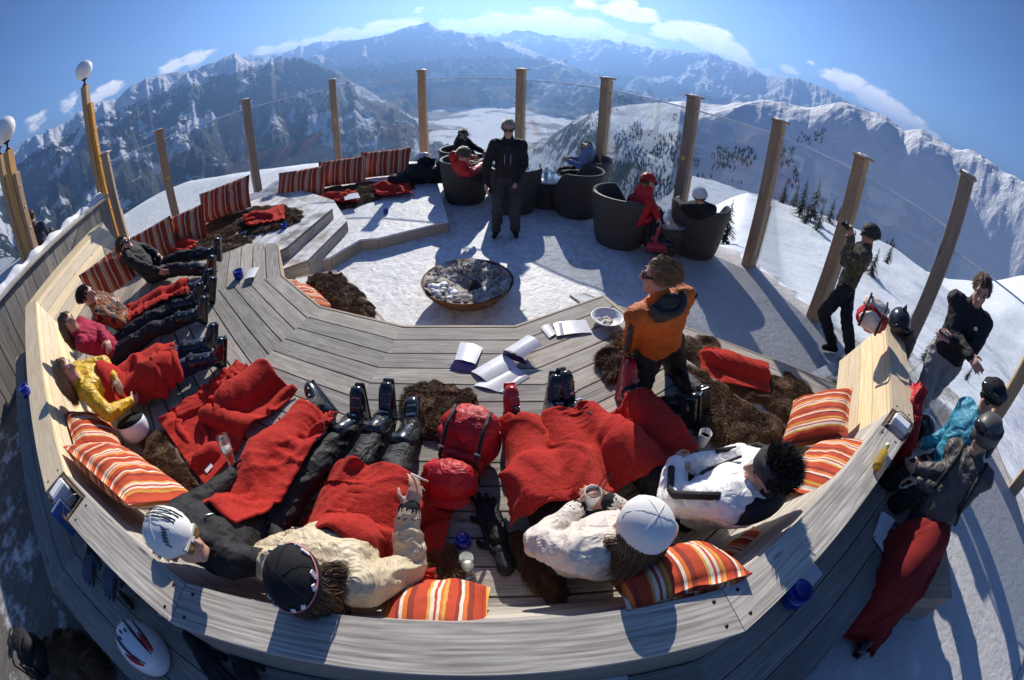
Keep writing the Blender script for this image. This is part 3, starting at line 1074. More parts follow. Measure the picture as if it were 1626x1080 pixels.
plb = ['leftmost by the lamp post', 'left of the plank steps', 'behind the leaning cushion', 'behind the three cushions', 'in front of the valley floor', 'behind the small drinks table', 'behind the guest in blue', 'behind the guest in red jacket', 'right of the white hat', 'in front of the snowy mountain', 'rightmost behind the fleece man']
for k in range(len(PP) - 3):
    a, b = PP[k], PP[k + 1]
    d = (b - a).normalized()
    a, b = a + d * .09, b - d * .09
    z1 = 2.08 if k != 10 else 1.9
    m = MB()
    n = Vector((-d.y, d.x, 0)) * .009
    m.add([a - n + Z3 * .12, b - n + Z3 * .12, b - n + Z3 * z1, a - n + Z3 * z1, a + n + Z3 * .12, b + n + Z3 * .12, b + n + Z3 * z1, a + n + Z3 * z1], [[0, 1, 2, 3], [7, 6, 5, 4]])
    c = (a + b) / 2
    t = thing('glass_pane', pane_lab + plb[k], 'glass screen', (c.x, c.y, .12), 'glass panes of the wind screen')
    m.build('sheet', M_PANE, t)
    MB().bar(a + Z3 * (z1 + .011), b + Z3 * (z1 + .011), .02, .02).build('polished_edge', M_PANE_EDGE, t)

# ------------------------------------------------------------------ left fence with cap rail, lamp posts
FA, FB = V(168, 312, 10.0), V(0, 470, 7.2)
FA.z = FB.z = 1.45
FD = (FB - FA).normalized()
FC = FB + FD * 6.0
t = thing('board_fence', 'grey vertical board fence with a snowy cap rail along the left side', 'fence', (FA.x, FA.y, .1))
m = MB()
L_ = (FC - FA).length
x = 0
fn = Vector((-FD.y, FD.x, 0))
if fn.x > 0:
    fn = -fn
while x < L_:
    w = .13 + random.random() * .03
    c = FA + FD * (x + w / 2) + fn * random.uniform(0, .008)
    m.bar((c.x, c.y, .02), (c.x, c.y, 1.42), .022, w - .006, up=FD)
    x += w
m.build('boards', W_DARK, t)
m = MB()
m.bar(FA - FD * .05 + Z3 * -.02, FC + Z3 * -.02, .16, .06, bevel=.012)
m.build('cap_rail', W_CAP, t)
m = MB()
sn = [FA + fn * .16 + FD * (L_ * i / 60) for i in range(61)]
m.tube([p + Z3 * (-.0 + random.uniform(-.02, .02)) for p in sn], [.10 + .035 * math.sin(i * 1.7) + random.uniform(-.02, .02) for i in range(61)], 10)
m.build('snow_ridge', M_SNOW, t)
M_GLOBE = plain('opal_globe', (.85, .84, .82), .2, 0, .6, var=.02, coat=.3)


def lamp_post(px, py, D, zt, lab, zb=.1, side=1):
    p = V(px, py, D)
    t = thing('lamp_post', lab, 'lamp post', (p.x, p.y, zb), 'globe lamp posts beyond the fence')
    ang = math.atan2(FD.y, FD.x)
    MB().box((p.x, p.y, (zb + zt) / 2), (.17, .15, zt - zb), ang, bevel=.008).build('post', W_LAMP, t)
    c = p - fn * .12
    h = zt - .42
    pb = MB().box((c.x, c.y, (zb + h) / 2), (.16, .085, h - zb), ang, bevel=.02).build('side_board', W_LAMP, t)
    bm = MB()
    for i in range(7):
        q = c - fn * .044
        bm.lathe([(.016, 0), (.016, .008), (.0001, .012)], (q.x, q.y, h - .25 - i * .36), 8, M=Matrix.Rotation(math.pi / 2, 3, 'X'))
    absorb(pb, bm.build('bolt_heads', M_STEEL, pb))
    MB().lathe([(.06, 0), (.06, .03), (.025, .05), (.025, .12), (.07, .14), (.07, .17)], (p.x, p.y, zt), 16).build('lamp_neck', M_BLACKIRON, t)
    MB().blob((p.x, p.y, zt + .17 + .19), .215, seg=28).build('globe', M_GLOBE, t)


lamp_post(150, 250, 10.4, 3.93, 'tall orange timber lamp post with a white globe at the fence end')
lamp_post(24, 300, 8.3, 3.30, 'tall timber lamp post with a white globe at the left picture edge, nearer one', side=-1)
lamp_post(-2, 230, 9.9, 3.42, 'white globe lamp on timber behind the nearer post, cut by the picture edge')
# glass beyond the fence
a, b = V(40, 330, 8.7), V(140, 330, 10.6)
a.z = b.z = 0
c = (a + b) / 2
t = thing('glass_pane', 'glass wind screen pane between the two lamp posts beyond the fence', 'glass screen', (c.x, c.y, 1.0), 'glass panes of the wind screen')
MB().add([a + Z3 * 1.2, b + Z3 * 1.2, b + Z3 * 2.9, a + Z3 * 2.9], [[0, 1, 2, 3]]).build('sheet', M_PANE, t)

# ------------------------------------------------------------------ fire bowl
fc = at_z(U(742, 444, .25), 0)
zr_ = .25
t = thing('fire_bowl', 'rusty iron fire bowl full of pale ash, stones and snow in the pit', 'fire bowl', (fc.x, fc.y, 0))
prof = [(.0001, .04), (.26, .045), (.41, .10), (.49, .19), (.515, zr_), (.50, zr_), (.478, .195), (.40, .115), (.25, .065), (.0001, .06)]
MB().lathe(prof, fc, 48).build('bowl', M_RUST, t)
M_ASH = NT('ash_and_snow')
p = M_ASH.pos()
f1 = M_ASH.noise(p, 40, 5, .7)
f2 = M_ASH.noise(p, 9, 5, .65)
M_ASH.base(M_ASH.mix(M_ASH.ramp(f2, [(.4, 0.), (.6, 1.)]), M_ASH.mix(f1, (.06, .05, .042), (.38, .335, .28)), M_ASH.mix(f1, (.30, .265, .22), (.72, .69, .64))))
M_ASH.set(Roughness=.9)
rr = np.linspace(.001, .488, 16)
aa = np.linspace(0, 2 * math.pi, 64, endpoint=False)
RR, AA = np.meshgrid(rr, aa, indexing='ij')
X, Y = RR * np.cos(AA), RR * np.sin(AA)
Zb = zr_ - .03 - .12 * np.exp(-((X - .03) ** 2 + (Y - .02) ** 2) / .03) + .05 * fbm(X * 7, Y * 7, 4, 3) + .03 * (RR / .49) ** 2
mesh_np('ash_bed', np.stack([X + fc.x, Y + fc.y, Zb], -1).reshape(-1, 3), gridquads(16, 64, True), M_ASH.m, t)
m = MB()
for i in range(420):
    r_ = .47 * math.sqrt(random.random())
    if r_ < .13:
        continue
    a = random.random() * 6.283
    x, y = r_ * math.cos(a), r_ * math.sin(a)
    zz = zr_ - .03 - .12 * math.exp(-((x - .03) ** 2 + (y - .02) ** 2) / .03) + .03 * (r_ / .49) ** 2
    s = random.uniform(.010, .026)
    m.blob((fc.x + x, fc.y + y, zz + s * .3), (s, s * random.uniform(.7, 1.1), s * .7), seg=8, nz=.35, seed=i)
m.build('ash_stones', M_ASH.m, t, kind='stuff')
M_CHAR = plain('charred_log', (.03, .028, .027), .9, bump=.6)
MB().box((fc.x + .07, fc.y - .01, zr_ - .10), (.12, .13, .15), .3, bevel=.02).build('charred_block', M_CHAR, t)
m = MB()
for i in range(11):
    a = random.uniform(3.4, 4.8)
    r_ = random.uniform(.22, .44)
    s = random.uniform(.03, .06)
    m.blob((fc.x + r_ * math.cos(a), fc.y + r_ * math.sin(a), zr_ - .01), (s, s, s * .55), seg=12, nz=.3, seed=i)
m.build('snow_clumps', M_SNOW, t, kind='stuff')

# ------------------------------------------------------------------ alpine air
m = bpy.data.materials.new('alpine_haze')
m.use_nodes = True
nt = m.node_tree
nt.nodes.remove(nt.nodes['Principled BSDF'])
pv = nt.nodes.new('ShaderNodeVolumePrincipled')
pv.inputs['Color'].default_value = (.24, .45, .90, 1)
pv.inputs['Density'].default_value = 7.0e-5
pv.inputs['Anisotropy'].default_value = .55
nt.links.new(pv.outputs[0], nt.nodes['Material Output'].inputs['Volume'])
x0, x1, y0, y1, z0, z1 = -26000, 26000, -8000, 28000, VZ - 500, 1330
b = [(x0, y0, z0), (x1, y0, z0), (x1, y1, z0), (x0, y1, z0), (x0, y0, z1), (x1, y0, z1), (x1, y1, z1), (x0, y1, z1)]
MB().add(b, [[3, 2, 1, 0], [4, 5, 6, 7], [0, 1, 5, 4], [1, 2, 6, 5], [2, 3, 7, 6], [3, 0, 4, 7]]).build('haze', m, kind='stuff')
# ------------------------------------------------------------------ kit: cushions, sheepskins, blankets, people
def stripes(name):
    m = NT(name)
    uv = m.coord('UV')
    sx = m.node('ShaderNodeSeparateXYZ')
    m.link(uv, sx.inputs[0])
    v = m.math('FRACT', m.math('MULTIPLY', sx.outputs['X'], 4.4))
    red, org, yel, wht, dk = (.52, .055, .02), (.72, .17, .035), (.70, .36, .07), (.80, .70, .58), (.26, .025, .018)
    seq = [(0, dk), (.10, red), (.30, yel), (.35, wht), (.42, red), (.47, wht), (.53, org), (.58, yel), (.64, red), (.80, dk), (.86, wht), (.92, org)]
    col = m.ramp(v, seq, 'CONSTANT')
    o = m.coord('Object')
    col = m.mix(m.math('MULTIPLY', m.noise(o, 9, 4, .6), .35), col, (.25, .12, .07))
    m.base(col)
    m.set(Roughness=.85)
    m.b.inputs['Specular IOR Level'].default_value = .2
    b = m.bump(m.noise(o, 220, 2, .5), .25, .003)
    b = m.bump(m.noise(o, 7, 3, .5, .8), .5, .03, b)
    m.link(b, m.b.inputs['Normal'])
    return m.m


M_STRIPE = stripes('striped_canvas')


def cushion(lab, c, u, n, size=(.62, .46, .20), sag=.0, seed=0, group='striped cushions'):
    """pillow: u = long direction, n = facing; stripes run across the long side"""
    u = Vector(u).normalized()
    n = Vector(n).normalized()
    n = (n - u * n.dot(u)).normalized()
    w = n.cross(u)
    N = 26
    a = np.linspace(-1, 1, N)
    A, B = np.meshgrid(a, a, indexing='ij')
    th = np.clip((1 - np.abs(A) ** 2.6), 0, 1) ** .55 * np.clip((1 - np.abs(B) ** 2.6), 0, 1) ** .55
    pin = 1 - .07 * (A ** 2) * (1 - np.abs(B)) * 0 - .06 * (1 - A ** 2) * np.abs(B) ** 2
    pin2 = 1 - .06 * (1 - B ** 2) * np.abs(A) ** 2
    wr = fbm(A * 2.4 + seed, B * 2.4, 3, seed) * .022 * th
    P, uv = [], []
    c = Vector(c)
    for sgn in (1, -1):
        for i in range(N):
            for j in range(N):
                x, y = A[i, j] * size[0] / 2 * pin2[i, j], B[i, j] * size[1] / 2 * pin[i, j]
                z = sgn * (th[i, j] * size[2] / 2 + .003) + wr[i, j] - sag * (A[i, j] ** 2) * .05
                P.append(c + u * x + w * y + n * z)
                uv.append((x + seed * .37 + sgn * .02 + .01 * wr[i, j] * 40, y))
    q = []
    for s in range(2):
        o = s * N * N
        for i in range(N - 1):
            for j in range(N - 1):
                f = (o + i * N + j, o + (i + 1) * N + j, o + (i + 1) * N + j + 1, o + i * N + j + 1)
                q.append(f if s == 0 else f[::-1])
    for k in range(N - 1):
        for (p0, p1) in ((k * N, (k + 1) * N), ((k + 1) * N + N - 1, k * N + N - 1), (k + 1, k), ((N - 1) * N + k, (N - 1) * N + k + 1)):
            q.append((p0, p1, p1 + N * N, p0 + N * N))
    return mesh_np('striped_cushion', P, q, M_STRIPE, uv=uv, label=lab, cat='cushion', group=group)


m = NT('curly_sheepskin')
at = m.node('ShaderNodeAttribute', attribute_name='tint')
o = m.pos()
m.base(m.mix(m.math('MULTIPLY', at.outputs['Fac'], m.noise(o, 6, 3, .6)), (.038, .020, .011), (.42, .235, .115)))
m.set(Roughness=.6)
m.b.inputs['Specular IOR Level'].default_value = .25
M_FUR = m.m


def sheepskin(lab, pts, dens=5200, length=.055, lump=.04, group='brown sheepskins'):
    """pts: outline of the skin, 3D; a lumpy hide with curled tufts"""
    pts = [Vector(p) for p in pts]
    c = sum(pts, Vector()) / len(pts)
    k = len(pts)
    rings, seg = 9, 40
    vs, fs = [c + Vector((0, 0, lump))], []
    out = []
    for s in range(seg):
        t = s / seg * k
        i = int(t)
        f = t - i
        p0, p1, p2, p3 = pts[(i - 1) % k], pts[i % k], pts[(i + 1) % k], pts[(i + 2) % k]
        q = .5 * ((2 * p1) + (p2 - p0) * f + (2 * p0 - 5 * p1 + 4 * p2 - p3) * f * f + (3 * p1 - p0 - 3 * p2 + p3) * f ** 3)
        out.append(c + (q - c) * (1 + .07 * math.sin(s * 2.3) + random.uniform(-.05, .05)))
    for r in range(1, rings + 1):
        f = r / rings
        for s in range(seg):
            p = c.lerp(out[s], f)
            h = lump * math.sqrt(max(0, 1 - f ** 4)) + lump * .6 * float(fbm(p.x * 7, p.y * 7, 3, 4)) * (1 - f ** 6)
            vs.append(p + Vector((0, 0, h + .004)))
    for s in range(seg):
        fs.append([0, 1 + s, 1 + (s + 1) % seg])
    for r in range(rings - 1):
        for s in range(seg):
            a, b = 1 + r * seg + s, 1 + r * seg + (s + 1) % seg
            fs.append([a, a + seg, b + seg, b])
    Vn = np.array([tuple(v) for v in vs])
    tri = []
    for f in fs:
        tri += [(f[0], f[i], f[i + 1]) for i in range(1, len(f) - 1)]
    tri = np.array(tri)
    ar = np.linalg.norm(np.cross(Vn[tri[:, 1]] - Vn[tri[:, 0]], Vn[tri[:, 2]] - Vn[tri[:, 0]]), axis=1) / 2
    n = int(dens * 6.0 * ar.sum())
    g = RNG
    pick = g.choice(len(tri), n, p=ar / ar.sum())
    w = g.dirichlet((1, 1, 1), n)
    P = (Vn[tri[pick]] * w[..., None]).sum(1)
    cx, cy = vnoise(P[:, 0] * 8, P[:, 1] * 8, 2), vnoise(P[:, 0] * 8, P[:, 1] * 8, 7)
    dx = np.stack([cx * 1.7 + g.uniform(-.2, .2, n), cy * 1.7 + g.uniform(-.2, .2, n), np.full(n, .45)], -1)
    dx /= np.linalg.norm(dx, axis=1, keepdims=True)
    Ln = (length * g.uniform(.55, 1.15, n))[:, None]
    sd = np.cross(dx, g.uniform(-1, 1, (n, 3)))
    sd *= (g.uniform(.0008, .0015, n) / (np.linalg.norm(sd, axis=1) + 1e-6))[:, None]
    curl = g.uniform(-.32, .32, (n, 3))
    mid = P + dx * Ln * .55 + curl * Ln * .12
    tip = P + dx * Ln * .85 + curl * Ln * .55 - np.array([0, 0, .22]) * Ln
    A = np.stack([P - sd, P + sd, mid + sd * .9, mid - sd * .9, tip], 1).reshape(-1, 3)
    base = len(vs)
    allv = np.concatenate([Vn, A])
    faces = [tuple(f) for f in fs]
    o5 = base + 5 * np.arange(n)
    q4 = np.stack([o5, o5 + 1, o5 + 2, o5 + 3], -1)
    q3 = np.stack([o5 + 3, o5 + 2, o5 + 4], -1)
    me = bpy.data.meshes.new('sheepskin')
    me.from_pydata(allv.tolist(), [], faces + q4.tolist() + q3.tolist())
    me.materials.append(M_FUR)
    cl = .30 + .35 * (vnoise(P[:, 0] * 9, P[:, 1] * 9, 12) + 1) / 2 + .35 * g.random(n)
    at = me.attributes.new('tint', 'FLOAT', 'FACE')
    at.data.foreach_set('value', np.concatenate([np.full(len(faces), .2), cl, cl]).astype(np.float32))
    me.update()
    return link('sheepskin', me, label=lab, cat='sheepskin', group=group)


# ---------------------------------------------------------------- red fleece blankets: a small cloth simulation over the people's legs
m = NT('red_fleece')
o = m.coord('Object')
n1 = m.noise(o, 3.0, 4, .6)
n2 = m.noise(o, 170, 3, .6)
n3 = m.noise(o, 42, 5, .7)
m.base(m.mix(m.math('MULTIPLY', m.ramp(n3, [(.45, 0.), (.75, 1.)]), .5), m.mix(n1, (.35, .017, .014), (.49, .033, .024)), (.58, .075, .055)))
m.set(Roughness=.95)
m.b.inputs['Specular IOR Level'].default_value = .08
m.b.inputs['Sheen Weight'].default_value = .22
m.b.inputs['Sheen Roughness'].default_value = .6
m.b.inputs['Sheen Tint'].default_value = (1, .25, .2, 1)
m.link(m.bump(m.noise(o, 14, 4, .6), .45, .03, m.bump(n2, .55, .006)), m.b.inputs['Normal'])
M_RED = m.m
M_RED_SHADE = cloth('red_fleece_with_shade', (.20, .014, .014), .95, .3, 120, .2)  # red fleece with the shade on the blanket put into its colour
M_TAG = plain('white_care_tag', (.8, .8, .78), .7)


def drape(corners, floor, caps, slack=1.16, N=46, steps=120, seed=0, lift=.35, floorfn=None, thick=.018):
    r = np.random.default_rng(seed)
    cs = [np.array(c, float) for c in corners]
    s = np.linspace(0, 1, N)
    A, B = np.meshgrid(s, s, indexing='ij')
    X = (cs[0] * ((1 - A) * (1 - B))[..., None] + cs[1] * (A * (1 - B))[..., None] + cs[2] * (A * B)[..., None] + cs[3] * ((1 - A) * B)[..., None])
    du = np.linalg.norm(X[1:] - X[:-1], axis=-1).mean() * slack
    dv = np.linalg.norm(X[:, 1:] - X[:, :-1], axis=-1).mean() * slack
    # buckled start, above everything
    z = ridged(A * 3.0 + seed + .5 * B, B * 2.2 + .8 * A, 3, seed) * .14 + fbm(A * 6, B * 6, 3, seed + 3) * .07
    X[..., 2] = X[..., 2] * 0 + floor + lift + z
    for _, p1, _r in [(0, 0, 0)]:
        pass
    P0 = np.array([c[0] for c in caps], float).reshape(-1, 3)
    P1 = np.array([c[1] for c in caps], float).reshape(-1, 3)
    RD = np.array([c[2] for c in caps], float)
    Vv = np.zeros_like(X)
    dd = math.hypot(du, dv)
    dt = .02

    def con(i0, i1, rest, k):
        d = X[i1] - X[i0]
        L = np.linalg.norm(d, axis=-1, keepdims=True) + 1e-9
        c = d * ((L - rest) / L * .5 * k)
        X[i0] += c
        X[i1] -= c
    S = slice
    groups = []
    for o_ in (0, 1):
        groups.append(((S(o_, N - 1, 2), S(None)), (S(o_ + 1, N, 2), S(None)), du, 1.0))
        groups.append(((S(None), S(o_, N - 1, 2)), (S(None), S(o_ + 1, N, 2)), dv, 1.0))
    for o_ in (0, 1):
        groups.append(((S(o_, N - 1, 2), S(0, N - 1)), (S(o_ + 1, N, 2), S(1, N)), dd, .5))
        groups.append(((S(o_, N - 1, 2), S(1, N)), (S(o_ + 1, N, 2), S(0, N - 1)), dd, .5))
    for o_ in range(4):
        groups.append(((S(o_, N - 2, 4), S(None)), (S(o_ + 2, N, 4), S(None)), 2 * du, .10))
        groups.append(((S(None), S(o_, N - 2, 4)), (S(None), S(o_ + 2, N, 4)), 2 * dv, .10))
    groups = [g for g in groups if X[g[0]].shape == X[g[1]].shape]
    bd = np.zeros((N, N), bool)
    bd[0] = bd[-1] = True
    bd[:, 0] = bd[:, -1] = True
    BX = X[..., :2].copy()
    for st in range(steps):
        prev = X.copy()
        Vv[..., 2] -= 9.8 * dt
        Vv *= .965
        X += Vv * dt
        for it in range(5):
            for (a, b_, rest, k) in groups:
                con(a, b_, rest, k)
            hit = np.zeros((N, N), bool)
            for p0, p1, rd in zip(P0, P1, RD):
                d = p1 - p0
                t = np.clip(((X - p0) @ d) / (d @ d + 1e-9), 0, 1)
                q = p0 + t[..., None] * d
                e = X - q
                L = np.linalg.norm(e, axis=-1)
                ins = L < rd + thick
                if ins.any():
                    e[..., 2] = np.where(ins & (L < rd * .5), np.abs(e[..., 2]) + rd * .4, e[..., 2])
                    L2 = np.linalg.norm(e, axis=-1) + 1e-9
                    X[ins] = (q + e / L2[..., None] * (rd + thick))[ins]
                    hit |= ins
            fl = floor if floorfn is None else floorfn(X[..., 0], X[..., 1])
            X[bd, :2] = X[bd, :2] * .3 + BX[bd] * .7
            low = X[..., 2] < fl + thick
            X[..., 2] = np.where(low, fl + thick, X[..., 2])
            hit |= low
        fr = np.where(hit, .75, 0.0)[..., None]
        X = X - (X - prev) * fr * np.array([1, 1, 0.0])
        Vv = (X - prev) / dt
    return X


def blanket(lab, X, tag=None, cat='blanket', group='red fleece blankets', crease=1.0, mat=None):
    # finer cloth, with soft creases that run over the big folds
    def up2x(Y):
        n = Y.shape[0]
        Z = np.zeros((2 * n - 1,) + Y.shape[1:])
        Z[::2] = Y
        Z[1::2] = (Y[:-1] + Y[1:]) / 2
        return Z
    X = up2x(up2x(X).swapaxes(0, 1)).swapaxes(0, 1)
    for _ in range(2):
        Y = X.copy()
        Y[1:-1, 1:-1] = X[1:-1, 1:-1] * .5 + (X[2:, 1:-1] + X[:-2, 1:-1] + X[1:-1, 2:] + X[1:-1, :-2]) * .125
        X = Y
    du_ = np.gradient(X, axis=0)
    dv_ = np.gradient(X, axis=1)
    nn = np.cross(du_, dv_)
    nn /= np.linalg.norm(nn, axis=-1, keepdims=True) + 1e-9
    if nn[..., 2].mean() < 0:
        nn = -nn
    sx_ = np.linalg.norm(X[-1].mean(0) - X[0].mean(0))
    sy_ = np.linalg.norm(X[:, -1].mean(0) - X[:, 0].mean(0))
    n_ = X.shape[0]
    aa, bb = np.meshgrid(np.linspace(0, sx_, n_), np.linspace(0, sy_, n_), indexing='ij')
    sdv = float(sum(ord(c) for c in lab) % 97)
    ang = .6 + (sdv % 7) * .35 + .9 * vnoise(aa * 1.6 + sdv, bb * 1.6, 3)
    wx = aa + .07 * vnoise(aa * 5 + sdv, bb * 5, 4)
    wy = bb + .07 * vnoise(aa * 5 - sdv, bb * 5, 6)
    pu, pv = wx * np.cos(ang) + wy * np.sin(ang), -wx * np.sin(ang) + wy * np.cos(ang)
    f1 = (1 - np.abs(vnoise(pu * 6.5 + sdv, pv * 2.0, 9))) ** 3
    f2 = (1 - np.abs(vnoise(pu * 13 + sdv, pv * 4.5, 12))) ** 3
    where = np.clip(.75 + .9 * vnoise(aa * 2.6 + sdv * 2, bb * 2.6, 15), 0, 1)
    f3 = vnoise(pu * 3.2 - sdv, pv * 2.4, 18)
    X = X + nn * (crease * (f1 * .046 * where + f2 * .010 * (where * .7 + .3) + f3 * .028))[..., None]
    if tag:
        tag = (tag[0] * 2, tag[1] * 2)
    N = X.shape[0]
    o = mesh_np('blanket', X.reshape(-1, 3), gridquads(N, N), mat or M_RED, label=lab, cat=cat, group=group)
    s = o.modifiers.new('thickness', 'SOLIDIFY')
    s.thickness = .012
    s.offset = 1
    if tag:
        i, j = tag
        p = [Vector(X[i, j]), Vector(X[i + 6, j]), Vector(X[i + 6, j + 4]), Vector(X[i, j + 4])]
        n = (p[1] - p[0]).cross(p[2] - p[0]).normalized()
        if n.z < 0:
            n = -n
        MB().slab([q + n * .022 for q in p], .003).build('care_tag', M_TAG, o)
    return o


# ---------------------------------------------------------------- people
SKIN = NT('skin')
o = SKIN.coord('Object')
SKIN.base(SKIN.mix(SKIN.noise(o, 9, 3, .5), (.46, .24, .16), (.60, .35, .25)))
SKIN.set(Roughness=.5)
SKIN.b.inputs['Subsurface Weight'].default_value = .08
SKIN.b.inputs['Subsurface Radius'].default_value = (.02, .008, .005)
SKIN = SKIN.m
M_LIP = plain('lips', (.42, .15, .12), .5)
M_EYE = plain('eye_dark', (.03, .022, .018), .2)
M_LENS = plain('dark_lens', (.012, .012, .014), .12, 0, .8)
M_LENSGOLD = plain('amber_lens', (.30, .20, .06), .15, .4, .8)
M_WHITEFRAME = plain('white_frame', (.8, .78, .7), .3)
M_BOOT = plain('black_boot_shell', (.014, .015, .017), .22, 0, .6, coat=.4)
M_BOOTRED = plain('red_boot_shell', (.38, .02, .025), .3, 0, .5, coat=.3)
M_BUCKLE = plain('buckle_metal', (.36, .36, .38), .32, 1.)
M_BLACK = cloth('black_softshell', (.016, .016, .018), .75, .3, fold=.35)
M_BLACKN = cloth('black_nylon', (.016, .016, .018), .66, .3, fold=.5, spec=.3)
M_NAVYP = cloth('dark_blue_denim', (.022, .035, .095), .8, .35, fold=.5)
M_DARKGREY = cloth('dark_grey_cloth', (.045, .045, .05), .8, .3, fold=.35)
M_GREYP = cloth('light_grey_trousers', (.30, .29, .28), .85, .2, fold=.4)
M_YELLOW = cloth('yellow_jacket', (.66, .40, .012), .45, .2, fold=.6, spec=.5)
M_RASP = cloth('raspberry_fleece', (.38, .016, .055), .8, .2, fold=.4)
M_REDJ = cloth('red_jacket', (.48, .016, .022), .5, .2, fold=.5)
M_ORANGE = cloth('orange_jacket', (.52, .13, .018), .65, .2, fold=.5)
M_OLIVE = cloth('olive_grey_cloth', (.055, .052, .045), .7, .3, fold=.5)
M_TAUPE = cloth('taupe_jacket', (.075, .068, .058), .55, .25, fold=.5, spec=.5)
M_BEIGE = cloth('beige_puffer', (.60, .49, .32), .5, .12, fold=.6, spec=.45)
M_CREAM = cloth('cream_jacket', (.70, .63, .55), .6, .1, fold=.5)
M_WHITEJ = cloth('white_ski_jacket', (.80, .78, .76), .5, .08, fold=.5)
M_BLUEJ = cloth('grey_blue_jacket', (.17, .24, .40), .6, .2, fold=.5)
M_CYAN = cloth('cyan_jacket', (.05, .28, .40), .5, .2, fold=.5)
M_NAVYJ = cloth('navy_jacket', (.02, .03, .07), .7, .3, fold=.4)
M_PLAID = NT('brown_plaid')
o = M_PLAID.coord('Object')
M_PLAID.base(M_PLAID.ramp(M_PLAID.noise(M_PLAID.mapping(o, (1, 1, .6)), 11, 2, .5), [(.36, (.05, .022, .012)), (.46, (.40, .11, .02)), (.52, (.10, .04, .02)), (.60, (.45, .38, .32)), (.64, (.07, .03, .02))], 'CONSTANT'))
M_PLAID.set(Roughness=.8)
M_PLAID = M_PLAID.m
M_CAMO = NT('camouflage')
o = M_CAMO.coord('Object')
M_CAMO.base(M_CAMO.ramp(M_CAMO.noise(o, 15, 4, .6), [(.3, (.022, .026, .015)), (.44, (.11, .095, .05)), (.52, (.05, .05, .026)), (.60, (.24, .20, .12)), (.68, (.03, .03, .02))], 'CONSTANT'))
M_CAMO.set(Roughness=.8)
M_CAMO = M_CAMO.m
M_WHITEKNIT = cloth('white_knit', (.78, .76, .73), .9, .06, 320, .18)
M_BLACKKNIT = cloth('black_knit', (.015, .015, .017), .9, .2, 320, .2)
HAIR = {}


def hairmat(col):
    if col not in HAIR:
        m = NT('hair')
        at = m.node('ShaderNodeAttribute', attribute_name='tint')
        m.base(m.mix(at.outputs['Fac'], tuple(c * .55 for c in col), tuple(min(1, c * 1.5) for c in col)))
        m.set(Roughness=.45)
        m.b.inputs['Specular IOR Level'].default_value = .4
        HAIR[col] = m.m
    return HAIR[col]


def ik(a, b, l1, l2, hint):
    a, b = Vector(a), Vector(b)
    d = b - a
    L = d.length
    mx = (l1 + l2) * .995
    if L > mx:
        b = a + d * (mx / L)
        d = b - a
        L = mx
    x = (l1 * l1 - l2 * l2 + L * L) / (2 * L)
    h = math.sqrt(max(l1 * l1 - x * x, 0))
    dn = d / L
    hn = Vector(hint)
    hn = hn - dn * hn.dot(dn)
    if hn.length < 1e-5:
        hn = frame(dn)[0]
    return a + dn * x + hn.normalized() * h, b


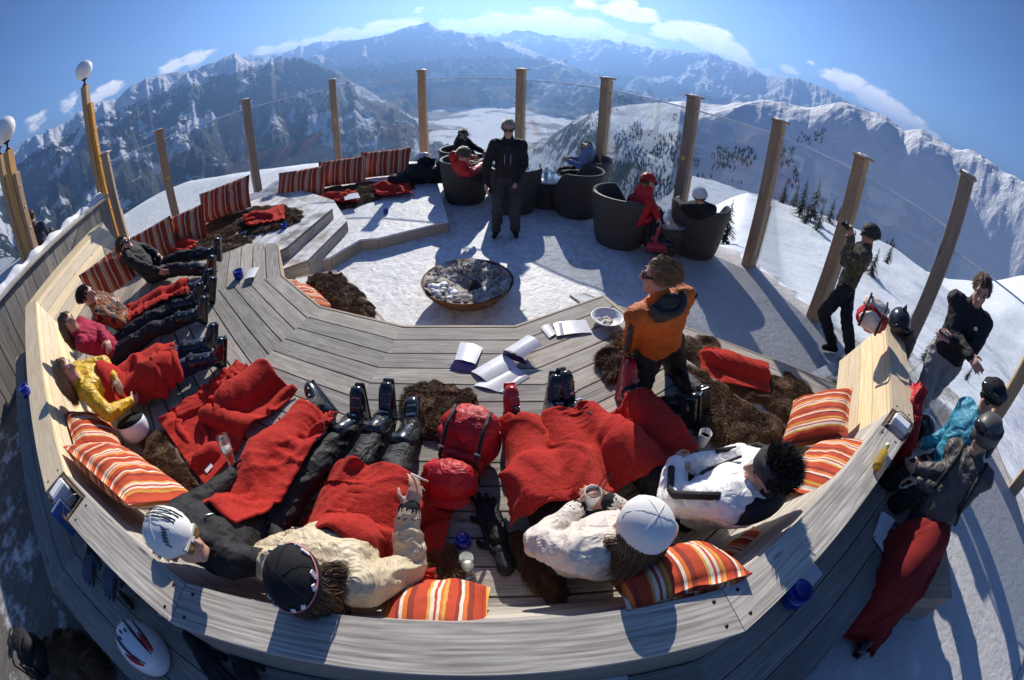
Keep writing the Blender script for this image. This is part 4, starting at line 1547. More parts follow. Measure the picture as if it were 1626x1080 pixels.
class Body:
    """collects limb surfaces that become one continuous skin"""

    def __init__(self):
        self.m = MB()

    def cap(self, p0, r0, p1, r1, lab, seg=14, flat=None):
        p0, p1 = Vector(p0), Vector(p1)
        d = p1 - p0
        L = max(d.length, 1e-5)
        x, y, d = frame(d / L)
        rows = []
        n = 4
        for i in range(n + 1):
            t = math.pi / 2 * (1 - i / n)
            rows.append((p0 - d * r0 * math.sin(t), max(r0 * math.cos(t), 1e-5)))
        for f in (.33, .66):
            rows.append((p0.lerp(p1, f), r0 + (r1 - r0) * f))
        for i in range(n + 1):
            t = math.pi / 2 * (i / n)
            rows.append((p1 + d * r1 * math.sin(t), max(r1 * math.cos(t), 1e-5)))
        vs, fs = [], []
        for c, r in rows:
            for k in range(seg):
                a = 2 * math.pi * k / seg
                vs.append(c + (x * math.cos(a) + y * math.sin(a)) * r)
        for i in range(len(rows) - 1):
            for k in range(seg):
                a, b = i * seg + k, i * seg + (k + 1) % seg
                fs.append([a, b, b + seg, a + seg])
        self.m.add(vs, fs, lab)

    def ell(self, c, r, ax, lab):
        self.m.blob(c, r, ax, 20, lab)

    def loft(self, rows, lab, seg=22):
        """rows: (centre, xaxis, yaxis, rx, ry)"""
        vs, fs = [], []
        for c, x, y, rx, ry in rows:
            for k in range(seg):
                a = 2 * math.pi * k / seg
                ca, sa = math.cos(a), math.sin(a)
                pw = .82
                vs.append(c + x * (math.copysign(abs(ca) ** pw, ca) * rx) + y * (math.copysign(abs(sa) ** pw, sa) * ry))
        for i in range(len(rows) - 1):
            for k in range(seg):
                a, b = i * seg + k, i * seg + (k + 1) % seg
                fs.append([a, b, b + seg, a + seg])
        fs.append(list(range(seg - 1, -1, -1)))
        fs.append([(len(rows) - 1) * seg + k for k in range(seg)])
        self.m.add(vs, fs, lab)

    def skin(self, name, mats, voxel, parent, wr, puff=None, smooth=4):
        me = bpy.data.meshes.new('tmp')
        me.from_pydata(self.m.v, [], self.m.f)
        o = bpy.data.objects.new('tmp', me)
        COL.objects.link(o)
        r = o.modifiers.new('r', 'REMESH')
        r.mode = 'VOXEL'
        r.voxel_size = voxel
        s = o.modifiers.new('s', 'SMOOTH')
        s.factor = .5
        s.iterations = smooth
        dg = bpy.context.evaluated_depsgraph_get()
        out = bpy.data.meshes.new_from_object(o.evaluated_get(dg))
        bpy.data.objects.remove(o)
        bvh = BVHTree.FromPolygons([Vector(v) for v in self.m.v], self.m.f)
        mi = self.m.mi
        n = len(out.polygons)
        lab = np.zeros(n, int)
        for i, p in enumerate(out.polygons):
            h = bvh.find_nearest(p.center)
            lab[i] = mi[h[2]] if h[2] is not None else 0
        nv = len(out.vertices)
        co = np.empty(nv * 3)
        out.vertices.foreach_get('co', co)
        co = co.reshape(-1, 3)
        nr = np.empty(nv * 3)
        out.vertices.foreach_get('normal', nr)
        nr = nr.reshape(-1, 3)
        amp = np.zeros(nv)
        cnt = np.zeros(nv)
        lv = np.empty(len(out.loops), dtype=np.int32)
        out.loops.foreach_get('vertex_index', lv)
        ls = np.array([p.loop_total for p in out.polygons])
        fl = np.repeat(lab, ls)
        wa = np.array([wr.get(k, 0.0) for k in range(len(mats))])
        np.add.at(amp, lv, wa[fl])
        np.add.at(cnt, lv, 1)
        amp = amp / np.maximum(cnt, 1)
        nz = noise3(co, 10, 3) * .5 + (1 - np.abs(noise3(co, 16, 8)) * 2.2) * .55 + (1 - np.abs(noise3(co, 30, 13)) * 2.2) * .16
        co += nr * (nz * amp)[:, None]
        out.vertices.foreach_set('co', co.ravel())
        out.materials.clear()
        for m in mats:
            out.materials.append(m)
        out.polygons.foreach_set('material_index', [int(k) for k in lab])
        out.polygons.foreach_set('use_smooth', [True] * n)
        out.update()
        out.name = name
        return link(name, out, parent)


def hand(b, wrist, d, palm_n, s, curl, lab, side=1, spread=.12, grip=None):
    """palm, four fingers and a thumb; d = direction of the hand, palm_n = out of the palm"""
    d = Vector(d).normalized()
    palm_n = Vector(palm_n)
    palm_n = (palm_n - d * palm_n.dot(d)).normalized()
    sx = d.cross(palm_n) * side     # towards the thumb
    w = Vector(wrist)
    kn = []
    for k, (o, l) in enumerate(((.031, .085), (.010, .09), (-.011, .086), (-.030, .078))):
        q = w + d * l * s + sx * o * s
        b.cap(w + sx * o * .6 * s, .0165 * s, q, .0125 * s, lab, 8)
        kn.append(q)
    for k, q in enumerate(kn):
        L = (.043, .047, .044, .034)[k] * s
        c = curl + .06 * k
        fd = d + sx * (.09, .02, -.05, -.12)[k] * (1 + spread)
        p = q
        for j in range(3):
            fd = (fd * math.cos(c * (.8 if j == 0 else 1)) + palm_n * math.sin(c * (.8 if j == 0 else 1))).normalized()
            e = p + fd * L * (1, .68, .55)[j]
            b.cap(p, (.0105 - .0012 * j) * s, e, (.0095 - .0012 * j) * s, lab, 8)
            palm_n2 = palm_n
            p = e
    t0 = w + d * .025 * s + sx * .03 * s
    t1 = t0 + (d * .55 + sx * .65 + palm_n * .45).normalized() * .045 * s
    t2 = t1 + (d * .85 + sx * .15 + palm_n * (.35 + .5 * curl)).normalized() * .036 * s
    b.cap(t0, .016 * s, t1, .0125 * s, lab, 8)
    b.cap(t1, .0120 * s, t2, .0095 * s, lab, 8)


def ski_boot(parent, ankle, toe, up, mat=None, s=1.0, name='ski_boot'):
    """hard shell boot: sole, shell, cuff and buckles"""
    toe = Vector(toe).normalized()
    up = Vector(up).normalized()
    x = toe.cross(up).normalized()
    z = x.cross(toe).normalized()
    a = Vector(ankle)
    m = MB()
    rows = [(-.095, -.085, .035, .028), (-.06, -.055, .046, .062), (.0, -.035, .05, .078), (.06, -.05, .05, .062), (.12, -.062, .052, .048), (.17, -.068, .047, .038), (.205, -.075, .032, .026)]
    vs, fs, seg = [], [], 14
    for (t, h, w, hh) in rows:
        for k in range(seg):
            an = 2 * math.pi * k / seg
            ca, sa = math.cos(an), math.sin(an)
            vs.append(a + toe * t * s + z * (h + math.copysign(abs(sa) ** .7, sa) * hh) * s + x * math.copysign(abs(ca) ** .7, ca) * w * s)
    for i in range(len(rows) - 1):
        for k in range(seg):
            p, q = i * seg + k, i * seg + (k + 1) % seg
            fs.append([p, q, q + seg, p + seg])
    fs += [list(range(seg - 1, -1, -1)), [(len(rows) - 1) * seg + k for k in range(seg)]]
    m.add(vs, fs, 0, None, .5, True)
    m.tube([a - up * .05 * s + toe * .01, a + up * .06 * s, a + up * .16 * s + toe * .02 * s, a + up * .24 * s + toe * .03 * s, a + up * .25 * s + toe * .03 * s], [.062 * s, .066 * s, .070 * s, .074 * s, .066 * s], 16)
    sole = a - z * .118 * s + toe * .055 * s
    m.box(sole, (.315 * s, .072 * s, .028 * s), ax=(toe, x, z), mi=0, bevel=.008)
    for (t, h) in ((.145, -.026), (.09, .004)):
        m.box(a + toe * t * s + z * (h - .002) * s + x * .012, (.016 * s, .058 * s, .010 * s), ax=(toe, x, z), mi=1, bevel=.003)
    for h in (.05, .13):
        m.box(a + up * h * s + toe * .068 * s + x * .016, (.012 * s, .052 * s, .018 * s), ax=(toe, x, up), mi=1, bevel=.003)
    m.box(a + up * .215 * s + toe * .09 * s, (.012 * s, .11 * s, .035 * s), ax=(toe, x, up), mi=2, bevel=.003)
    return m.build(name, [mat or M_BOOT, M_BUCKLE, M_DARKGREY], parent)


def hair_shell(parent, hc, hx, hy, hz, col, style='short', n=420, s=1.0, name='hair'):
    """strands growing from the scalp"""
    m = MB()
    ax = (hx, hy, hz)
    m.blob(hc + hz * .035 * s - hy * .024 * s, (.081 * s, .096 * s, .089 * s), ax, 26, nz=.13, ns=14, seed=3)
    for k in range(len(m.tint)):
        m.tint[k] = .3
    mult = {'long': 4.2, 'curly': 2.6, 'spiky': 1.7, 'short': 3.6}[style]
    for i in range(int(n * mult)):
        th = math.acos(random.uniform(-.35, 1))
        ph = random.uniform(0, 2 * math.pi)
        d = Vector((math.sin(th) * math.cos(ph), math.sin(th) * math.sin(ph), math.cos(th)))
        if d.y > .45 and d.z < .55:
            continue
        p = hc + hz * .032 * s - hy * .012 * s + (hx * d.x * .081 + hy * d.y * .098 + hz * d.z * .090) * s
        nn = (hx * d.x + hy * d.y + hz * d.z).normalized()
        rnd = lambda a: Vector((random.uniform(-a, a), random.uniform(-a, a), random.uniform(-a, a)))
        if style == 'spiky':
            L = random.uniform(.03, .065)
            dr = (nn * .9 + hz * .45 - hy * .45 + rnd(.45)).normalized()
            path = [p, p + dr * L * .5 + nn * .004, p + dr * L]
            rad = [.0028, .0021, .0004]
        elif style == 'long':
            dn = (-hz + nn * .12 - hy * .12 + rnd(.06)).normalized()
            L = random.uniform(.16, .28) * (1.0 if d.z < .4 else 1.25)
            w = rnd(.010)
            tgt = hc - hz * random.uniform(.17, .27) * s - hy * (.075 + random.uniform(0, .05)) * s + hx * d.x * random.uniform(.045, .085) * s + rnd(.012)
            q = p + nn * .010
            path = [p, q.lerp(tgt, .22) + nn * .020 * s + hy * .0, q.lerp(tgt, .5) + nn * .022 * s + w, q.lerp(tgt, .78) + nn * .010 * s - w * .6, tgt + w]
            rad = [.0018, .0024, .0024, .0018, .0005]
        elif style == 'curly':
            L = random.uniform(.022, .04)
            t = nn.cross(rnd(1)).normalized()
            path = [p, p + nn * L * .45 + t * L * .4, p + nn * L * .85 - t * .004, p + nn * L * .55 - t * L * .45]
            rad = [.0025, .0027, .0022, .0006]
        else:
            L = random.uniform(.024, .05)
            t = (hy * -.7 - hz * .35 + nn * .38 + rnd(.28)).normalized()
            path = [p, p + t * L * .6 + nn * .004, p + t * L]
            rad = [.0021, .0019, .0004]
        b0 = len(m.f)
        m.tube(path, [r * s for r in rad], 3, cap=False)
        tv = random.random()
        for k in range(b0, len(m.f)):
            m.tint[k] = tv
    return m.build(name, hairmat(col), parent)


def person(lab, P, N, face, wl, wr_, al, ar, right=None, s=1.0, el=(0, 0, -1), er=(0, 0, -1), kl=(0, 0, 1), kr=(0, 0, 1), top=M_BLACK, bottom=M_BLACKN,
           arms=None, shoes=None, toes=None, boots=True, hair=None, hat=None, glasses=None, hands=(.5, .5), hand_n=(None, None), gloves=None, voxel=.0095, hup=None, head=None, puffy=0.0,
           group='guests on the terrace', collar=None, bootmat=(None, None), cuffs=None, stretch=1.12, waist=None, stub=False, hat_mat=None, mats_extra=None, seg_legs=True, loc=None, handdir=(None, None)):
    P, N = Vector(P), Vector(N)
    face = Vector(face).normalized()
    if head is not None:
        u0 = (N - P).normalized()
        N = Vector(head) - (u0 * .7 + Vector((0, 0, .45))).normalized() * .15 * s - face * .03 * s
    up = (N - P).normalized()
    if head is not None and (N - P).length > .5 * s:
        P = N - up * .52 * s
    else:
        N = P + up * .52 * s
    if right is None:
        right = face.cross(Vector((0, 0, 1)))
    rx = Vector(right)
    rx = (rx - up * rx.dot(up)).normalized()
    fw = up.cross(rx).normalized()      # chest faces this way
    t = thing('person', lab, 'person', tuple(loc or (P.x, P.y, min(al[2], ar[2]))), group)
    B = Body()
    mats = [SKIN, top, bottom, arms or top, gloves or SKIN, collar or top, shoes or M_BLACK, M_LIP, cuffs or arms or top]
    wrk = {0: 0, 1: .0115 + puffy * .15, 2: .014, 3: .0115 + puffy * .15, 4: 0.0, 5: .004, 6: .004, 7: 0, 8: .003}
    th = 1.10 + puffy * 12
    rows = []
    for f, rw, rd, o in ((-.16, .10, .085, 0), (-.08, .165, .118, 0), (.02, .170, .120, 0), (.2, .152 * th, .112 * th, .012), (.42, .155 * th, .112 * th, .015), (.66, .178 * th, .122 * th, .008), (.84, .184 * th, .112 * th, -.005), (.96, .14, .085, -.008), (1.03, .07, .062, 0)):
        rows.append((P + up * f * .52 * s + fw * o * s, rx, fw, rw * s, rd * s))
    B.loft([(c, x, y, a * (1 if i == 0 else .93), b * .93) for i, (c, x, y, a, b) in enumerate(rows[:4])], 2)
    B.loft(rows[2:], 1)
    # neck and head
    hz = Vector(hup).normalized() if hup is not None else None
    if head is None:
        hd = (up * .65 + Vector((0, 0, .5))).normalized()
        hc = N + hd * .155 * s + face * .025 * s
    else:
        hc = Vector(head)
    if hz is None:
        hz = (hc - N).normalized()
    hy = (face - hz * face.dot(hz)).normalized()
    hx = hy.cross(hz)
    h = s * 1.05
    ax = (hx, hy, hz)
    L = lambda x, y, z: hc + (hx * x + hy * y + hz * z) * h
    B.cap(N - up * .03 * s, .066 * s, hc - hz * .07 * h - hy * .01 * h, .054 * s, 0)
    B.cap(N - up * .015 * s, .078 * s, N + (hc - N) * .22, .070 * s, 5)
    B.ell(L(0, -.012, .028), (.076 * h, .094 * h, .088 * h), ax, 0)
    B.ell(L(0, .022, -.04), (.060 * h, .068 * h, .075 * h), ax, 0)
    B.cap(L(-.016, .066, -.088), .022 * h, L(.016, .066, -.088), .022 * h, 0, 10)
    B.cap(L(0, .088, .018), .009 * h, L(0, .108, -.022), .0155 * h, 0, 10)
    B.cap(L(-.012, .096, -.028), .009 * h, L(.012, .096, -.028), .009 * h, 0, 8)
    B.cap(L(-.042, .070, .032), .014 * h, L(.042, .070, .032), .014 * h, 0, 8)
    B.cap(L(-.02, .081, -.056), .0085 * h, L(.02, .081, -.056), .0085 * h, 7, 8)
    for q in (-1, 1):
        B.ell(L(.077 * q, -.008, -.002), (.011 * h, .022 * h, .033 * h), ax, 0)
        B.ell(L(.036 * q, .056, -.02), (.022 * h, .022 * h, .022 * h), ax, 0)
    # arms
    caps = []
    EW = []
    for k, (w, hint, q) in enumerate(((wl, el, -1), (wr_, er, 1))):
        sh = P + up * .52 * .86 * s + rx * .178 * q * s
        e, w2 = ik(sh, w, .29 * s, .255 * s, hint)
        r0, r1, r2 = (.075 + puffy) * s, (.062 + puffy) * s, (.046 + puffy * .6) * s
        B.cap(sh - rx * .03 * q * s, .088 * s + puffy * s, sh, .082 * s + puffy * s, 3)
        B.cap(sh, r0 * 1.03, e, r1, 3)
        B.cap(e, r1, w2, r2, 3)
        fd = (w2 - e).normalized()
        B.cap(w2 - fd * .02, r2 * 1.04, w2 + fd * .012, r2 * .98, 8)
        hd_ = Vector(handdir[k]) if handdir[k] is not None else fd
        pn = hand_n[k] if hand_n[k] is not None else (-rx * q + Vector((0, 0, -.4)))
        hand(B, w2 + fd * .012, hd_, pn, s, hands[k], 4, side=q)
        EW.append((sh, e, w2, hd_.normalized()))
    # legs
    LEG = []
    for k, (a, hint, q) in enumerate(((al, kl, -1), (ar, kr, 1))):
        hp = P + rx * .092 * q * s - up * .03 * s
        kk = max(1.0, min(stretch, (Vector(a) - hp).length / (.86 * s)))
        kn, a2 = ik(hp, a, .44 * s * kk, .425 * s * kk, hint)
        B.cap(hp, .108 * s, kn, .084 * s, 2)
        B.cap(kn, .084 * s, a2, .066 * s, 2)
        td = Vector(toes[k]) if toes else fw
        lg = (kn - a2).normalized()
        if boots:
            ski_boot(t, a2, td, lg, bootmat[k], s)
        else:
            td = (td - Vector((0, 0, 1)) * td.z * .5).normalized()
            B.cap(a2 - lg * .045 * s - td * .03, .046 * s, a2 - lg * .055 * s + td * .15 * s, .036 * s, 6)
            B.cap(a2, .055 * s, a2 - lg * .05 * s, .048 * s, 6)
        LEG.append((hp, kn, a2))
    B.skin('body', mats, voxel * (1.0 if s > .9 else .95), t, wrk)
    # face details
    if glasses != 'none':
        for q in (-1, 1):
            if glasses not in ('dark', 'white'):
                MB().blob(L(.031 * q, .079, .006), (.0125 * h, .006 * h, .0065 * h), ax, 10).build('eye', M_EYE, t)
            MB().tube([L(.014 * q, .087, .032), L(.032 * q, .086, .037), L(.052 * q, .073, .030)], [.004 * h, .005 * h, .003 * h], 6).build('eyebrow', hairmat(hair[0] if hair else (.06, .035, .02)), t)
    if glasses in ('dark', 'white'):
        m = MB()
        for q in (-1, 1):
            m.blob(L(.033 * q, .094, .004), (.030 * h, .008 * h, .021 * h), ax, 14)
            m.bar(L(.058 * q, .085, .014), L(.083 * q, -.02, .016), .005 * h, .012 * h, hz, 1)
        m.bar(L(-.012, .103, .012), L(.012, .103, .012), .006 * h, .008 * h, hz, 1)
        if glasses == 'white':
            m.bar(L(-.058, .097, .024), L(.058, .097, .024), .012 * h, .010 * h, hz, 1)
        m.build('sunglasses', [M_LENS if glasses == 'dark' else M_LENSGOLD, M_WHITEFRAME if glasses == 'white' else M_BLACKIRON], t)
    if hair:
        hair_shell(t, hc, hx, hy, hz, hair[0], hair[1], hair[2] if len(hair) > 2 else 420, h)
    return dict(t=t, P=P, N=N, up=up, rx=rx, fw=fw, hc=hc, hx=hx, hy=hy, hz=hz, L=L, h=h, arms=EW, legs=LEG)


def loose_hair(p, col, start, ends, n=420, rad=.0022, name='loose_hair'):
    """a sheaf of long strands from the nape over the shoulder"""
    m = MB()
    for i in range(n):
        f = random.random()
        a = start[0].lerp(start[1], f) + Vector([random.gauss(0, .008) for _ in range(3)])
        e = ends[0].lerp(ends[1], min(1, max(0, f + random.gauss(0, .14)))) + Vector([random.gauss(0, .016) for _ in range(3)])
        e = a + (e - a) * random.uniform(.65, 1.08)
        mid = (a + e) / 2 + Z3 * random.uniform(.015, .05) + Vector([random.gauss(0, .008) for _ in range(3)])
        q1, q3 = a.lerp(mid, .5) + Z3 * .012, mid.lerp(e, .5) + Z3 * .008 + Vector([random.gauss(0, .006) for _ in range(3)])
        b0 = len(m.f)
        m.tube([a, q1, mid, q3, e], [rad * .8, rad, rad, rad * .8, rad * .25], 3, cap=False)
        tv = random.random()
        for k in range(b0, len(m.f)):
            m.tint[k] = tv
    return m.build(name, hairmat(col), p['t'])


def beanie(p, mat, roll=True, name='beanie', low=.0):
    m = MB()
    L = p['L']
    h = p['h']
    M = Matrix((p['hx'], p['hy'], p['hz'])).transposed()
    sc = Matrix.Diagonal((.94, 1.12, 1.0))
    prof = [(.098, .012 - low), (.104, .03), (.104, .055), (.098, .085), (.082, .112), (.055, .130), (.025, .139), (.0001, .142)]
    m.lathe([(r * h, z * h) for r, z in prof], L(0, -.012, 0), 28, M=M @ sc)
    if roll:
        m.lathe([(.100 * h, (.005 - low) * h), (.109 * h, (.012 - low) * h), (.110 * h, .045 * h), (.101 * h, .052 * h)], L(0, -.012, 0), 28, M=M @ sc, mi=0)
    for k in range(3):
        a = k * math.pi / 3 + .3
        pts = []
        for tt in np.linspace(-1, 1, 17):
            r, z = .104 * math.sin(abs(tt) * 1.45), .055 + .0868 * math.cos(tt * 1.5)
            sg = 1 if tt >= 0 else -1
            pts.append(L(.94 * math.cos(a) * r * sg * h, -.012 + 1.12 * math.sin(a) * r * sg * h, z * h + .0))
        m.tube(pts, .0012, 5)
    return m.build(name, mat, p['t'])


def helmet(p, mat, name='ski_helmet'):
    m = MB()
    L, h = p['L'], p['h']
    ax = (p['hx'], p['hy'], p['hz'])
    M = Matrix(ax).transposed()
    sc = Matrix.Diagonal((.95, 1.15, 1.0))
    prof = [(.100, -.03), (.116, -.02), (.120, .02), (.118, .06), (.104, .1), (.075, .135), (.035, .152), (.0001, .156)]
    m.lathe([(r * h, z * h) for r, z in prof], L(0, -.018, .0), 30, M=M @ sc)
    for k in (-1, 0, 1):
        m.blob(L(.04 * k, -.03, .148 - abs(k) * .02), (.008, .035, .006), ax, 10, mi=1)
    for q in (-1, 1):
        m.blob(L(.098 * q, -.01, -.035), (.018 * h, .045 * h, .055 * h), ax, 12, mi=1)
    return m.build(name, [mat, M_BLACKIRON], p['t'])


def goggles(p, low=.0):
    m = MB()
    L, h = p['L'], p['h']
    M = Matrix((p['hx'], p['hy'], p['hz'])).transposed() @ Matrix.Diagonal((.97, 1.14, 1.0))
    m.lathe([(.122 * h, (.052 + low) * h), (.124 * h, (.055 + low) * h), (.122 * h, (.085 + low) * h), (.118 * h, (.085 + low) * h)], L(0, -.018, 0), 28, M=M, mi=0)
    ax = (p['hx'], p['hy'], p['hz'])
    m.blob(L(0, .115, .075 + low), (.075 * h, .025 * h, .036 * h), ax, 16, mi=1)
    return m.build('goggles', [M_DARKGREY, M_LENS], p['t'])


def hood(p, mat, name='hood'):
    m = MB()
    N, up, fw, rx = p['N'], p['up'], p['fw'], p['rx']
    s = p['h']
    c = N - fw * .085 * s + up * .02 * s
    m.blob(c, (.125 * s, .065 * s, .085 * s), (rx, fw, up), 18, nz=.12, seed=4)
    m.tube([c + rx * (.10 * math.cos(a)) * s + fw * (.02 + .10 * math.sin(a)) * s + up * (.045 + .01 * math.cos(2 * a)) * s for a in np.linspace(math.pi * 1.0, math.pi * 2.0, 12)], .022 * s, 8)
    return m.build(name, mat, p['t'])


def backstrip(p, mat, name, pts, w=.02, off=.004):
    """a sewn panel: a strip that follows given 3D points"""
    m = MB()
    m.tube(pts, w, 8)
    return m.build(name, mat, p['t'])
# ------------------------------------------------------------------ the guests
X3, Y3 = Vector((1, 0, 0)), Vector((0, 1, 0))
up2 = lambda a, b: (Vector(b) - Vector(a)).normalized()


def rgt_of(f):
    f = Vector(f)
    return f.cross(Z3).normalized()


LEGCAPS = {}
LEGS = {}


def keep(k, p, extra=()):
    c = []
    for hp, kn, a in p['legs']:
        c += [(hp, kn, .112), (kn, a, .092)]
        td = (a - kn).normalized()
        c.append((a, a + td * .12, .085))
    c.append((p['P'] - p['rx'] * .07, p['P'] + p['rx'] * .07, .12))
    c.append((p['P'] + p['up'] * .18, p['P'] + p['up'] * .34, .15))
    for sh, e, w, _ in p['arms']:
        pass
    LEGCAPS[k] = c + list(extra)
    LEGS[k] = p['legs']


# E: black jacket, white hat, beer
f = Vector((.35, .94, 0))
p = person('man in black jacket with white striped hat and sunglasses, reclining and holding a beer', (-1.33, .93, .70), (-1.24, .58, 1.08), (1, .12, .02),
           U(368, 757, .93), U(437, 848, .86), U(503, 645, .66), U(566, 668, .64), right=rgt_of(f), el=(-.6, -.2, -.5), er=(.9, -.1, -.3), kl=(0, 0, 1), kr=(.2, 0, 1), toes=[(-.62, .5, .3), (-.1, .35, 1)],
           top=M_BLACK, bottom=M_BLACKN, hair=((.10, .07, .05), 'short', 160), glasses='white', gloves=M_BLACKN, hup=(-.22, 0, 1), head=U(283, 858, 1.36), hands=(1.0, .6), hand_n=((.8, .3, 0), None), stretch=1.2, voxel=.0085)
keep('E', p)
b = beanie(p, cloth('white_sport_hat', (.80, .78, .74), .6, .05, 60, .2), False)
m = MB()
L, h = p['L'], p['h']


def on_hat(u, v, off=.004):
    """a place on the hat: u sideways, v front to back over the crown"""
    z = math.sqrt(max(0, 1 - (u / .104) ** 2 - (v / .118) ** 2))
    return L(u, -.012 + v, .05 + .094 * z + off)


for y in (-.052, -.038, -.018, -.006):
    m.tube([on_hat(y, v) for v in np.linspace(-.05, .098, 9)], .0026, 6)
pts = [on_hat(.05 + .012 * math.sin(i * 1.9), .062 + .008 * math.cos(i * 2.6)) for i in range(2)]
for i in range(6):
    c = .030 + i * .008
    m.tube([on_hat(c, .062), on_hat(c + .004, .082), on_hat(c + .007, .066)], .0016, 5)
absorb(b, m.build('hat_print', M_BLACKKNIT, b))
m = MB()
m.tube([p['P'] + p['up'] * (.1 + .09 * i) + p['fw'] * (.142 - .004 * i) for i in range(5)], .004, 6)
m.build('zipper', M_STEEL, p['t'])
EARM = p['arms'][0]

# F: beige puffer, black hat, cigarette
f = Vector((.06, 1, 0))
p = person('smoker in beige puffer jacket and black printed hat, seen from behind with a cigarette', (-.76, .98, .70), (-.74, .66, 1.08), (-.2, .95, .05),
           U(470, 856, .92), U(650, 816, 1.0), U(612, 662, .66), U(652, 682, .66), right=rgt_of(f), el=(-.8, .1, -.5), er=(.35, -.2, -.9), kl=(-.1, 0, 1), kr=(.3, 0, 1), toes=[(0, .3, 1), (-.15, .75, .62)],
           top=M_BEIGE, bottom=M_BLACKN, collar=M_NAVYJ, cuffs=M_BLACKKNIT, hair=((.10, .055, .032), 'long', 160), hup=(-.12, -.25, 1), head=U(474, 917, 1.26), hands=(.5, .5), hand_n=(None, (-.6, .3, -.5)), puffy=.014, stretch=1.2, voxel=.0085, handdir=(None, (.25, .75, .45)))
keep('F', p)
hood(p, M_NAVYJ)
b = beanie(p, M_BLACKKNIT, True)
m = MB()
L = p['L']
for i in range(15):
    a = R(-150 + i * 21)
    q = lambda aa, z: L(.107 * .94 * math.cos(aa), -.012 + .107 * 1.12 * math.sin(aa), z)
    if i % 3 != 2:
        m.bar(q(a, .056), q(a + .14, .074 + .012 * (i % 2)), .016, .006, up=(q(a, .06) - L(0, 0, .05)))
absorb(b, m.build('white_hat_print', M_WHITEKNIT, b))
m = MB()
m.tube([L(.1035 * math.cos(a), -.012 + .1225 * math.sin(a), .052) for a in np.linspace(-math.pi, math.pi, 40)], .0035, 6, cap=False)
absorb(b, m.build('pink_hat_stripe', plain('pink_trim', (.7, .22, .26), .7), b))
FARM = p['arms'][1]
loose_hair(p, (.10, .055, .032), (p['L'](.085, .03, -.02), p['L'](.06, -.09, -.02)), (U(556, 905, 1.12), U(548, 948, 1.10)), 420)

# G: cream jacket, white beanie, mug
f = Vector((-.25, .97, 0))
p = person('woman in cream jacket and white beanie with long brown hair, holding a white mug', (.36, .98, .68), (.52, .80, 1.1), (-.45, .75, -.28),
           U(912, 812, .90), U(972, 800, .92), U(815, 668, .66), U(880, 648, .66), right=rgt_of(f), el=(-.9, -.3, -.3), er=(.8, -.3, -.4), toes=[(0, .3, 1), (.1, .3, 1)],
           top=M_CREAM, bottom=M_BLACKN, cuffs=M_BLACKKNIT, hair=((.13, .075, .042), 'long', 420), hup=(.15, -.1, 1), head=U(1017, 838, 1.24), hands=(.75, .75), hand_n=((.7, .5, 0), (-.7, .5, 0)), s=.97, stretch=1.3, voxel=.0085, bootmat=(M_BOOTRED, None), puffy=.012)
keep('G', p)
beanie(p, M_WHITEKNIT, False, low=.03)
loose_hair(p, (.13, .075, .042), (p['L'](-.085, -.02, -.02), p['L'](.03, -.11, -.02)), (U(928, 872, 1.04), U(985, 926, 1.06)), 900)
GARM = p['arms']

# H: white ski jacket, spiky hair
f = Vector((-.35, .94, 0))
p = person('man in white ski jacket with black panels, spiky black hair and dark headband', (1.06, 1.22, .68), (1.22, 1.02, 1.1), (-.85, .42, -.08),
           U(1072, 742, .86), U(1104, 738, .88), U(905, 645, .66), U(1003, 625, .66), right=rgt_of(f), el=(-.8, -.5, -.3), er=(.9, .5, -.2), toes=[(.05, .35, 1), (.1, .4, 1)],
           top=M_WHITEJ, bottom=M_BLACKN, hair=((.014, .012, .011), 'spiky', 900), hup=(.1, -.05, 1), head=U(1222, 752, 1.24), hands=(.7, .7), hand_n=((.6, -.4, -.3), (-.8, -.3, -.3)), stretch=1.3, voxel=.0085, collar=M_BLACK, bootmat=(None, M_BOOTRED), puffy=.018, s=1.04)
keep('H', p)
L, h = p['L'], p['h']
m = MB()
Mx = Matrix((p['hx'], p['hy'], p['hz'])).transposed() @ Matrix.Diagonal((.93, 1.14, 1.0))
m.lathe([(.094 * h, .012 * h), (.101 * h, .02 * h), (.102 * h, .07 * h), (.096 * h, .078 * h)], L(0, -.014, .005), 26, M=Mx)
m.build('headband', M_DARKGREY, p['t'])
m = MB()
P_, upv, rx, fw = p['P'], p['up'], p['rx'], p['fw']
m.tube([P_ + upv * .475 + rx * a * .165 - fw * (.088 - .05 * abs(a) ** 2) for a in np.linspace(-1, 1, 9)], .082, 10)
m.build('black_yoke', M_BLACK, p['t'])
for k, (sh, e, w, _) in enumerate(p['arms']):
    m = MB()
    o = (rx * (1 if k else -1) * .55 + Z3 * .8).normalized()
    pts = [sh.lerp(e, t) + o * .110 for t in (.1, .5, .9)] + [e.lerp(w, t) + o * .090 for t in (.15, .5, .8)]
    m.tube(pts, .020, 8)
    m.build('sleeve_stripe', M_BLACK, p['t'])
m = MB()
m.tube([P_ + upv * (.05 + .08 * i) + fw * (.185 - .003 * i) for i in range(6)], .008, 6)
m.build('zipper', M_DARKGREY, p['t'])
m = MB()
m.blob(P_ + upv * .28 + fw * .175 - rx * .085, (.035, .014, .07), (rx, fw, upv), 12)
m.build('chest_pocket', M_DARKGREY, p['t'])

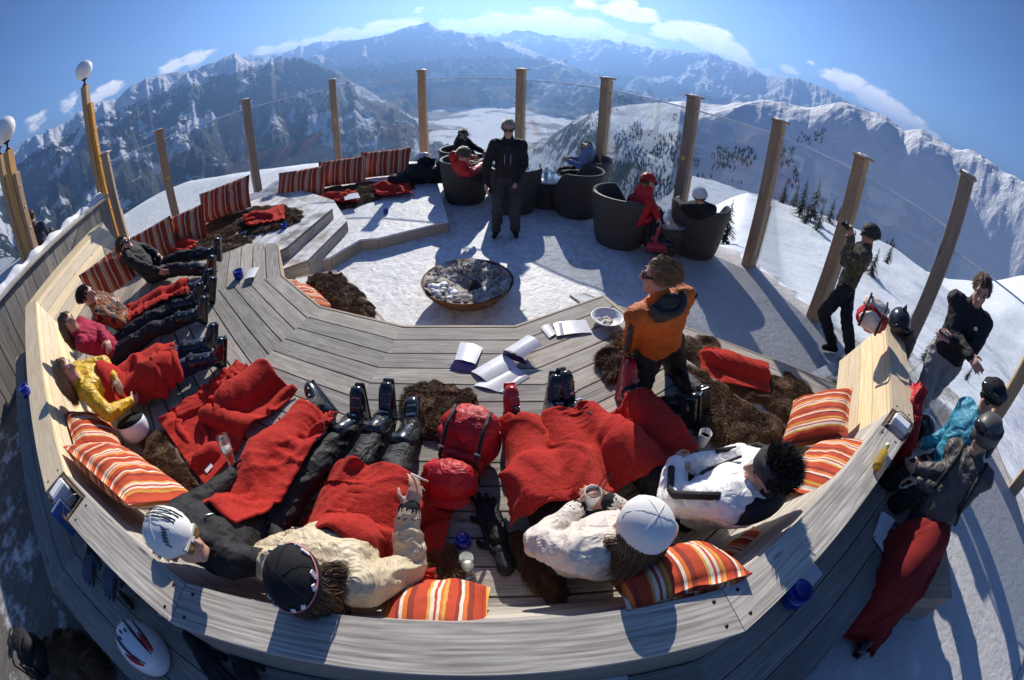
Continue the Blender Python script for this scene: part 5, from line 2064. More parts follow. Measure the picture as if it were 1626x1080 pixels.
# D: yellow jacket
f = Vector((.55, .83, 0))
p = person('woman in yellow jacket with long blond hair and blue jeans, lying on the left bench', (-3.22, 1.80, .70), (-3.36, 1.42, 1.06), (.75, .55, -.05),
           U(180, 600, .95), U(205, 640, .80), U(325, 548, .66), U(338, 570, .66), right=rgt_of(f), el=(-.2, .8, -.1), er=(.7, -.7, -.2), toes=[(.3, .3, 1), (.35, .2, 1)],
           top=M_YELLOW, bottom=M_NAVYP, hair=((.30, .19, .09), 'long', 520), hup=(-.2, -.15, 1), head=U(104, 590, 1.24), s=.97, hands=(.8, .8), stretch=1.25)
keep('D', p)
# C: raspberry fleece, arms folded
f = Vector((.75, .66, 0))
p = person('woman in raspberry fleece with long brown hair and folded arms, lying on the left bench', (-3.95, 2.32, .70), (-4.22, 2.02, 1.06), (.85, .30, .0),
           U(168, 540, .95), U(150, 515, .97), U(305, 478, .70), U(312, 500, .68), right=rgt_of(f), el=(.4, .7, -.5), er=(.6, -.8, -.3), toes=[(.3, .3, 1), (.35, .2, 1)],
           top=M_RASP, bottom=M_BLACKN, hair=((.16, .09, .05), 'long', 460), hup=(-.2, -.15, 1), head=U(108, 513, 1.24), s=.97, hands=(.8, .8), stretch=1.25)
keep('C', p)
# B: plaid jacket
f = Vector((.75, .66, 0))
p = person('dark haired man in brown and orange plaid jacket looking down at his hands', (-4.12, 2.78, .70), (-4.36, 2.50, 1.06), (.8, .45, -.35),
           U(180, 478, .98), U(187, 486, .95), U(318, 455, .68), U(325, 468, .68), right=rgt_of(f), el=(-.2, .7, -.5), er=(.6, -.8, -.3), toes=[(.3, .3, 1), (.35, .2, 1)],
           top=M_PLAID, bottom=M_DARKGREY, hair=((.03, .02, .015), 'short', 460), hup=(-.1, -.1, 1), head=U(138, 470, 1.24), hands=(.6, .6), stretch=1.2, voxel=.010)
keep('B', p)
# A: black jacket, curly hair
f = Vector((.86, .5, 0))
p = person('curly haired man in black ski clothes lying at the far end of the left bench', (-4.75, 3.95, .70), (-5.08, 3.78, 1.04), (.8, .2, .3),
           U(250, 405, .85), U(255, 432, .80), U(338, 402, .74), U(340, 428, .70), right=rgt_of(f), el=(-.2, .8, -.4), er=(.4, -.8, -.3), kl=(0, 0, 1), toes=[(.2, .1, 1), (.3, .1, 1)],
           top=M_BLACK, bottom=M_BLACKN, hair=((.13, .075, .04), 'curly', 420), hup=(-.5, -.1, .8), head=U(198, 389, 1.2), hands=(.6, .6), stretch=1.3, voxel=.010, glasses='dark')
keep('A', p)

# I: orange jacket, kneeling at the right
f = Vector((-.35, .94, 0))
p = person('man in orange jacket with dark hood and black trousers, back to the camera', (1.04, 2.42, .84), (.99, 2.46, 1.34), (-.9, .35, -.05),
           (.84, 2.52, .74), (1.14, 2.72, .84), (1.16, 2.02, .68), (1.30, 2.14, .68), right=rgt_of(f), el=(-.1, -.6, -.6), er=(.2, -.3, -.6), kl=(-.6, .8, .1), kr=(-.3, .9, .1), toes=[(.2, -.3, -1), (.3, -.2, -1)],
           top=M_ORANGE, bottom=M_BLACKN, collar=M_ORANGE, hair=((.26, .16, .09), 'short', 760), hup=(-.05, 0, 1), head=U(1047, 440, 1.49), glasses='dark', stretch=1.0, arms=M_ORANGE, gloves=M_BLACKN, voxel=.0085, s=.97)
hood(p, M_OLIVE)
P_, upv, rx, fw = p['P'], p['up'], p['rx'], p['fw']
for k, (sh, e, w, _) in enumerate(p['arms']):
    m = MB()
    o = (rx * (1 if k else -1) * .8 - fw * .55).normalized()
    m.tube([sh.lerp(e, t) + o * .060 for t in (-.1, .3, .7, 1)] + [e.lerp(w, t) + o * .046 for t in (.3, .6)], .024, 8)
    m.build('grey_sleeve_panel', M_OLIVE, p['t'])

# J: standing man in black
p = person('tall man standing in black shell jacket and glasses beyond the fire bowl, facing the camera', (-.12, 6.12, .93), (-.12, 6.12, 1.46), (.02, -1, -.05),
           V(819, 287, 6.02), V(771, 289, 6.02), (.0, 6.13, .10), (-.27, 6.10, .10), right=(-1, 0, 0), el=(.5, .5, 0), er=(-.5, .5, 0), kl=(0, -1, 0), kr=(0, -1, 0), toes=[(.15, -1, 0), (-.15, -1, 0)],
           top=M_BLACK, bottom=M_DARKGREY, boots=False, hair=((.42, .38, .34), 'short', 220), glasses='dark', hands=(.35, .35), s=1.02, voxel=.010, handdir=((0, -.1, -1), (0, -.1, -1)))
for k in (-.04, .04):
    m = MB()
    m.tube([p['P'] + p['up'] * a + p['fw'] * .150 + p['rx'] * k for a in (.18, .27, .36)], .004, 6)
    m.build('chest_zip', M_STEEL, p['t'])
m = MB()
m.tube([p['P'] + p['up'] * (-.05 + .1 * i) + p['fw'] * (.146 - .003 * i) for i in range(6)], .006, 6)
m.build('zipper', M_DARKGREY, p['t'])

# K, L: far armchair guests
hk = V(734, 216, 8.5)
p = person('man in black jacket sitting in the far armchair, turned to the right', (hk.x + .02, 8.5, .52), (hk.x, 8.55, 1.05), (.9, -.15, 0), (hk.x + .42, 8.3, .75), (hk.x + .35, 8.2, .7), (hk.x + .62, 8.35, .1), (hk.x + .6, 8.15, .1), right=rgt_of((1, -.1, 0)), kl=(.5, 0, 1), kr=(.5, 0, 1), toes=[(1, 0, 0), (1, 0, 0)], boots=True, hair=((.04, .025, .018), 'short', 260), glasses='dark', voxel=.011, hands=(.6, .6), head=hk, top=M_BLACK)
hk = U(738, 246, 1.10)
p = person('grey haired man in red jacket sunk in the dark armchair left of the standing man', (-.98, 7.78, .50), (hk.x - .02, 7.62, 1.0), (.9, .35, .05), (-.50, 7.75, .78), (-.45, 7.62, .78), (-.32, 8.1, .1), (-.25, 7.9, .1), right=rgt_of((.9, .4, 0)), kl=(.5, .2, 1), kr=(.5, .2, 1), toes=[(1, .3, 0), (1, .3, 0)], hair=((.16, .14, .12), 'short', 260), glasses='dark', voxel=.011, hands=(.6, .6), head=hk, top=M_REDJ, bottom=M_DARKGREY)
# M: blue jacket
hk = V(931, 233, 8.05)
p = person('woman in grey blue jacket sitting sideways in an armchair by the drinks table', (hk.x + .03, 8.05, .55), (hk.x + .05, 8.08, 1.02), (-1, .05, .05), (hk.x - .28, 7.95, .72), (hk.x - .25, 8.1, .74), (hk.x - .62, 7.95, .12), (hk.x - .58, 8.12, .12), right=rgt_of((-1, 0, 0)), kl=(-.5, 0, 1), kr=(-.5, 0, 1), toes=[(-1, 0, 0), (-1, 0, .2)], hair=((.05, .03, .02), 'short', 260), glasses='dark', voxel=.011, hands=(.6, .6), head=hk, top=M_BLUEJ, s=.96)
# N: red jacket, red cap
hk = V(1030, 291, 6.15)
p = person('guest in red jacket with red cap sitting on the armchair edge, looking down', (hk.x - .05, 6.2, .56), (hk.x - .12, 6.2, 1.0), (.9, .2, -.3), V(1046, 348, 6.0), V(1042, 345, 6.1), V(1048, 380, 6.0), V(1036, 384, 5.85), right=rgt_of((1, .1, 0)), kl=(.6, 0, 1), kr=(.6, 0, 1), toes=[(1, 0, 0), (1, -.1, 0)], hair=((.09, .05, .03), 'short', 200), glasses='dark', voxel=.010, hands=(.7, .7), head=hk, top=M_REDJ, bootmat=(None, M_BOOTRED))
b = beanie(p, M_REDJ, False, 'red_cap')
m = MB()
m.blob(p['L'](0, .11, .035), (.07, .06, .008), (p['hx'], p['hy'], p['hz']), 14)
m.build('cap_peak', M_REDJ, b)
m = MB()
P_, upv, rx, fw = p['P'], p['up'], p['rx'], p['fw']
m.tube([P_ + upv * a + rx * .16 + fw * .05 for a in (.1, .2, .3)], .012, 6)
m.build('white_jacket_trim', M_WHITEKNIT, p['t'])
m = MB()
m.tube([P_ + upv * a + rx * .05 + fw * .13 for a in (.05, .2, .36)], .012, 6)
m.build('white_jacket_trim', M_WHITEKNIT, p['t'])
# O: white bobble hat in armchair
hk = V(1111, 313, 6.0)
p = person('guest in black jacket and white knitted hat in the round armchair by the post', (2.62, 6.05, .50), (hk.x, 5.98, 1.0), (.1, 1, 0), (2.4, 6.4, .7), (2.85, 6.4, .7), (2.5, 6.75, .12), (2.75, 6.75, .12), right=(1, 0, 0), kl=(0, .5, 1), kr=(0, .5, 1), toes=[(0, 1, 0), (0, 1, 0)], hair=((.06, .04, .02), 'short', 120), voxel=.011, hands=(.6, .6), head=hk, top=M_BLACK, glasses='none', collar=M_BLACK)
beanie(p, M_WHITEKNIT, True)

# P: photographer in camouflage
hk = V(1381, 374, 5.35)
fl, fr_ = U(1322, 548, .09), U(1352, 574, .20)
hip = V(1338, 462, 5.4)
p = person('man in camouflage jacket and dark hat photographing with a small camera by the post', (hip.x, hip.y, hip.z), (hk.x, hk.y, hip.z + .55), (-.75, .6, -.05), V(1352, 381, 5.1), V(1350, 388, 5.2), fl, fr_, right=rgt_of((-.75, .6, 0)), el=(-.4, -.2, -1), er=(-.1, .6, -.8), kl=(-.7, .5, 0), kr=(-.7, .5, 0), toes=[(-.9, .2, 0), (-.9, .1, 0)], boots=False, hair=((.04, .03, .02), 'short', 160), head=hk, top=M_CAMO, bottom=M_BLACKN, hands=(.8, .8), s=1.0, glasses='dark', stretch=1.1, handdir=((-.3, .3, .8), (-.5, .2, .8)))
beanie(p, M_OLIVE, True)
PARM = p['arms'][0]
m = MB()
P_, upv, rx, fw = p['P'], p['up'], p['rx'], p['fw']
m.build('dummy', M_BLACK, p['t']) if False else None

# Q: black fleece man
hk = V(1558, 462, 3.85)
hip = V(1488, 590, 3.95)
p = person('man in black fleece jacket and light grey trousers looking down at his phone', (hip.x, hip.y, hip.z), (hk.x, hk.y, hk.z - .1), (-.72, -.55, -.55), V(1512, 541, 3.6), V(1540, 565, 3.55), (hip.x + .05, hip.y + .12, .30), (hip.x - .05, hip.y - .12, .30), right=rgt_of((-.8, -.6, 0)), el=(.5, -.6, -.6), er=(.2, .7, -.6), kl=(-.7, -.5, 0), kr=(-.7, -.5, 0), toes=[(-.8, -.5, 0), (-.8, -.5, 0)], boots=False, hair=((.10, .055, .03), 'short', 560), head=hk, top=M_BLACK, bottom=M_GREYP, hands=(.7, .5), s=1.0, stretch=1.1, hup=(-.25, -.15, 1), voxel=.009)
QARM = p['arms'][0]
m = MB()
m.blob(p['P'] + p['up'] * .40 + p['fw'] * .128 + p['rx'] * -.09, (.022, .006, .02), (p['rx'], p['fw'], p['up']), 10)
m.build('chest_patch', M_WHITEKNIT, p['t'])

# S: black hat, cyan jacket
hk = U(1573, 632, 1.55)
p = person('guest in cyan jacket with black hat and goggles sitting behind the helmeted woman', (hk.x - .1, hk.y - .05, .82), (hk.x, hk.y, 1.36), (-.9, .1, -.1), (hk.x - .22, hk.y - .02, .95), (hk.x - .2, hk.y + .2, .95), (hk.x - .62, hk.y - .05, .34), (hk.x - .6, hk.y + .2, .34), right=rgt_of((-.95, .1, 0)), kl=(-1, 0, .8), kr=(-1, 0, .8), toes=[(-1, 0, 0), (-1, 0, 0)], hair=((.1, .06, .03), 'short', 200), head=hk, top=M_CYAN, hands=(.7, .7), s=.97, glasses='dark')
beanie(p, M_BLACKKNIT, True)
goggles(p)
# R: helmeted woman with red blanket
hk = U(1563, 694, 1.46)
p = person('woman in taupe jacket and grey ski helmet sitting on the box under a red blanket', (2.58, .60, .72), (2.72, .76, 1.30), (-.9, .1, -.2), U(1452, 742, 1.02), U(1462, 766, 1.0), (2.20, .36, .34), (2.36, .20, .34), right=rgt_of((-.9, -.25, 0)), el=(-.5, .8, -.4), er=(-.2, -.8, -.5), kl=(-1, -.1, .6), kr=(-1, -.3, .6), toes=[(-1, -.2, 0), (-1, -.3, 0)], hair=((.08, .05, .03), 'short', 240), head=hk, top=M_TAUPE, bottom=M_BLACKN, hands=(.8, .8), s=.97, glasses='dark', voxel=.0085, cuffs=M_TAUPE)
helmet(p, plain('matt_grey_shell', (.09, .085, .08), .45, coat=.1))
goggles(p, .0)
keep('R', p)
P_, upv, rx, fw = p['P'], p['up'], p['rx'], p['fw']
for q in (-1, 1):
    m = MB()
    m.tube([P_ + upv * .50 + rx * .12 * q - fw * .09, P_ + upv * .51 + rx * .12 * q + fw * .03, P_ + upv * .40 + rx * .115 * q + fw * .125, P_ + upv * .2 + rx * .13 * q + fw * .135, P_ + upv * .1 + rx * .17 * q], .017, 8)
    m.build('rucksack_strap', M_BLACKN, p['t'])

# T: beyond the fence on the left
for (px, py, D, lab, c) in ((50, 345, 8.6, 'dark haired guest in navy jacket beyond the left fence, back turned', M_NAVYJ), (82, 372, 8.9, 'guest in pale grey blue jacket beyond the left fence, seen from behind', M_GREYP)):
    hk = V(px, py, D)
    p = person(lab, (hk.x, hk.y, hk.z - .72), (hk.x, hk.y, hk.z - .2), (-.6, .8, 0), (hk.x - .4, hk.y + .2, hk.z - .5), (hk.x - .2, hk.y + .4, hk.z - .5), (hk.x - .1, hk.y, hk.z - 1.55), (hk.x + .1, hk.y, hk.z - 1.55), right=rgt_of((-.6, .8, 0)), boots=False, hair=((.03, .02, .015), 'short', 160), head=hk, top=c, voxel=.014, hands=(.5, .5), glasses='none')

# ------------------------------------------------------------------ blankets over the legs
fl = SEAT + .004

def lap(k, t0, t1, w0, w1, side=0.0, zz=.08):
    (h0, k0, a0), (h1, k1, a1) = LEGS[k]
    h, a = (h0 + h1) / 2, (a0 + a1) / 2
    d = a - h
    d.z = 0
    sd_ = Vector((-d.y, d.x, 0)).normalized()
    f0, f1 = h + d * t0 + sd_ * side, h + d * t1 + sd_ * side
    return [at_z(q, SEAT + zz) for q in (f0 + sd_ * w0, f1 + sd_ * w1, f1 - sd_ * w1, f0 - sd_ * w0)]


cn = lambda *q: [U(a, b, SEAT + .08) for a, b in q]
blanket('rumpled red blanket with white care tag spread flat left of the beer drinker', drape(cn((250, 665), (372, 566), (470, 610), (322, 766)), fl, [(U(370, 640, .62), U(420, 600, .62), .10), (U(330, 660, .60), U(400, 680, .60), .06), (U(320, 730, .58), U(340, 720, .58), .05)], 1.14, seed=2), tag=(3, 40))
blanket('red blanket over the legs of the man in black with the beer', drape(lap('E', -.12, .90, .34, .27, .15), fl, LEGCAPS['E'], 1.2, seed=5))
blanket('red blanket over the lap of the smoker in the beige puffer', drape(lap('F', -.18, .46, .36, .38, -.06), fl, LEGCAPS['F'], 1.22, seed=7))
blanket('large red blanket shared by the white beanie woman and the spiky haired man', drape(cn((800, 696), (1026, 640), (1090, 740), (815, 850)), fl, LEGCAPS['G'] + LEGCAPS['H'] + [(U(860, 820, .85), U(960, 810, .85), .1)], 1.14, N=54, seed=9))
blanket('red blanket piled over the woman in yellow and her blue jeans', drape(lap('D', -.12, .66, .40, .36, .10), fl, LEGCAPS['D'] + LEGCAPS['C'], 1.26, seed=12))
blanket('red blanket over the legs of the man in plaid', drape(lap('B', .05, .85, .22, .22, .04), fl, LEGCAPS['B'], 1.18, N=38, seed=14))
box_top = .66
blanket('dark red blanket wrapped round the legs of the helmeted woman', drape([(2.42, .80, .95), (2.02, .40, .95), (2.30, .02, .95), (2.74, .44, .95)], .26, LEGCAPS['R'] + [((2.58, .5, .6), (2.75, .3, .6), .16)], 1.2, N=40, seed=16, steps=150), mat=M_RED_SHADE)
blanket('folded red blanket lying on sheepskin on the low right bench', drape([U(1118, 548, LOW + .1), U(1222, 572, LOW + .1), U(1225, 618, LOW + .1), U(1112, 595, LOW + .1)], LOW + .035, [(U(1130, 572, LOW + .06), U(1205, 595, LOW + .06), .07)], 1.06, N=30, seed=18, lift=.12, steps=90))
for (q, z, lab, sd) in (([(385, 345), (450, 322), (452, 345), (392, 360)], .51, 'small red blanket crumpled on the sheepskin of the top plank step', 20), ([(505, 312), (565, 302), (568, 318), (508, 326)], .17, 'red blanket folded in front of the leftmost far cushion', 22), ([(592, 296), (650, 288), (655, 305), (600, 310)], .17, 'red blanket thrown down beside the black heap', 24), ([(268, 388), (305, 374), (312, 392), (280, 404)], .51, 'red blanket bunched against the left striped cushion', 26)):
    blanket(lab, drape([U(a, b_, z + .1) for a, b_ in q], z + .06, [(U(*q[0], z + .08).lerp(U(*q[2], z + .08), .3), U(*q[0], z + .08).lerp(U(*q[2], z + .08), .7), .06)], 1.12, N=24, seed=sd, lift=.12, steps=70))
# ------------------------------------------------------------------ cushions
gn = 'striped cushions on the benches and platforms'
for (px, py, z, u, n, sz, sd, lab) in (
        (478, 291, .44, (1, .12, .02), (.1, -1, .85), (1.08, .64, .24), 1, 'leftmost of three striped cushions standing in the far row'),
        (542, 273, .44, (1, .10, .02), (.05, -1, .85), (1.08, .62, .24), 2, 'middle striped cushion of the far row of three'),
        (611, 259, .44, (1, .06, .02), (.05, -1, .85), (1.10, .64, .24), 3, 'rightmost striped cushion of the far row, beside the black heap'),
        (356, 318, .80, (1, .30, .12), (.5, -1, .95), (1.06, .62, .24), 4, 'striped cushion leaning alone on the top plank step'),
        (286, 366, .76, (1, .45, .1), (.5, -1, .9), (.98, .58, .22), 5, 'striped cushion left of the lone leaning cushion, above the bunched red blanket'),
        (240, 388, .78, (.8, .6, .1), (.6, -.8, .6), (.90, .56, .22), 6, 'striped cushion behind the curly haired man'),
        (170, 438, .92, (.55, .8, .1), (.8, -.5, .6), (.80, .54, .22), 7, 'striped cushion on the pine backrest between two reclining men')):
    cushion(lab, U(px, py, z), u, n, sz, seed=sd, group=gn)
cl = (T[2] - T[1]).normalized()
inn = -ON[1]
cushion('striped cushion under the woman in yellow', U(148, 690, .84), cl * -1, inn * .8 + Z3 * .9, (.62, .46, .2), seed=8, group=gn)
cl2 = (T[3] - T[2]).normalized()
cushion('large bright striped cushion on the near left backrest, beside the basket', U(196, 752, .92), (U(262, 808, .95) - U(128, 705, .95)), -ON[2] * .9 + Z3 * .85 + X3 * .2, (.98, .56, .24), seed=9, group=gn)
cushion('striped cushion half hidden behind the near cap board, beside the beer glass', U(690, 972, .86), (1, .05, .0), (-.0, .7, .9), (.46, .44, .22), seed=10, group=gn)
cushion('striped cushion leaning on the cap board behind the white beanie woman', U(1072, 914, 1.04), (U(1165, 890, 1.08) - U(960, 945, 1.04)), (-.1, .8, .85), (.52, .38, .22), seed=11, group=gn)
cushion('striped cushion below the white ski jacket, dark red side up', U(1195, 893, .84), (1, .5, 0), (-.2, .6, .9), (.5, .42, .16), seed=12, group=gn)
c5 = (T[6] - T[5]).normalized()
cushion('upper striped cushion on the pale pine backrest', U(1300, 662, .80), -ON[5].cross(Z3) , -ON[5] * .7 + Z3 * .8, (.56, .52, .2), seed=13, group=gn)
cushion('lower striped cushion leaning on the right backrest, behind the spiky hair', U(1318, 742, .90), (U(1372, 700, .92) - U(1265, 795, .88)), -ON[4] * .7 + Z3 * .9, (.70, .52, .2), seed=14, group=gn)
cushion('pale striped cushion leaning on the inner side of the left bench', U(486, 466, .42), I[2] - I[1], (U(545, 470, .3) - U(486, 466, .3)) + Z3 * .35, (.74, .34, .13), seed=15, group=gn)

# ------------------------------------------------------------------ sheepskins
def skin_px(lab, pts, z, **kw):
    sheepskin(lab, [U(a, b, z) for a, b in pts], **kw)


skin_px('brown sheepskin below the lone leaning cushion', [(318, 368), (345, 345), (395, 332), (430, 330), (440, 345), (395, 362), (360, 385), (330, 388)], .515)
skin_px('brown sheepskin hanging over the edge of the top plank step', [(400, 345), (440, 328), (478, 335), (474, 352), (430, 368), (395, 372)], .515)
skin_px('brown sheepskin spread between the left bench and the plank steps', [(300, 392), (345, 376), (400, 376), (385, 398), (340, 410), (305, 412)], .515)
skin_px('brown sheepskin in front of the far row of cushions', [(480, 315), (520, 300), (600, 290), (660, 285), (655, 300), (600, 318), (540, 335), (505, 330)], .175)
skin_px('shaggy brown sheepskin on the low seat beside the fire bowl', [(490, 448), (512, 438), (540, 440), (555, 455), (582, 475), (597, 500), (570, 508), (535, 495), (510, 478)], LOW + .005, dens=9000, lump=.07)
skin_px('round brown sheepskin on the planks beyond the red rucksack', [(640, 640), (662, 615), (705, 610), (745, 625), (770, 660), (772, 690), (720, 700), (660, 690)], SEAT + .005, dens=9000)
skin_px('brown sheepskin left of the orange jacket, below the white dish', [(948, 575), (958, 555), (985, 530), (1010, 535), (1010, 575), (985, 605), (962, 610)], SEAT + .005, dens=9000, lump=.06)
skin_px('dark brown sheepskin on the right seat behind the white mug', [(1075, 600), (1100, 590), (1150, 620), (1215, 660), (1262, 702), (1240, 735), (1170, 720), (1105, 690), (1085, 650)], SEAT + .005, dens=8000, lump=.06)
skin_px('brown sheepskin on the low bench under the folded red blanket', [(1088, 540), (1125, 535), (1150, 560), (1210, 600), (1180, 632), (1130, 605), (1092, 580)], LOW + .005, dens=8000)
skin_px('brown sheepskin on the low bench below the pale cushion', [(1225, 600), (1262, 600), (1300, 640), (1290, 668), (1258, 680), (1210, 645), (1180, 632)], LOW + .005, dens=8000)
skin_px('brown sheepskin on the seat in front of the bright large cushion', [(225, 690), (262, 690), (300, 740), (320, 775), (300, 800), (265, 790), (235, 745)], SEAT + .005, dens=9000)
skin_px('dark sheepskin on the seat beside the cream jacket', [(800, 850), (838, 845), (870, 870), (905, 945), (880, 962), (845, 935), (815, 895)], SEAT + .005, dens=9000)
skin_px('small dark sheepskin right of the smoker, beside the beer glass', [(672, 888), (700, 872), (722, 880), (735, 915), (725, 940), (690, 940), (672, 915)], SEAT + .005, dens=9000)
skin_px('dark sheepskin on the walkway beside the black rucksack', [(80, 1020), (110, 1005), (150, 1020), (180, 1060), (175, 1085), (120, 1090), (85, 1060)], DZ + .01, dens=5000, lump=.14, length=.08)

# ------------------------------------------------------------------ armchairs
M_RATTAN = NT('dark_rattan')
uv = M_RATTAN.coord('UV')
wv = M_RATTAN.noise(M_RATTAN.mapping(uv, (42, 90, 1)), 1, 2, .5)
wv2 = M_RATTAN.node('ShaderNodeTexWave')
wv2.inputs['Scale'].default_value = 17
wv2.inputs['Distortion'].default_value = 1.0
M_RATTAN.link(uv, wv2.inputs['Vector'])
M_RATTAN.base(M_RATTAN.mix(M_RATTAN.math('MULTIPLY', wv, M_RATTAN.math('ADD', wv2.outputs['Fac'], .25)), (.018, .016, .013), (.17, .15, .125)))
M_RATTAN.set(Roughness=.55)
M_RATTAN.link(M_RATTAN.bump(wv2.outputs['Fac'], .8, .012, M_RATTAN.bump(wv, .4, .004)), M_RATTAN.b.inputs['Normal'])
M_RATTAN = M_RATTAN.m
M_PAD = cloth('pale_seat_pad', (.62, .60, .55), .85, .1)


def armchair(x, y, open_dir, lab, r=.43, hb=.78, hf=.44):
    t = thing('tub_armchair', lab, 'armchair', (x, y, 0), 'dark tub armchairs')
    od = math.atan2(open_dir[1], open_dir[0])
    seg = 44
    rows = []
    hts = []
    for k in range(seg):
        a = 2 * math.pi * k / seg
        d = abs((a - od + math.pi) % (2 * math.pi) - math.pi)
        w = min(1, max(0, (d - .75) / .75))
        w = w * w * (3 - 2 * w)
        hts.append(hf + (hb - hf) * w)
    vs, fs, uvs = [], [], []
    prof = [(.76, 0), (.84, .12), (.93, .4), (1.0, .75), (1.04, .97), (1.01, 1.0), (.93, 1.0), (.90, .97), (.86, .6), (.84, .42 / .84)]
    for (f, h) in prof:
        for k in range(seg):
            a = 2 * math.pi * k / seg
            z = hts[k] * h
            vs.append((x + r * f * math.cos(a), y + r * f * math.sin(a), z))
    for i in range(len(prof) - 1):
        for k in range(seg):
            k2 = (k + 1) % seg
            fs.append([i * seg + k, i * seg + k2, (i + 1) * seg + k2, (i + 1) * seg + k])
            u0, u1 = k / seg * 2.7, (k + 1) / seg * 2.7
            uvs.append([(u0, i * .14), (u1, i * .14), (u1, i * .14 + .14), (u0, i * .14 + .14)])
    MB().add(vs, fs, 0, uvs, .5, True).build('shell', M_RATTAN, t)
    o = Vector((math.cos(od), math.sin(od), 0)) * r * .06
    MB().lathe([(.0001, .36), (r * .80, .36), (r * .84, .40), (r * .83, .45), (r * .7, .475), (.0001, .48)], (x + o.x, y + o.y, 0), 32).build('seat_pad', M_PAD, t)


armchair(-.90, 7.72, (.9, .45), 'dark tub armchair with the red jacketed man, left of the standing man')
armchair(-.02, 7.28, (.3, 1), 'dark tub armchair hidden behind the standing man, empty')
armchair(1.02, 7.22, (-.85, .5), 'dark tub armchair with a pale empty seat pad, open to the left')
armchair(1.55, 6.12, (.95, .25), 'dark tub armchair of the guest in red, turned to the right', r=.45)
armchair(2.72, 5.98, (.1, 1), 'dark tub armchair with the white knitted hat in it', r=.44, hb=.80)
hk = V(931, 233, 8.05)
armchair(hk.x + .08, 8.1, (-1, 0), 'dark tub armchair of the woman in blue, by the post')
hk = V(734, 216, 8.5)
armchair(hk.x - .03, 8.55, (1, -.1), 'farthest dark tub armchair, with the man in black')


# ------------------------------------------------------------------ drinks
M_GLASS = M_PANE.copy()
M_GLASS.name = 'drinking_glass'
M_BEER = plain('beer', (.80, .40, .06), .05, 0, .5, .75, var=.05)
M_FOAM = plain('beer_foam', (.86, .82, .72), .8, bump=.4)
M_COBALT = plain('cobalt_glass', (.012, .03, .42), .06, 0, .6, .35, coat=.5)
M_CERAM = plain('white_glazed_china', (.80, .80, .78), .25, 0, .5, var=.03)
M_BLACKPL = plain('black_plastic', (.015, .015, .016), .35)


def glass_on(px, py, z, name, lab, h=.13, r=.035, mat=None, liquid=None, group='glasses and bottles on the drinks tables'):
    p = U(px, py, z)
    m = MB()
    m.lathe([(r * .75, 0), (r * .8, .005), (r, h), (r * .94, h), (r * .72, .01), (.0001, .01)], p, 16)
    o = m.build(name, mat or M_GLASS, label=lab, cat=name.replace('_', ' '), group=group)
    return o


def table(x, y, lab, z=.50):
    t = thing('drinks_table', lab, 'table', (x, y, 0), 'low dark drum tables')
    MB().lathe([(.26, 0), (.31, .06), (.33, .3), (.34, z - .03)], (x, y, 0), 32).build('base', M_RATTAN, t)
    MB().lathe([(.345, z - .028), (.36, z - .02), (.36, z - .004), (.35, z), (.0001, z)], (x, y, 0), 36).build('table_top', plain('glass_table_top', (.25, .26, .27), .08, 0, .7), t)


q = U(868, 282, .5)
table(q.x, q.y, 'round dark drinks table between the standing man and the woman in blue')
for i, (dx, dy, h, nm, lab, mt) in enumerate(((-.12, .02, .24, 'bottle', 'brown bottle standing tallest on the far drinks table', plain('brown_bottle', (.10, .035, .01), .1, trans=.3)), (.0, .1, .16, 'drinking_glass', 'clear glass at the back of the far drinks table', M_GLASS), (.1, -.05, .12, 'drinking_glass', 'clear tumbler at the right of the far drinks table', M_GLASS), (-.03, -.15, .13, 'drinking_glass', 'clear glass at the front of the far drinks table', M_GLASS))):
    p = Vector((q.x + dx, q.y + dy, .501))
    if nm == 'bottle':
        MB().lathe([(.03, 0), (.033, .01), (.033, .13), (.013, .19), (.013, h), (.0001, h)], p, 16).build(nm, mt, label=lab, cat='bottle', group='glasses and bottles on the drinks tables')
    else:
        MB().lathe([(.028, 0), (.03, .006), (.036, h), (.033, h), (.026, .012), (.0001, .012)], p, 16).build(nm, mt, label=lab, cat='glass', group='glasses and bottles on the drinks tables')
q = U(1060, 352, .48)
table(q.x, q.y + .1, 'round dark drinks table beside the post, between the red jacket and the white hat', .48)
for dx, dy, h, lab in ((-.1, .05, .14, 'clear glass left on the drinks table by the red jacket'), (.08, .1, .12, 'clear glass right on the drinks table by the red jacket')):
    MB().lathe([(.028, 0), (.03, .006), (.036, h), (.033, h), (.026, .012), (.0001, .012)], (q.x + dx, q.y + .1 + dy, .481), 16).build('drinking_glass', M_GLASS, label=lab, cat='glass', group='glasses and bottles on the drinks tables')


def beer(p, lab, tilt=(0, 0), level=.14):
    p = Vector(p)
    t = thing('beer_glass', lab, 'beer glass', tuple(p), 'tall wheat beer glasses')
    M = (Matrix.Rotation(tilt[0], 3, 'X') @ Matrix.Rotation(tilt[1], 3, 'Y'))
    out = [(.030, 0), (.034, .006), (.026, .03), (.027, .08), (.036, .15), (.041, .20), (.038, .235)]
    MB().lathe(out + [(.0355, .235), (.038, .20), (.0335, .15), (.0245, .08), (.022, .035), (.0001, .03)], p, 24, M=M).build('glass', M_GLASS, t)
    lv = [(.0001, .034), (.0205, .036), (.0230, .08), (.0320, .15)]
    lv = [(r, z) for r, z in lv if z <= level] + [(.0235 + .0085 * max(0, (level - .08)) / .07, level), (.0001, level)]
    MB().lathe(lv, p, 20, M=M).build('beer', M_BEER, t)
    rr = .0235 + .0085 * max(0, (level - .08)) / .07
    MB().lathe([(.0001, level + .001), (rr, level + .001), (rr + .0015, level + .016), (.0001, level + .018)], p, 20, M=M).build('foam', M_FOAM, t)


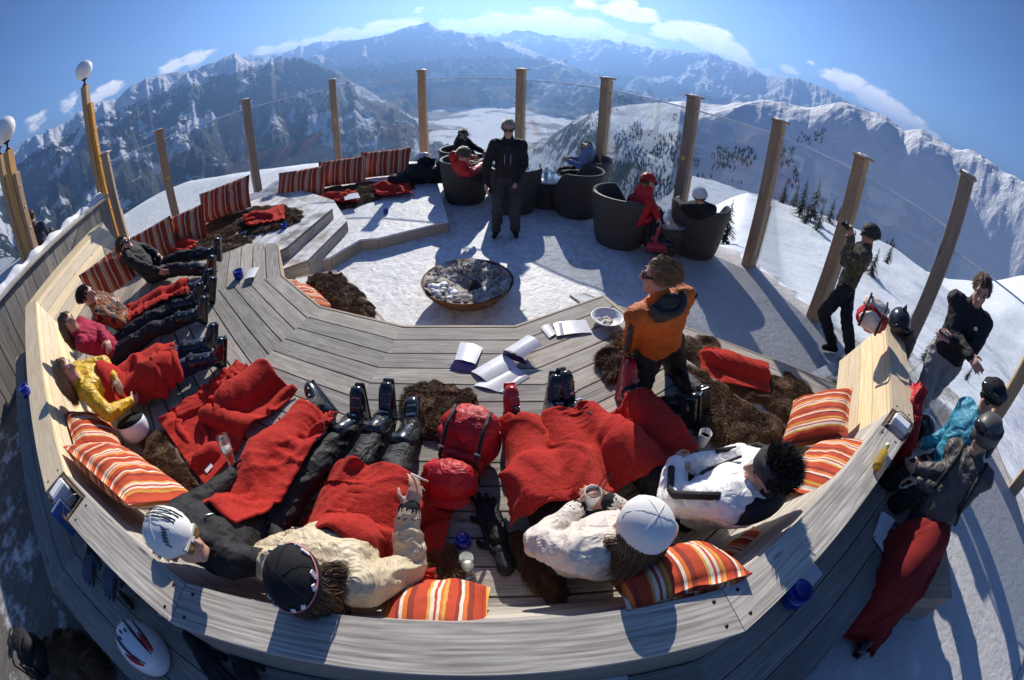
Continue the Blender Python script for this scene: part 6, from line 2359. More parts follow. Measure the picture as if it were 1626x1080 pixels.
hp = U(371, 742, .86)
beer((hp.x, hp.y, hp.z), 'half full beer glass held by the man in black with the white hat', (-.1, .1), .13)
beer(U(745, 914, SEAT + .004), 'half empty foamy beer glass on the planks beside the smoker', (0, 0), .115)
# cigarette in the smoker's hand
fp = FARM[2] + FARM[3] * .17
t = thing('cigarette', 'lit white cigarette between the fingers of the smoker', 'cigarette', tuple(fp))
MB().tube([fp + Vector((-.05, .02, .0)), fp + Vector((.012, -.008, .0))], .0048, 8).build('paper', M_CERAM, t)
MB().tube([fp + Vector((.012, -.008, .0)), fp + Vector((.032, -.016, .0))], .005, 8).build('filter', plain('filter_tip', (.6, .35, .12), .7), t)
# mug of the beanie woman
g0, g1 = GARM[0], GARM[1]
mp = (g0[2] + g0[3] * .08 + g1[2] + g1[3] * .08) / 2
t = thing('mug', 'tall white mug with two black straws in the hands of the white beanie woman', 'mug', (mp.x, mp.y, mp.z - .07))
MB().lathe([(.030, 0), (.034, .004), (.041, .12), (.038, .12), (.031, .01), (.0001, .01)], (mp.x, mp.y, mp.z - .06), 28).build('cup', M_CERAM, t)
MB().lathe([(.0001, .095), (.037, .095)], (mp.x, mp.y, mp.z - .06), 24).build('drink', plain('milk_foam', (.55, .42, .30), .5), t)
for dx in (.0, .018):
    MB().tube([Vector((mp.x + dx, mp.y, mp.z)), Vector((mp.x + .05 + dx * 1.6, mp.y + .05, mp.z + .13))], .0028, 6).build('straw', M_BLACKPL, t)
p = U(1113, 705, SEAT + .05)
t = thing('mug', 'white mug with a black straw standing on the dark sheepskin', 'mug', tuple(p))
MB().lathe([(.032, 0), (.036, .004), (.043, .11), (.040, .11), (.033, .01), (.0001, .01)], p, 28).build('cup', M_CERAM, t)
MB().lathe([(.0001, .07), (.0375, .07)], p, 24).build('drink', plain('cocoa', (.10, .055, .03), .3), t)
MB().tube([p + Z3 * .02, p + Vector((.01, .05, .19))], .003, 6).build('straw', M_BLACKPL, t)
# dish
p = U(963, 512, SEAT + .004)
t = thing('dish', 'white oval dish with a little snow on the planks beside the orange jacket', 'dish', tuple(p))
MB().lathe([(.05, 0), (.06, .004), (.12, .035), (.142, .062), (.135, .062), (.11, .036), (.055, .012), (.0001, .012)], p, 36).build('plate', M_CERAM, t)
m = MB()
for i in range(14):
    a, r_ = random.random() * 6.28, random.random() * .07
    m.blob(p + Vector((r_ * math.cos(a), r_ * math.sin(a), .02)), (.018, .018, .008), seg=8, nz=.3, seed=i)
m.build('snow_remains', plain('melting_crumbs', (.62, .58, .48), .6), t, kind='stuff')


def jar(p, lab, r=.055, h=.085):
    p = Vector(p)
    t = thing('blue_jar', lab, 'ashtray jar', tuple(p), 'cobalt blue glass jars')
    MB().lathe([(r * .8, 0), (r * .95, .006), (r, h * .5), (r * .93, h), (r * .80, h), (r * .84, h * .5), (r * .7, .014), (.0001, .012)], p, 30).build('glass_bowl', M_COBALT, t)
    MB().lathe([(r * .93, h), (r * 1.0, h + .004), (r * 1.0, h + .012), (r * .78, h + .012), (r * .78, h + .002)], p, 30).build('rim', M_COBALT, t)


c = (miter(1, .1).lerp(miter(2, .1), .80))
jar(U(44, 628, T[2].z + .01), 'cobalt blue jar on the pine cap board at the left edge')
jar(U(1256, 952, SHELF + .004), 'large dark blue jar standing on a white card on the outer shelf', .075, .10)
jar(U(380, 441, SEAT + .004), 'blue jar on the sunlit left planks beside a paper strip', .065, .08)
jar(U(452, 362, .514), 'small blue jar on the edge of the top plank step', .05, .06)
jar(U(613, 338, .175), 'tiny blue jar on the snowy low platform', .045, .05)
jar(U(736, 866, SEAT + .004), 'blue jar in the shadow behind the beer glass', .042, .07)


# ------------------------------------------------------------------ menus and cards
M_PAPER = plain('glossy_white_paper', (.76, .76, .78), .28, 0, .5, var=.03)
_pp = NT('printed_white_page')
_bt = _pp.node('ShaderNodeTexBrick')
for _k, _v in (('Scale', 1.0), ('Brick Width', .055), ('Row Height', .013), ('Mortar Size', .0042), ('Color1', (.42, .42, .45, 1)), ('Color2', (.70, .70, .72, 1)), ('Mortar', (.76, .76, .78, 1))):
    _bt.inputs[_k].default_value = _v
_pp.link(_pp.mapping(_pp.pos(), (1, 1, 1), (0, 0, .35)), _bt.inputs['Vector'])
_pm = _pp.ramp(_pp.noise(_pp.pos(), 11, 2, .5), [(.50, 0.), (.53, .8)])
_pp.base(_pp.mix(_pm, (.76, .76, .78), _bt.outputs['Color']))
_pp.set(Roughness=.26)
M_PRINT = _pp.m
M_PURPLE = plain('dark_violet_print', (.05, .03, .12), .28, 0, .5)
M_GREYPRINT = plain('grey_print', (.35, .36, .42), .3)
M_INK = plain('grey_ink', (.13, .11, .16), .6)


def leaf(m, c, mi=0, curl=.02, n=8, th=.002):
    """a curved sheet on four corners a b c d (bend along a-b)"""
    a, b, c_, d = [Vector(q) for q in c]
    nn = (b - a).cross(d - a).normalized()
    if nn.z < 0:
        nn = -nn
    vs, fs = [], []
    for i in range(n + 1):
        f = i / n
        z = nn * (curl * (math.sin(f * math.pi)))
        vs += [a.lerp(b, f) + z, d.lerp(c_, f) + z, a.lerp(b, f) + z - nn * th, d.lerp(c_, f) + z - nn * th]
    for i in range(n):
        o = i * 4
        fs += [[o, o + 4, o + 5, o + 1], [o + 2, o + 3, o + 7, o + 6], [o, o + 2, o + 6, o + 4], [o + 1, o + 5, o + 7, o + 3]]
    fs += [[0, 1, 3, 2], [n * 4, n * 4 + 2, n * 4 + 3, n * 4 + 1]]
    m.add(vs, fs, mi, None, .5, False)


def menu(lab, pages, z=SEAT, group='menu cards left on the planks'):
    """pages: (pixel corners, base height, lift of the far corners, material, curl)"""
    pts = [U(*q, z) for pg in pages for q in pg[0]]
    c = sum(pts, Vector()) / len(pts)
    t = thing('menu_card', lab, 'menu', (c.x, c.y, z), group)
    for (qs, z0, z1, mat, curl) in pages:
        m = MB()
        q = [U(a, b, z + (z0 if i < 2 else z1)) for i, (a, b) in enumerate(qs)]
        leaf(m, q, 0, curl)
        m.build('page', mat, t)
    return t


menu('menu card with a dark violet lower half, leftmost on the planks', [([(731, 543), (767, 552), (755, 578), (722, 571)], .012, .03, M_PRINT, .012), ([(722, 571), (755, 578), (748, 592), (713, 586)], .03, .006, M_PURPLE, .006)])
menu('open glossy menu with long white pages in the middle of the planks', [([(797, 562), (822, 580), (775, 608), (748, 590)], .02, .012, M_PRINT, .015), ([(812, 580), (832, 592), (790, 622), (752, 612)], .008, .006, M_PRINT, .01), ([(826, 592), (842, 598), (800, 624), (790, 622)], .004, .004, M_GREYPRINT, .004)])
menu('open menu tilted against the long one, bright white top page', [([(838, 532), (862, 548), (830, 568), (800, 556)], .09, .07, M_PRINT, .02), ([(800, 556), (830, 568), (838, 580), (797, 566)], .07, .01, M_PURPLE, .0)])
menu('pair of flat grey and white menu sheets beside the white dish', [([(882, 512), (930, 508), (940, 528), (886, 533)], .010, .010, M_PRINT, .008), ([(878, 514), (893, 512), (896, 532), (884, 534)], .014, .014, M_GREYPRINT, .004)])
menu('narrow folded menu sheet left of the grey and white pair', [([(858, 520), (872, 514), (884, 530), (872, 537)], .008, .008, M_PRINT, .006)])
menu('crumpled paper strip beside the blue jar on the left planks', [([(395, 428), (412, 424), (404, 440), (388, 444)], .006, .05, M_PAPER, .01)])
menu('small white paper on the sheepskin of the top plank step', [([(412, 352), (428, 350), (422, 360), (407, 362)], .05, .05, M_PAPER, .004)], .51)
menu('white sheet on the red blanket before the far cushions', [([(545, 310), (568, 306), (572, 314), (548, 318)], .16, .16, M_PAPER, .004)], .17)
t1 = menu('open white card in a dark blue cover lying on the right outer shelf', [([(1400, 812), (1422, 826), (1408, 848), (1386, 852)], .05, .012, M_PAPER, .006), ([(1408, 844), (1440, 858), (1410, 890), (1387, 854)], .018, .012, M_PAPER, .004)], SHELF)
menu('dark blue cover with a clip beside the open white card', [([(1418, 828), (1426, 830), (1443, 852), (1436, 858)], .008, .008, plain('dark_blue_cover', (.015, .03, .12), .4), .003)], SHELF)
menu('white card with a pale print under the large blue jar', [([(1285, 883), (1307, 912), (1282, 938), (1245, 912)], .006, .006, M_PAPER, .002)], SHELF)
bt = menu('white card with grey house emblem and lettering below the near cap board', [([(902, 1056), (992, 1046), (1000, 1100), (905, 1105)], .004, .004, M_PAPER, .001)], SHELF)
menu('dark blue folder under the white lettered card', [([(850, 1062), (905, 1055), (910, 1105), (850, 1110)], .002, .002, plain('navy_folder', (.012, .014, .035), .4), .001)], SHELF)


def lettering(text, org, dx, dy, height, mat, parent, name='lettering', ext=.0006):
    cu = bpy.data.curves.new('t', 'FONT')
    cu.body = text
    cu.size = 1.0
    cu.extrude = 0
    o = bpy.data.objects.new('t', cu)
    COL.objects.link(o)
    dg = bpy.context.evaluated_depsgraph_get()
    me = bpy.data.meshes.new_from_object(o.evaluated_get(dg))
    bpy.data.objects.remove(o)
    dx, dy = Vector(dx).normalized(), Vector(dy).normalized()
    n = dx.cross(dy)
    for v in me.vertices:
        v.co = Vector(org) + (dx * v.co.x + dy * v.co.y) * height + n * ext
    me.materials.clear()
    me.materials.append(mat)
    me.name = name
    return link(name, me, parent)


a, b, d = U(945, 1077, SHELF + .007), U(988, 1071, SHELF + .007), U(944, 1066, SHELF + .007)
dx = (b - a).normalized()
dy = Z3.cross(dx)
lettering('KRISTALLHÜTTE', a, dx, dy, (b - a).length / 8.6, M_INK, bt)
m = MB()
cc = U(966, 1064, SHELF + .0075)
rad = .013
ring = [cc + (dx * math.cos(q_) + dy * math.sin(q_)) * rad for q_ in np.linspace(-.5, math.pi + .5, 20)]
m.tube(ring, .0022, 5)
m.tube([cc + dx * -.012 + dy * -.006, cc + dy * .006, cc + dx * .012 + dy * -.006], .0018, 5)
m.build('house_emblem', M_INK, bt)


# ------------------------------------------------------------------ baskets in the gaps of the cap
M_WICKER = NT('wicker')
o = M_WICKER.coord('Object')
wk = M_WICKER.noise(M_WICKER.mapping(o, (60, 60, 120)), 1, 2, .6)
M_WICKER.base(M_WICKER.mix(wk, (.05, .03, .015), (.26, .17, .09)))
M_WICKER.set(Roughness=.7)
M_WICKER.link(M_WICKER.bump(wk, .8, .01), M_WICKER.b.inputs['Normal'])
M_WICKER = M_WICKER.m
M_WIRE = plain('wire_handle', (.25, .24, .23), .4, .9)


def basket(c, u, lab, size=(.30, .20, .16)):
    c = Vector(c)
    u = Vector(u).normalized()
    w = Z3.cross(u)
    t = thing('wicker_basket', lab, 'basket', tuple(c), 'wicker baskets set in the bench back')
    m = MB()
    a, b, h = size[0] / 2, size[1] / 2, size[2]
    m.box(c + Z3 * .008, (2 * a, 2 * b, .014), ax=(u, w, Z3))
    for s_ in (-1, 1):
        m.box(c + u * (a - .008) * s_ + Z3 * (h / 2 + .016), (.016, 2 * b, h), ax=(u, w, Z3), bevel=.004)
        m.box(c + w * (b - .008) * s_ + Z3 * (h / 2 + .016), (2 * a - .034, .016, h), ax=(u, w, Z3), bevel=.004)
    m.build('woven_box', M_WICKER, t)
    for s_ in (-.35, .35):
        m = MB()
        m.tube([c + u * a * s_ * 2 + w * b + Z3 * (h + .01), c + u * a * s_ * 2 + w * b * .5 + Z3 * (h + .05), c + u * a * s_ * 2 - w * b * .5 + Z3 * (h + .05), c + u * a * s_ * 2 - w * b + Z3 * (h + .01)], .004, 6)
        m.build('wire_handle', M_WIRE, t)
    return t


gl_ = miter(2, .12).lerp(miter(3, .12), .14)
ud = (T[3] - T[2]).normalized()
basket((gl_.x, gl_.y, .96), ud, 'wicker basket holding napkins and blue leaflets at the near left corner', (.34, .2, .17))
nb = bpy.data.objects
t = thing('napkin_stack', 'two white napkin blocks standing in the left wicker basket', 'napkins', (gl_.x, gl_.y, 1.0))
for k_, off in ((0, -.10), (1, -.035)):
    c_ = Vector((gl_.x, gl_.y, 1.10 + .02 * k_)) + ud * off
    MB().box(c_, (.05, .15, .16), ax=(ud, Z3.cross(ud), Z3), bevel=.012).build('napkin_block', M_PAPER, t)
t = thing('leaflets', 'blue and white leaflets leaning out of the left wicker basket', 'leaflets', (gl_.x, gl_.y, 1.0))
for k_ in range(3):
    c_ = Vector((gl_.x, gl_.y, 1.10)) + ud * (.06 + .016 * k_) - Z3.cross(ud) * (.07 + .01 * k_)
    MB().box(c_, (.005, .11, .2), ax=((ud + Z3 * .1).normalized(), Z3.cross(ud), (Z3 - ud * .1).normalized())).build('leaflet', plain('blue_leaflet', (.03, .09, .30), .3) if k_ != 1 else M_PAPER, t)
gr_ = miter(4, .12).lerp(miter(5, .12), .93)
ur = (T[5] - T[4]).normalized()
basket((gr_.x, gr_.y, .96), ur, 'wicker basket with a white napkin block at the right corner', (.30, .2, .17))
t = thing('napkin_stack', 'white napkin block in the right wicker basket', 'napkins', (gr_.x, gr_.y, 1.0))
MB().box((gr_.x, gr_.y, 1.11), (.10, .15, .17), ax=(ur, Z3.cross(ur), Z3), bevel=.014).build('napkin_block', M_PAPER, t)
p = U(1387, 748, CAP + .003)
t = thing('sun_oil_bottle', 'yellow transparent bottle lying on the grey cap board beside the right basket', 'bottle', tuple(p))
a, b = p + Z3 * .03, U(1412, 700, CAP + .02) + Z3 * .02
dv = (b - a).normalized()
Mq = Matrix(frame(dv)).transposed()
MB().lathe([(.0001, 0), (.028, .004), (.030, .02), (.030, .15), (.013, .19), (.013, .215), (.0001, .217)], a, 20, M=Mq).build('bottle_body', plain('yellow_oil', (.70, .45, .03), .1, 0, .6, .6), t)
MB().lathe([(.016, .212), (.016, .245), (.0001, .246)], a, 16, M=Mq).build('screw_cap', plain('pale_cap', (.75, .7, .5), .4), t)

# ------------------------------------------------------------------ helmets, bags, boots, gloves
M_SHELLW = plain('white_shell', (.80, .80, .82), .18, 0, .5, coat=.4, var=.02)
M_SHELLR = plain('red_decal', (.62, .02, .03), .2, coat=.4)
M_SHELLB = plain('black_decal', (.02, .022, .026), .22, coat=.4)
M_LINER = cloth('black_liner', (.012, .012, .014), .9, .2)


def loose_helmet(p, fwd, lab, mat, up=Z3, s=1.0, decals=True):
    p = Vector(p)
    up = Vector(up).normalized()
    fwd = Vector(fwd)
    fwd = (fwd - up * fwd.dot(up)).normalized()
    x = fwd.cross(up)
    t = thing('ski_helmet', lab, 'helmet', tuple(p), 'loose ski helmets')
    M = Matrix((x, fwd, up)).transposed() @ Matrix.Diagonal((.92, 1.2, 1.0))
    pr = [(.118, .0), (.124, .02), (.126, .06), (.120, .10), (.100, .14), (.068, .168), (.03, .18), (.0001, .182)]
    inner = [(.0001, .150), (.06, .140), (.095, .10), (.106, .05), (.106, .01)]
    MB().lathe([(r * s, z * s) for r, z in pr], p, 36, M=M).build('shell', mat, t)
    MB().lathe([(r * s, z * s) for r, z in inner] + [(.118 * s, -.001)], p, 30, M=M).build('liner', M_LINER, t)
    if decals:
        def on(a, tt, off=.0025):
            # a: side angle, tt: 0..1 front to back over the crown
            th = (tt - .5) * 2.2
            ca = math.cos(th)
            v = Vector((math.sin(a) * .126 * ca, math.sin(th) * .126, math.cos(a) * ca * .122 + .06))
            v = Vector((v.x * .92, v.y * 1.2, v.z)) * (s * 1.012)
            return p + x * v.x + fwd * v.y + up * v.z
        for a0, mt, w, t0, t1 in ((.42, M_SHELLB, .011, .08, .92), (.75, M_SHELLB, .009, .12, .75), (-.42, M_SHELLB, .011, .08, .92), (.60, M_SHELLR, .016, .10, .42), (-.62, M_SHELLR, .016, .10, .42)):
            m = MB()
            pts = [on(a0 + .35 * (tt - .3) ** 2, tt) for tt in np.linspace(t0, t1, 12)]
            m.tube(pts, [w * (.35 + .65 * math.sin(math.pi * i / 11)) for i in range(12)], 8)
            # flatten against the shell
            cen = p + up * .06 * s
            m.v = [tuple(cen + (Vector(v) - cen) * (1 - .0)) for v in m.v]
            m.build('decal', mt, t)
        for k_ in range(3):
            m = MB()
            q = on(-.0 + .22 * (k_ - 1), .62 - .05 * abs(k_ - 1))
            m.blob(q, (.008, .02, .004), (x, fwd, up), 10)
            m.build('vent', M_SHELLB, t)
    return t


loose_helmet(U(238, 1035, SHELF + .01), (U(205, 1000, .7) - U(262, 1062, .7)), 'white ski helmet with red and black decals lying on the near left outer shelf', M_SHELLW, s=1.2)
loose_helmet(U(206, 668, SEAT + .20), (1, .4, 0), 'upturned white helmet with black lining beside the woman in yellow', M_SHELLW, up=(.12, -.15, -1), decals=False, s=1.0)
hp_ = U(1424, 520, CAP + .035)
th = loose_helmet(hp_, (-.5, -.8, 0), 'black helmet with dark goggles sitting on the end of the right backrest', M_SHELLB, decals=False)
M = Matrix((Vector((-.8, .5, 0)).normalized(), Vector((-.5, -.8, 0)).normalized(), Z3)).transposed()
m = MB()
m.blob(hp_ + Vector((-.06, -.12, .06)), (.10, .035, .045), (Vector((-.85, .53, 0)), Vector((-.53, -.85, 0)), Z3), 18)
m.build('goggles', M_LENS, th)
MB().lathe([(.03, .175), (.02, .2), (.004, .235), (.0001, .24)], hp_, 12).build('fin', M_SHELLB, th)
loose_helmet(U(1462, 692, SHELF + .05), (-.6, -.6, 0), 'black helmet hanging on the outer side of the right backrest', M_SHELLB, decals=False)


def rucksack(c, u, n, size, lab, body, trim, name='rucksack', lidmat=None, seed=3):
    c = Vector(c)
    u, n = Vector(u).normalized(), Vector(n).normalized()
    n = (n - u * n.dot(u)).normalized()
    w = n.cross(u)
    t = thing(name, lab, 'rucksack', tuple(c - Z3 * size[2] * .4))
    a, b, h = size
    m = MB()
    m.blob(c, (a / 2, b / 2, h / 2), (u, w, n), 26, nz=.14, ns=9, seed=seed)
    m.build('bag', body, t)
    MB().blob(c + n * h * .40 + w * b * .12, (a * .46, b * .36, h * .22), (u, w, n), 24, nz=.14, ns=10, seed=seed + 2).build('lid', lidmat or body, t)
    MB().blob(c - w * b * .42 + n * h * .05, (a * .36, b * .16, h * .34), (u, w, n), 20, nz=.12, seed=seed + 4).build('front_pocket', lidmat or body, t)
    for s_ in (-.28, .28):
        m = MB()
        m.tube([c + u * a * s_ + n * h * .62 + w * b * .3, c + u * a * s_ + n * h * .66 - w * b * .1, c + u * a * s_ + n * h * .42 - w * b * .56, c + u * a * s_ - n * h * .2 - w * b * .6], .011, 6)
        m.build('strap', trim, t)
        m = MB()
        m.box(c + u * a * s_ + n * h * .5 - w * b * .45, (.035, .012, .03), ax=(u, w, n), bevel=.003)
        m.build('buckle', M_BUCKLE, t)
    return t


rucksack(U(748, 702, SEAT + .16), (1, -.25, 0), (0, -.2, 1), (.36, .34, .32), 'red and black rucksack lying on the planks between the guests', M_REDJ, M_BLACKN)
# red cap on the blanket
p = U(714, 762, SEAT + .17)
t = thing('red_cap', 'large soft red cap with peak lying on the smoker\'s blanket', 'cap', tuple(p - Z3 * .1))
m = MB()
u_, w_ = Vector((.98, -.1, 0)).normalized(), Vector((.1, .98, 0)).normalized()
m.blob(p, (.155, .12, .125), (u_, w_, Z3), 36, nz=.09, ns=12, seed=6)
m.build('crown', M_REDJ, t)
m = MB()
m.blob(p - w_ * .09 - Z3 * .04, (.125, .065, .02), (u_, (w_ + Z3 * .5).normalized(), (Z3 - w_ * .5).normalized()), 24, nz=.05, seed=8)
m.build('peak', M_REDJ, t)
m = MB()
m.tube([p + u_ * .135 * math.cos(a) - w_ * .112 * math.sin(a) * 1.02 - Z3 * .035 for a in np.linspace(.1, math.pi - .1, 16)], .006, 6)
m.build('seam_band', cloth('dark_red_band', (.30, .012, .015), .7, .1), t)
rucksack(U(54, 1040, DZ + .16), (1, .3, 0), (0, 0, 1), (.36, .34, .34), 'black rucksack standing on the walkway in the lower left corner', M_BLACKN, M_BLACKN, seed=9)
rucksack(U(1384, 505, CAP + .12), (.6, -.7, 0), (-.2, .2, 1), (.30, .26, .26), 'red and beige bag sitting on top of the right backrest end', M_REDJ, M_BLACKN, lidmat=M_CREAM, seed=12)
# black heap by the far cushions
p = U(668, 290, .17)
t = thing('clothes_heap', 'black heap of jackets and rucksacks at the end of the far cushion row', 'clothes heap', tuple(p))
for i, (dx, dy, dz, a, b, c_) in enumerate(((0, 0, .2, .32, .25, .2), (.3, -.05, .18, .25, .2, .18), (-.32, -.1, .12, .3, .22, .12), (.1, .12, .36, .18, .15, .16), (.42, .0, .28, .12, .12, .16))):
    MB().blob(p + Vector((dx, dy, dz)), (a, b, c_), seg=22, nz=.22, ns=12, seed=i + 2).build('jacket', M_BLACKN, t)
MB().blob(p + Vector((.05, .2, .46)), (.14, .12, .11), seg=20, nz=.05, seed=9).build('pale_helmet', plain('grey_white_shell', (.5, .5, .5), .35), t)

# jackets hanging on the outer side of the right backrest
jc = miter(5, .26).lerp(miter(6, .26), .25)
t = thing('hanging_jacket', 'dark red jacket hanging over the outer side of the right backrest', 'jacket', (jc.x, jc.y, .6))
d5 = (T[6] - T[5]).normalized()
m = MB()
m.blob(Vector((jc.x, jc.y, .92)), (.23, .13, .30), (d5, ON[5], Z3), 28, nz=.22, ns=10, seed=5)
m.build('jacket_body', M_REDJ, t)
MB().tube([Vector((jc.x, jc.y, 1.1)) + d5 * .18, Vector((jc.x, jc.y, .95)) + d5 * .26 + ON[5] * .08, Vector((jc.x, jc.y, .7)) + d5 * .24 + ON[5] * .1], [.06, .065, .05], 12).build('sleeve', M_REDJ, t)
MB().tube([Vector((jc.x, jc.y, 1.12)) - d5 * .16, Vector((jc.x, jc.y, .9)) - d5 * .22 + ON[5] * .09, Vector((jc.x, jc.y, .62)) - d5 * .18 + ON[5] * .12], [.06, .06, .045], 12).build('sleeve', M_REDJ, t)
jc2 = miter(5, .24).lerp(miter(6, .24), .85)
t = thing('hanging_jacket', 'beige grey jacket hanging over the post end of the right backrest', 'jacket', (jc2.x, jc2.y, .6))
MB().blob(Vector((jc2.x, jc2.y, .95)), (.12, .09, .30), (d5, ON[5], Z3), 24, nz=.22, ns=9, seed=8).build('jacket_body', M_TAUPE, t)


def glove(px, py, z, dirp, lab, mat, s=1.0, mat2=None):
    p = U(px, py, z)
    d = (U(*dirp, z) - p)
    d.z = 0
    d.normalize()
    B = Body()
    hand(B, p + Z3 * .035, d, (0, 0, -1), 1.5 * s, .25, 0, 1, .6)
    B.cap(p - d * .10 * s + Z3 * .04, .05 * s, p + Z3 * .04, .042 * s, 1)
    t = thing('glove', lab, 'glove', tuple(p), 'ski gloves')
    B.skin('shell', [mat, mat2 or mat], .008, t, {0: .004, 1: .006}, smooth=3)
    return t


M_GLOVEG = cloth('grey_glove', (.10, .12, .16), .6, .2)
glove(150, 880, SHELF, (140, 925), 'grey and black ski glove lying on the near left shelf, left one', M_GLOVEG, 1.0, M_BLACKN)
glove(185, 900, SHELF, (172, 945), 'grey and black ski glove beside its pair, right one under the cap', M_GLOVEG, 1.0, M_BLACKN)
glove(325, 1038, SHELF, (350, 1075), 'black ski glove on the shelf below the near cap board', M_BLACKN)
glove(385, 1045, SHELF, (400, 1085), 'black ski glove at the picture bottom, right of the other black one', M_BLACKN)
glove(783, 838, SEAT, (770, 800), 'black glove lying upper of two on the planks beside the beer glass', M_BLACKN, 1.0)
glove(795, 880, SEAT, (785, 845), 'black glove lying lower of two on the planks beside the beer glass', M_BLACKN, 1.0)
t = thing('ski_boots', 'dark goggles with a strap beside the gloves on the near left shelf', 'goggles', tuple(U(205, 958, SHELF)))
t.name = 'goggles'
p = U(207, 958, SHELF)
MB().blob(p + Z3 * .05, (.09, .04, .045), ((U(222, 975, SHELF) - U(195, 940, SHELF)).normalized(), Vector((.6, .6, 0)), Z3), 20).build('lens', M_LENS, t)
MB().tube([p + Vector((.09 * math.cos(a), .07 * math.sin(a) + .06, .04)) for a in np.linspace(0, math.pi, 12)], .014, 6).build('strap', M_DARKGREY, t)
t = thing('booklet', 'blue and white booklet with a yellow block standing against the near backrest', 'booklet', tuple(U(290, 1005, SHELF)))
q = [U(272, 990, SHELF), U(308, 1000, SHELF)]
dxb = (q[1] - q[0]).normalized()
nb_ = Z3.cross(dxb)
cB = (q[0] + q[1]) / 2
MB().box(cB + Z3 * .075, (.13, .012, .15), ax=(dxb, nb_, Z3)).build('white_cover', M_PAPER, t)
MB().box(cB + Z3 * .10 - nb_ * .008, (.10, .003, .06), ax=(dxb, nb_, Z3)).build('blue_print', plain('blue_print', (.05, .08, .30), .4), t)
MB().box(cB + Z3 * .03 - nb_ * .008, (.07, .003, .045), ax=(dxb, nb_, Z3)).build('yellow_print', plain('yellow_print', (.55, .45, .03), .5), t)

# camera and phone
p = PARM[2] + PARM[3] * .12 + Vector((-.03, .03, .02))
t = thing('compact_camera', 'small black camera held up by the photographing man', 'camera', tuple(p))
cd = Vector((-.75, .6, .05)).normalized()
cx = cd.cross(Z3).normalized()
MB().box(p, (.12, .045, .07), ax=(cx, cd, Z3), bevel=.008).build('camera_body', M_BLACKPL, t)
MB().lathe([(.027, 0), (.027, .05), (.022, .055), (.0001, .05)], p + cd * .02, 18, M=Matrix(frame(cd)).transposed()).build('objective', M_BLACKPL, t)
p = QARM[2] + QARM[3] * .11
t = thing('phone', 'small phone in the hands of the man in black fleece', 'phone', tuple(p))
MB().box(p + Z3 * .01, (.055, .11, .012), .6, bevel=.004).build('phone_body', M_BLACKPL, t)
MB().box(p + Z3 * .0175, (.046, .075, .002), .6).build('screen', plain('phone_screen', (.18, .20, .24), .08, 0, .7), t)
# wooden box seat
p = U(1455, 930, .50)
t = thing('wooden_box', 'plain brown wooden box under the helmeted woman on the walkway', 'box', (p.x, p.y, DZ))
ab = math.atan2(-.35, .9)
c_ = Vector((2.86, .36, 0))
W_BOX = wood('brown_box_board', (.26, .17, .12), (.36, .25, .18), (.44, .32, .24), .75)
for k_, zz in enumerate((.31, .46)):
    MB().box((c_.x, c_.y, zz), (.46, .40, .145), ab, bevel=.006).build('board_ring', W_BOX, t)
MB().box((c_.x, c_.y, .55), (.48, .42, .024), ab, bevel=.006).build('lid', W_BOX, t)

# ------------------------------------------------------------------ conifers on the slopes
M_NEEDLE = NT('spruce_needles')
at = M_NEEDLE.node('ShaderNodeAttribute', attribute_name='tint')
M_NEEDLE.base(M_NEEDLE.mix(at.outputs['Fac'], (.010, .018, .010), (.05, .065, .035)))
M_NEEDLE.set(Roughness=.7)
M_NEEDLE = M_NEEDLE.m
M_BARK = plain('spruce_bark', (.05, .035, .025), .9)


def spruce_meshes(seed, h=8.0):
    rd = random.Random(seed)
    m = MB()
    m.tube([(0, 0, -.6), (rd.uniform(-.05, .05), 0, h * .5), (0, 0, h * .97)], [.16, .09, .015], 7)
    tr_ = m
    c = MB()
    n = 30
    for i in range(n):
        z = h * (.10 + .88 * i / n)
        r = (h * .23) * (1 - i / n) ** .85 * rd.uniform(.75, 1.15) + .08
        k = 9 if i < n * .7 else 6
        for j in range(k):
            a = rd.uniform(0, 6.283)
            L = r * rd.uniform(.7, 1.15)
            dr = Vector((math.cos(a), math.sin(a), 0))
            sd_ = Vector((-dr.y, dr.x, 0))
            p0 = Vector((0, 0, z))
            for q in range(4):
                f0 = q / 4
                pa = p0 + dr * L * (f0 + .05) - Z3 * L * .45 * f0 ** 1.3
                pb = p0 + dr * L * (f0 + .42) - Z3 * (L * .45 * (f0 + .25) ** 1.3 + .05)
                w = L * .22 * (1.1 - f0)
                for s_ in (-1, 1):
                    c.add([pa, pa + sd_ * s_ * w * .5 + (pb - pa) * .5 + Z3 * .03, pb + sd_ * s_ * w * .35, pb], [[0, 1, 2, 3]], 0, None, rd.random())
    return tr_, c


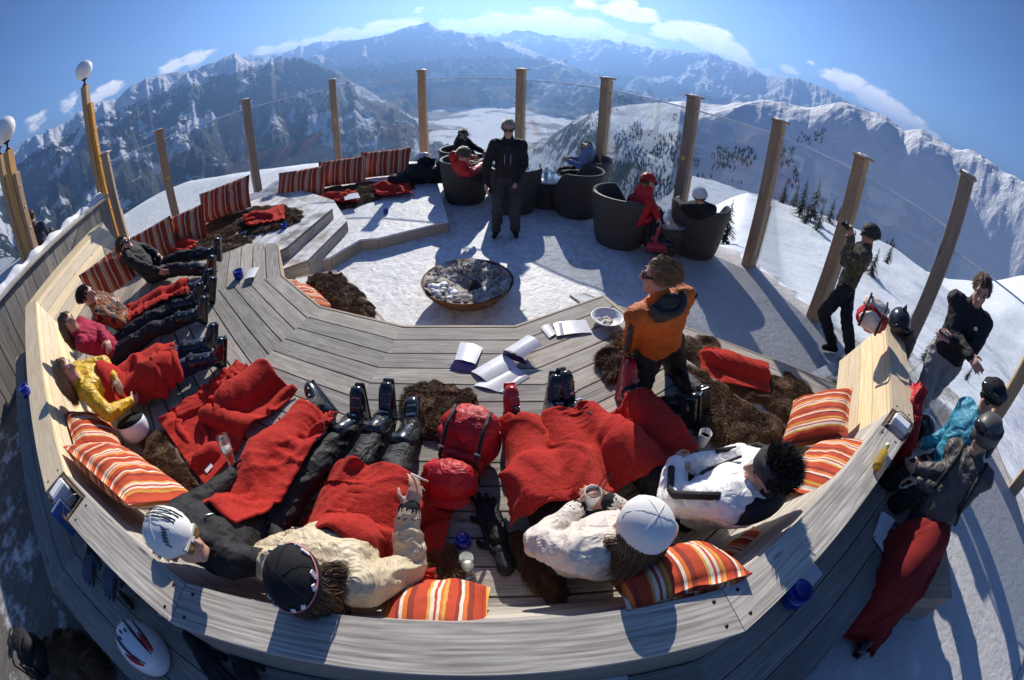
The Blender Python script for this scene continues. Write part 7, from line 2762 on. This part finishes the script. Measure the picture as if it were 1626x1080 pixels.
PROT = []
for sd_ in (1, 2, 3):
    tr_, c = spruce_meshes(sd_)
    a_ = tr_.build('trunk', M_BARK)
    b_ = c.build('crown', M_NEEDLE)
    PROT.append((a_.data, b_.data))
    bpy.data.objects.remove(a_)
    bpy.data.objects.remove(b_)
gobj = bpy.data.objects['snow_ground']
gb = BVHTree.FromPolygons([v.co.copy() for v in gobj.data.vertices], [tuple(p.vertices) for p in gobj.data.polygons])
tl = 0
TREES = [(1157, 352, 30, 3.6, 'lone small spruce behind the armchair with the white hat'), (1218, 412, 95, 7, 'spruce left of the tree group beyond the right posts'), (1245, 425, 80, 7.5, 'tall spruce beside the group beyond the right posts'), (1262, 432, 78, 8, 'tallest spruce of the group between two right posts'), (1272, 446, 60, 4.2, 'short spruce in front of the group between two right posts'), (1290, 436, 84, 5, 'spruce at the right of the group between two right posts'), (1232, 428, 92, 6, 'slim spruce in the left part of the group'), (1252, 440, 70, 4, 'low spruce in the middle of the group'),
         (1302, 438, 88, 3.6, 'small spruce under the photographing man\'s post'), (1422, 560, 24, 2.0, 'young spruce behind the red and beige bag'), (1365, 480, 45, 3.2, 'small spruce behind the photographing man\'s legs'), (1388, 470, 60, 3.4, 'small spruce right of the photographing man'), (1450, 600, 18, 1.3, 'young spruce behind the tall post at the right'), (1534, 602, 26, 1.2, 'tiny spruce right of the grey trousers'), (1228, 405, 120, 6, 'far spruce above the tree group'), (1205, 402, 115, 7, 'far spruce beside the ninth post')]
for (px, py, D, h, lab) in TREES:
    q = V(px, py, D)
    hit = gb.ray_cast(Vector((q.x, q.y, 60)), Vector((0, 0, -1)))
    z = hit[0].z if hit[0] is not None else q.z
    t = bpy.data.objects.new('spruce_tree', None)
    COL.objects.link(t)
    t.location = (q.x, q.y, z - .1)
    t.scale = (h / 8,) * 3
    t.rotation_euler.z = random.random() * 6
    t['label'], t['category'], t['group'] = lab, 'tree', 'spruces on the slope'
    pr = random.choice(PROT)
    for nm, me in (('trunk', pr[0]), ('crown', pr[1])):
        o = bpy.data.objects.new(nm, me)
        COL.objects.link(o)
        o.parent = t
# scattered forest on the right alp: too many to count
rn = random.Random(4)
alp = bpy.data.objects['right_alp']
ab_ = BVHTree.FromPolygons([v.co.copy() for v in alp.data.vertices], [tuple(p.vertices) for p in alp.data.polygons])
m = MB()
cnt = 0
while cnt < 6500:
    px, py = rn.uniform(850, 1420), rn.uniform(170, 430)
    nz_ = float(fbm(px / 30., py / 34., 4, 31))
    if px < 1095:
        dens = nz_ + .30 + (py - 230) * .002
    elif px < 1265:
        dens = nz_ - .02 + (.12 if py > 235 else -.6)
    else:
        dens = nz_ - .42
    if 1180 < px < 1345 and py > 396:
        dens += .55
    if dens < rn.uniform(0.02, .40):
        cnt += .2
        continue
    d = ray(px, py).normalized()
    hit = ab_.ray_cast(Vector((0, 0, H)), d)
    if hit[0] is None:
        cnt += .5
        continue
    q = hit[0]
    hh = rn.uniform(8, 15)
    r = hh * .19
    vs = [q + Vector((r * math.cos(a), r * math.sin(a), -1)) for a in (0, 1.26, 2.51, 3.77, 5.03)] + [q + Vector((0, 0, hh))]
    m.add(vs, [[0, 1, 5], [1, 2, 5], [2, 3, 5], [3, 4, 5], [4, 0, 5]], 0, None, rn.random() * .6)
    cnt += 1
m.build('forest', M_NEEDLE, kind='stuff')

# a thing of a single mesh needs no empty above it
for o in list(bpy.data.objects):
    if o.type == 'EMPTY' and o.parent is None and len(o.children) == 1 and not o.children[0].children and '_world' in o:
        c = o.children[0]
        nm = o.name
        props = {k: o[k] for k in ('label', 'category', 'group') if k in o}
        c.parent = None
        c.matrix_parent_inverse = Matrix()
        bpy.data.objects.remove(o)
        c.name = nm
        for k, v in props.items():
            c[k] = v
for o in list(bpy.data.objects):
    if '_world' in o:
        del o['_world']
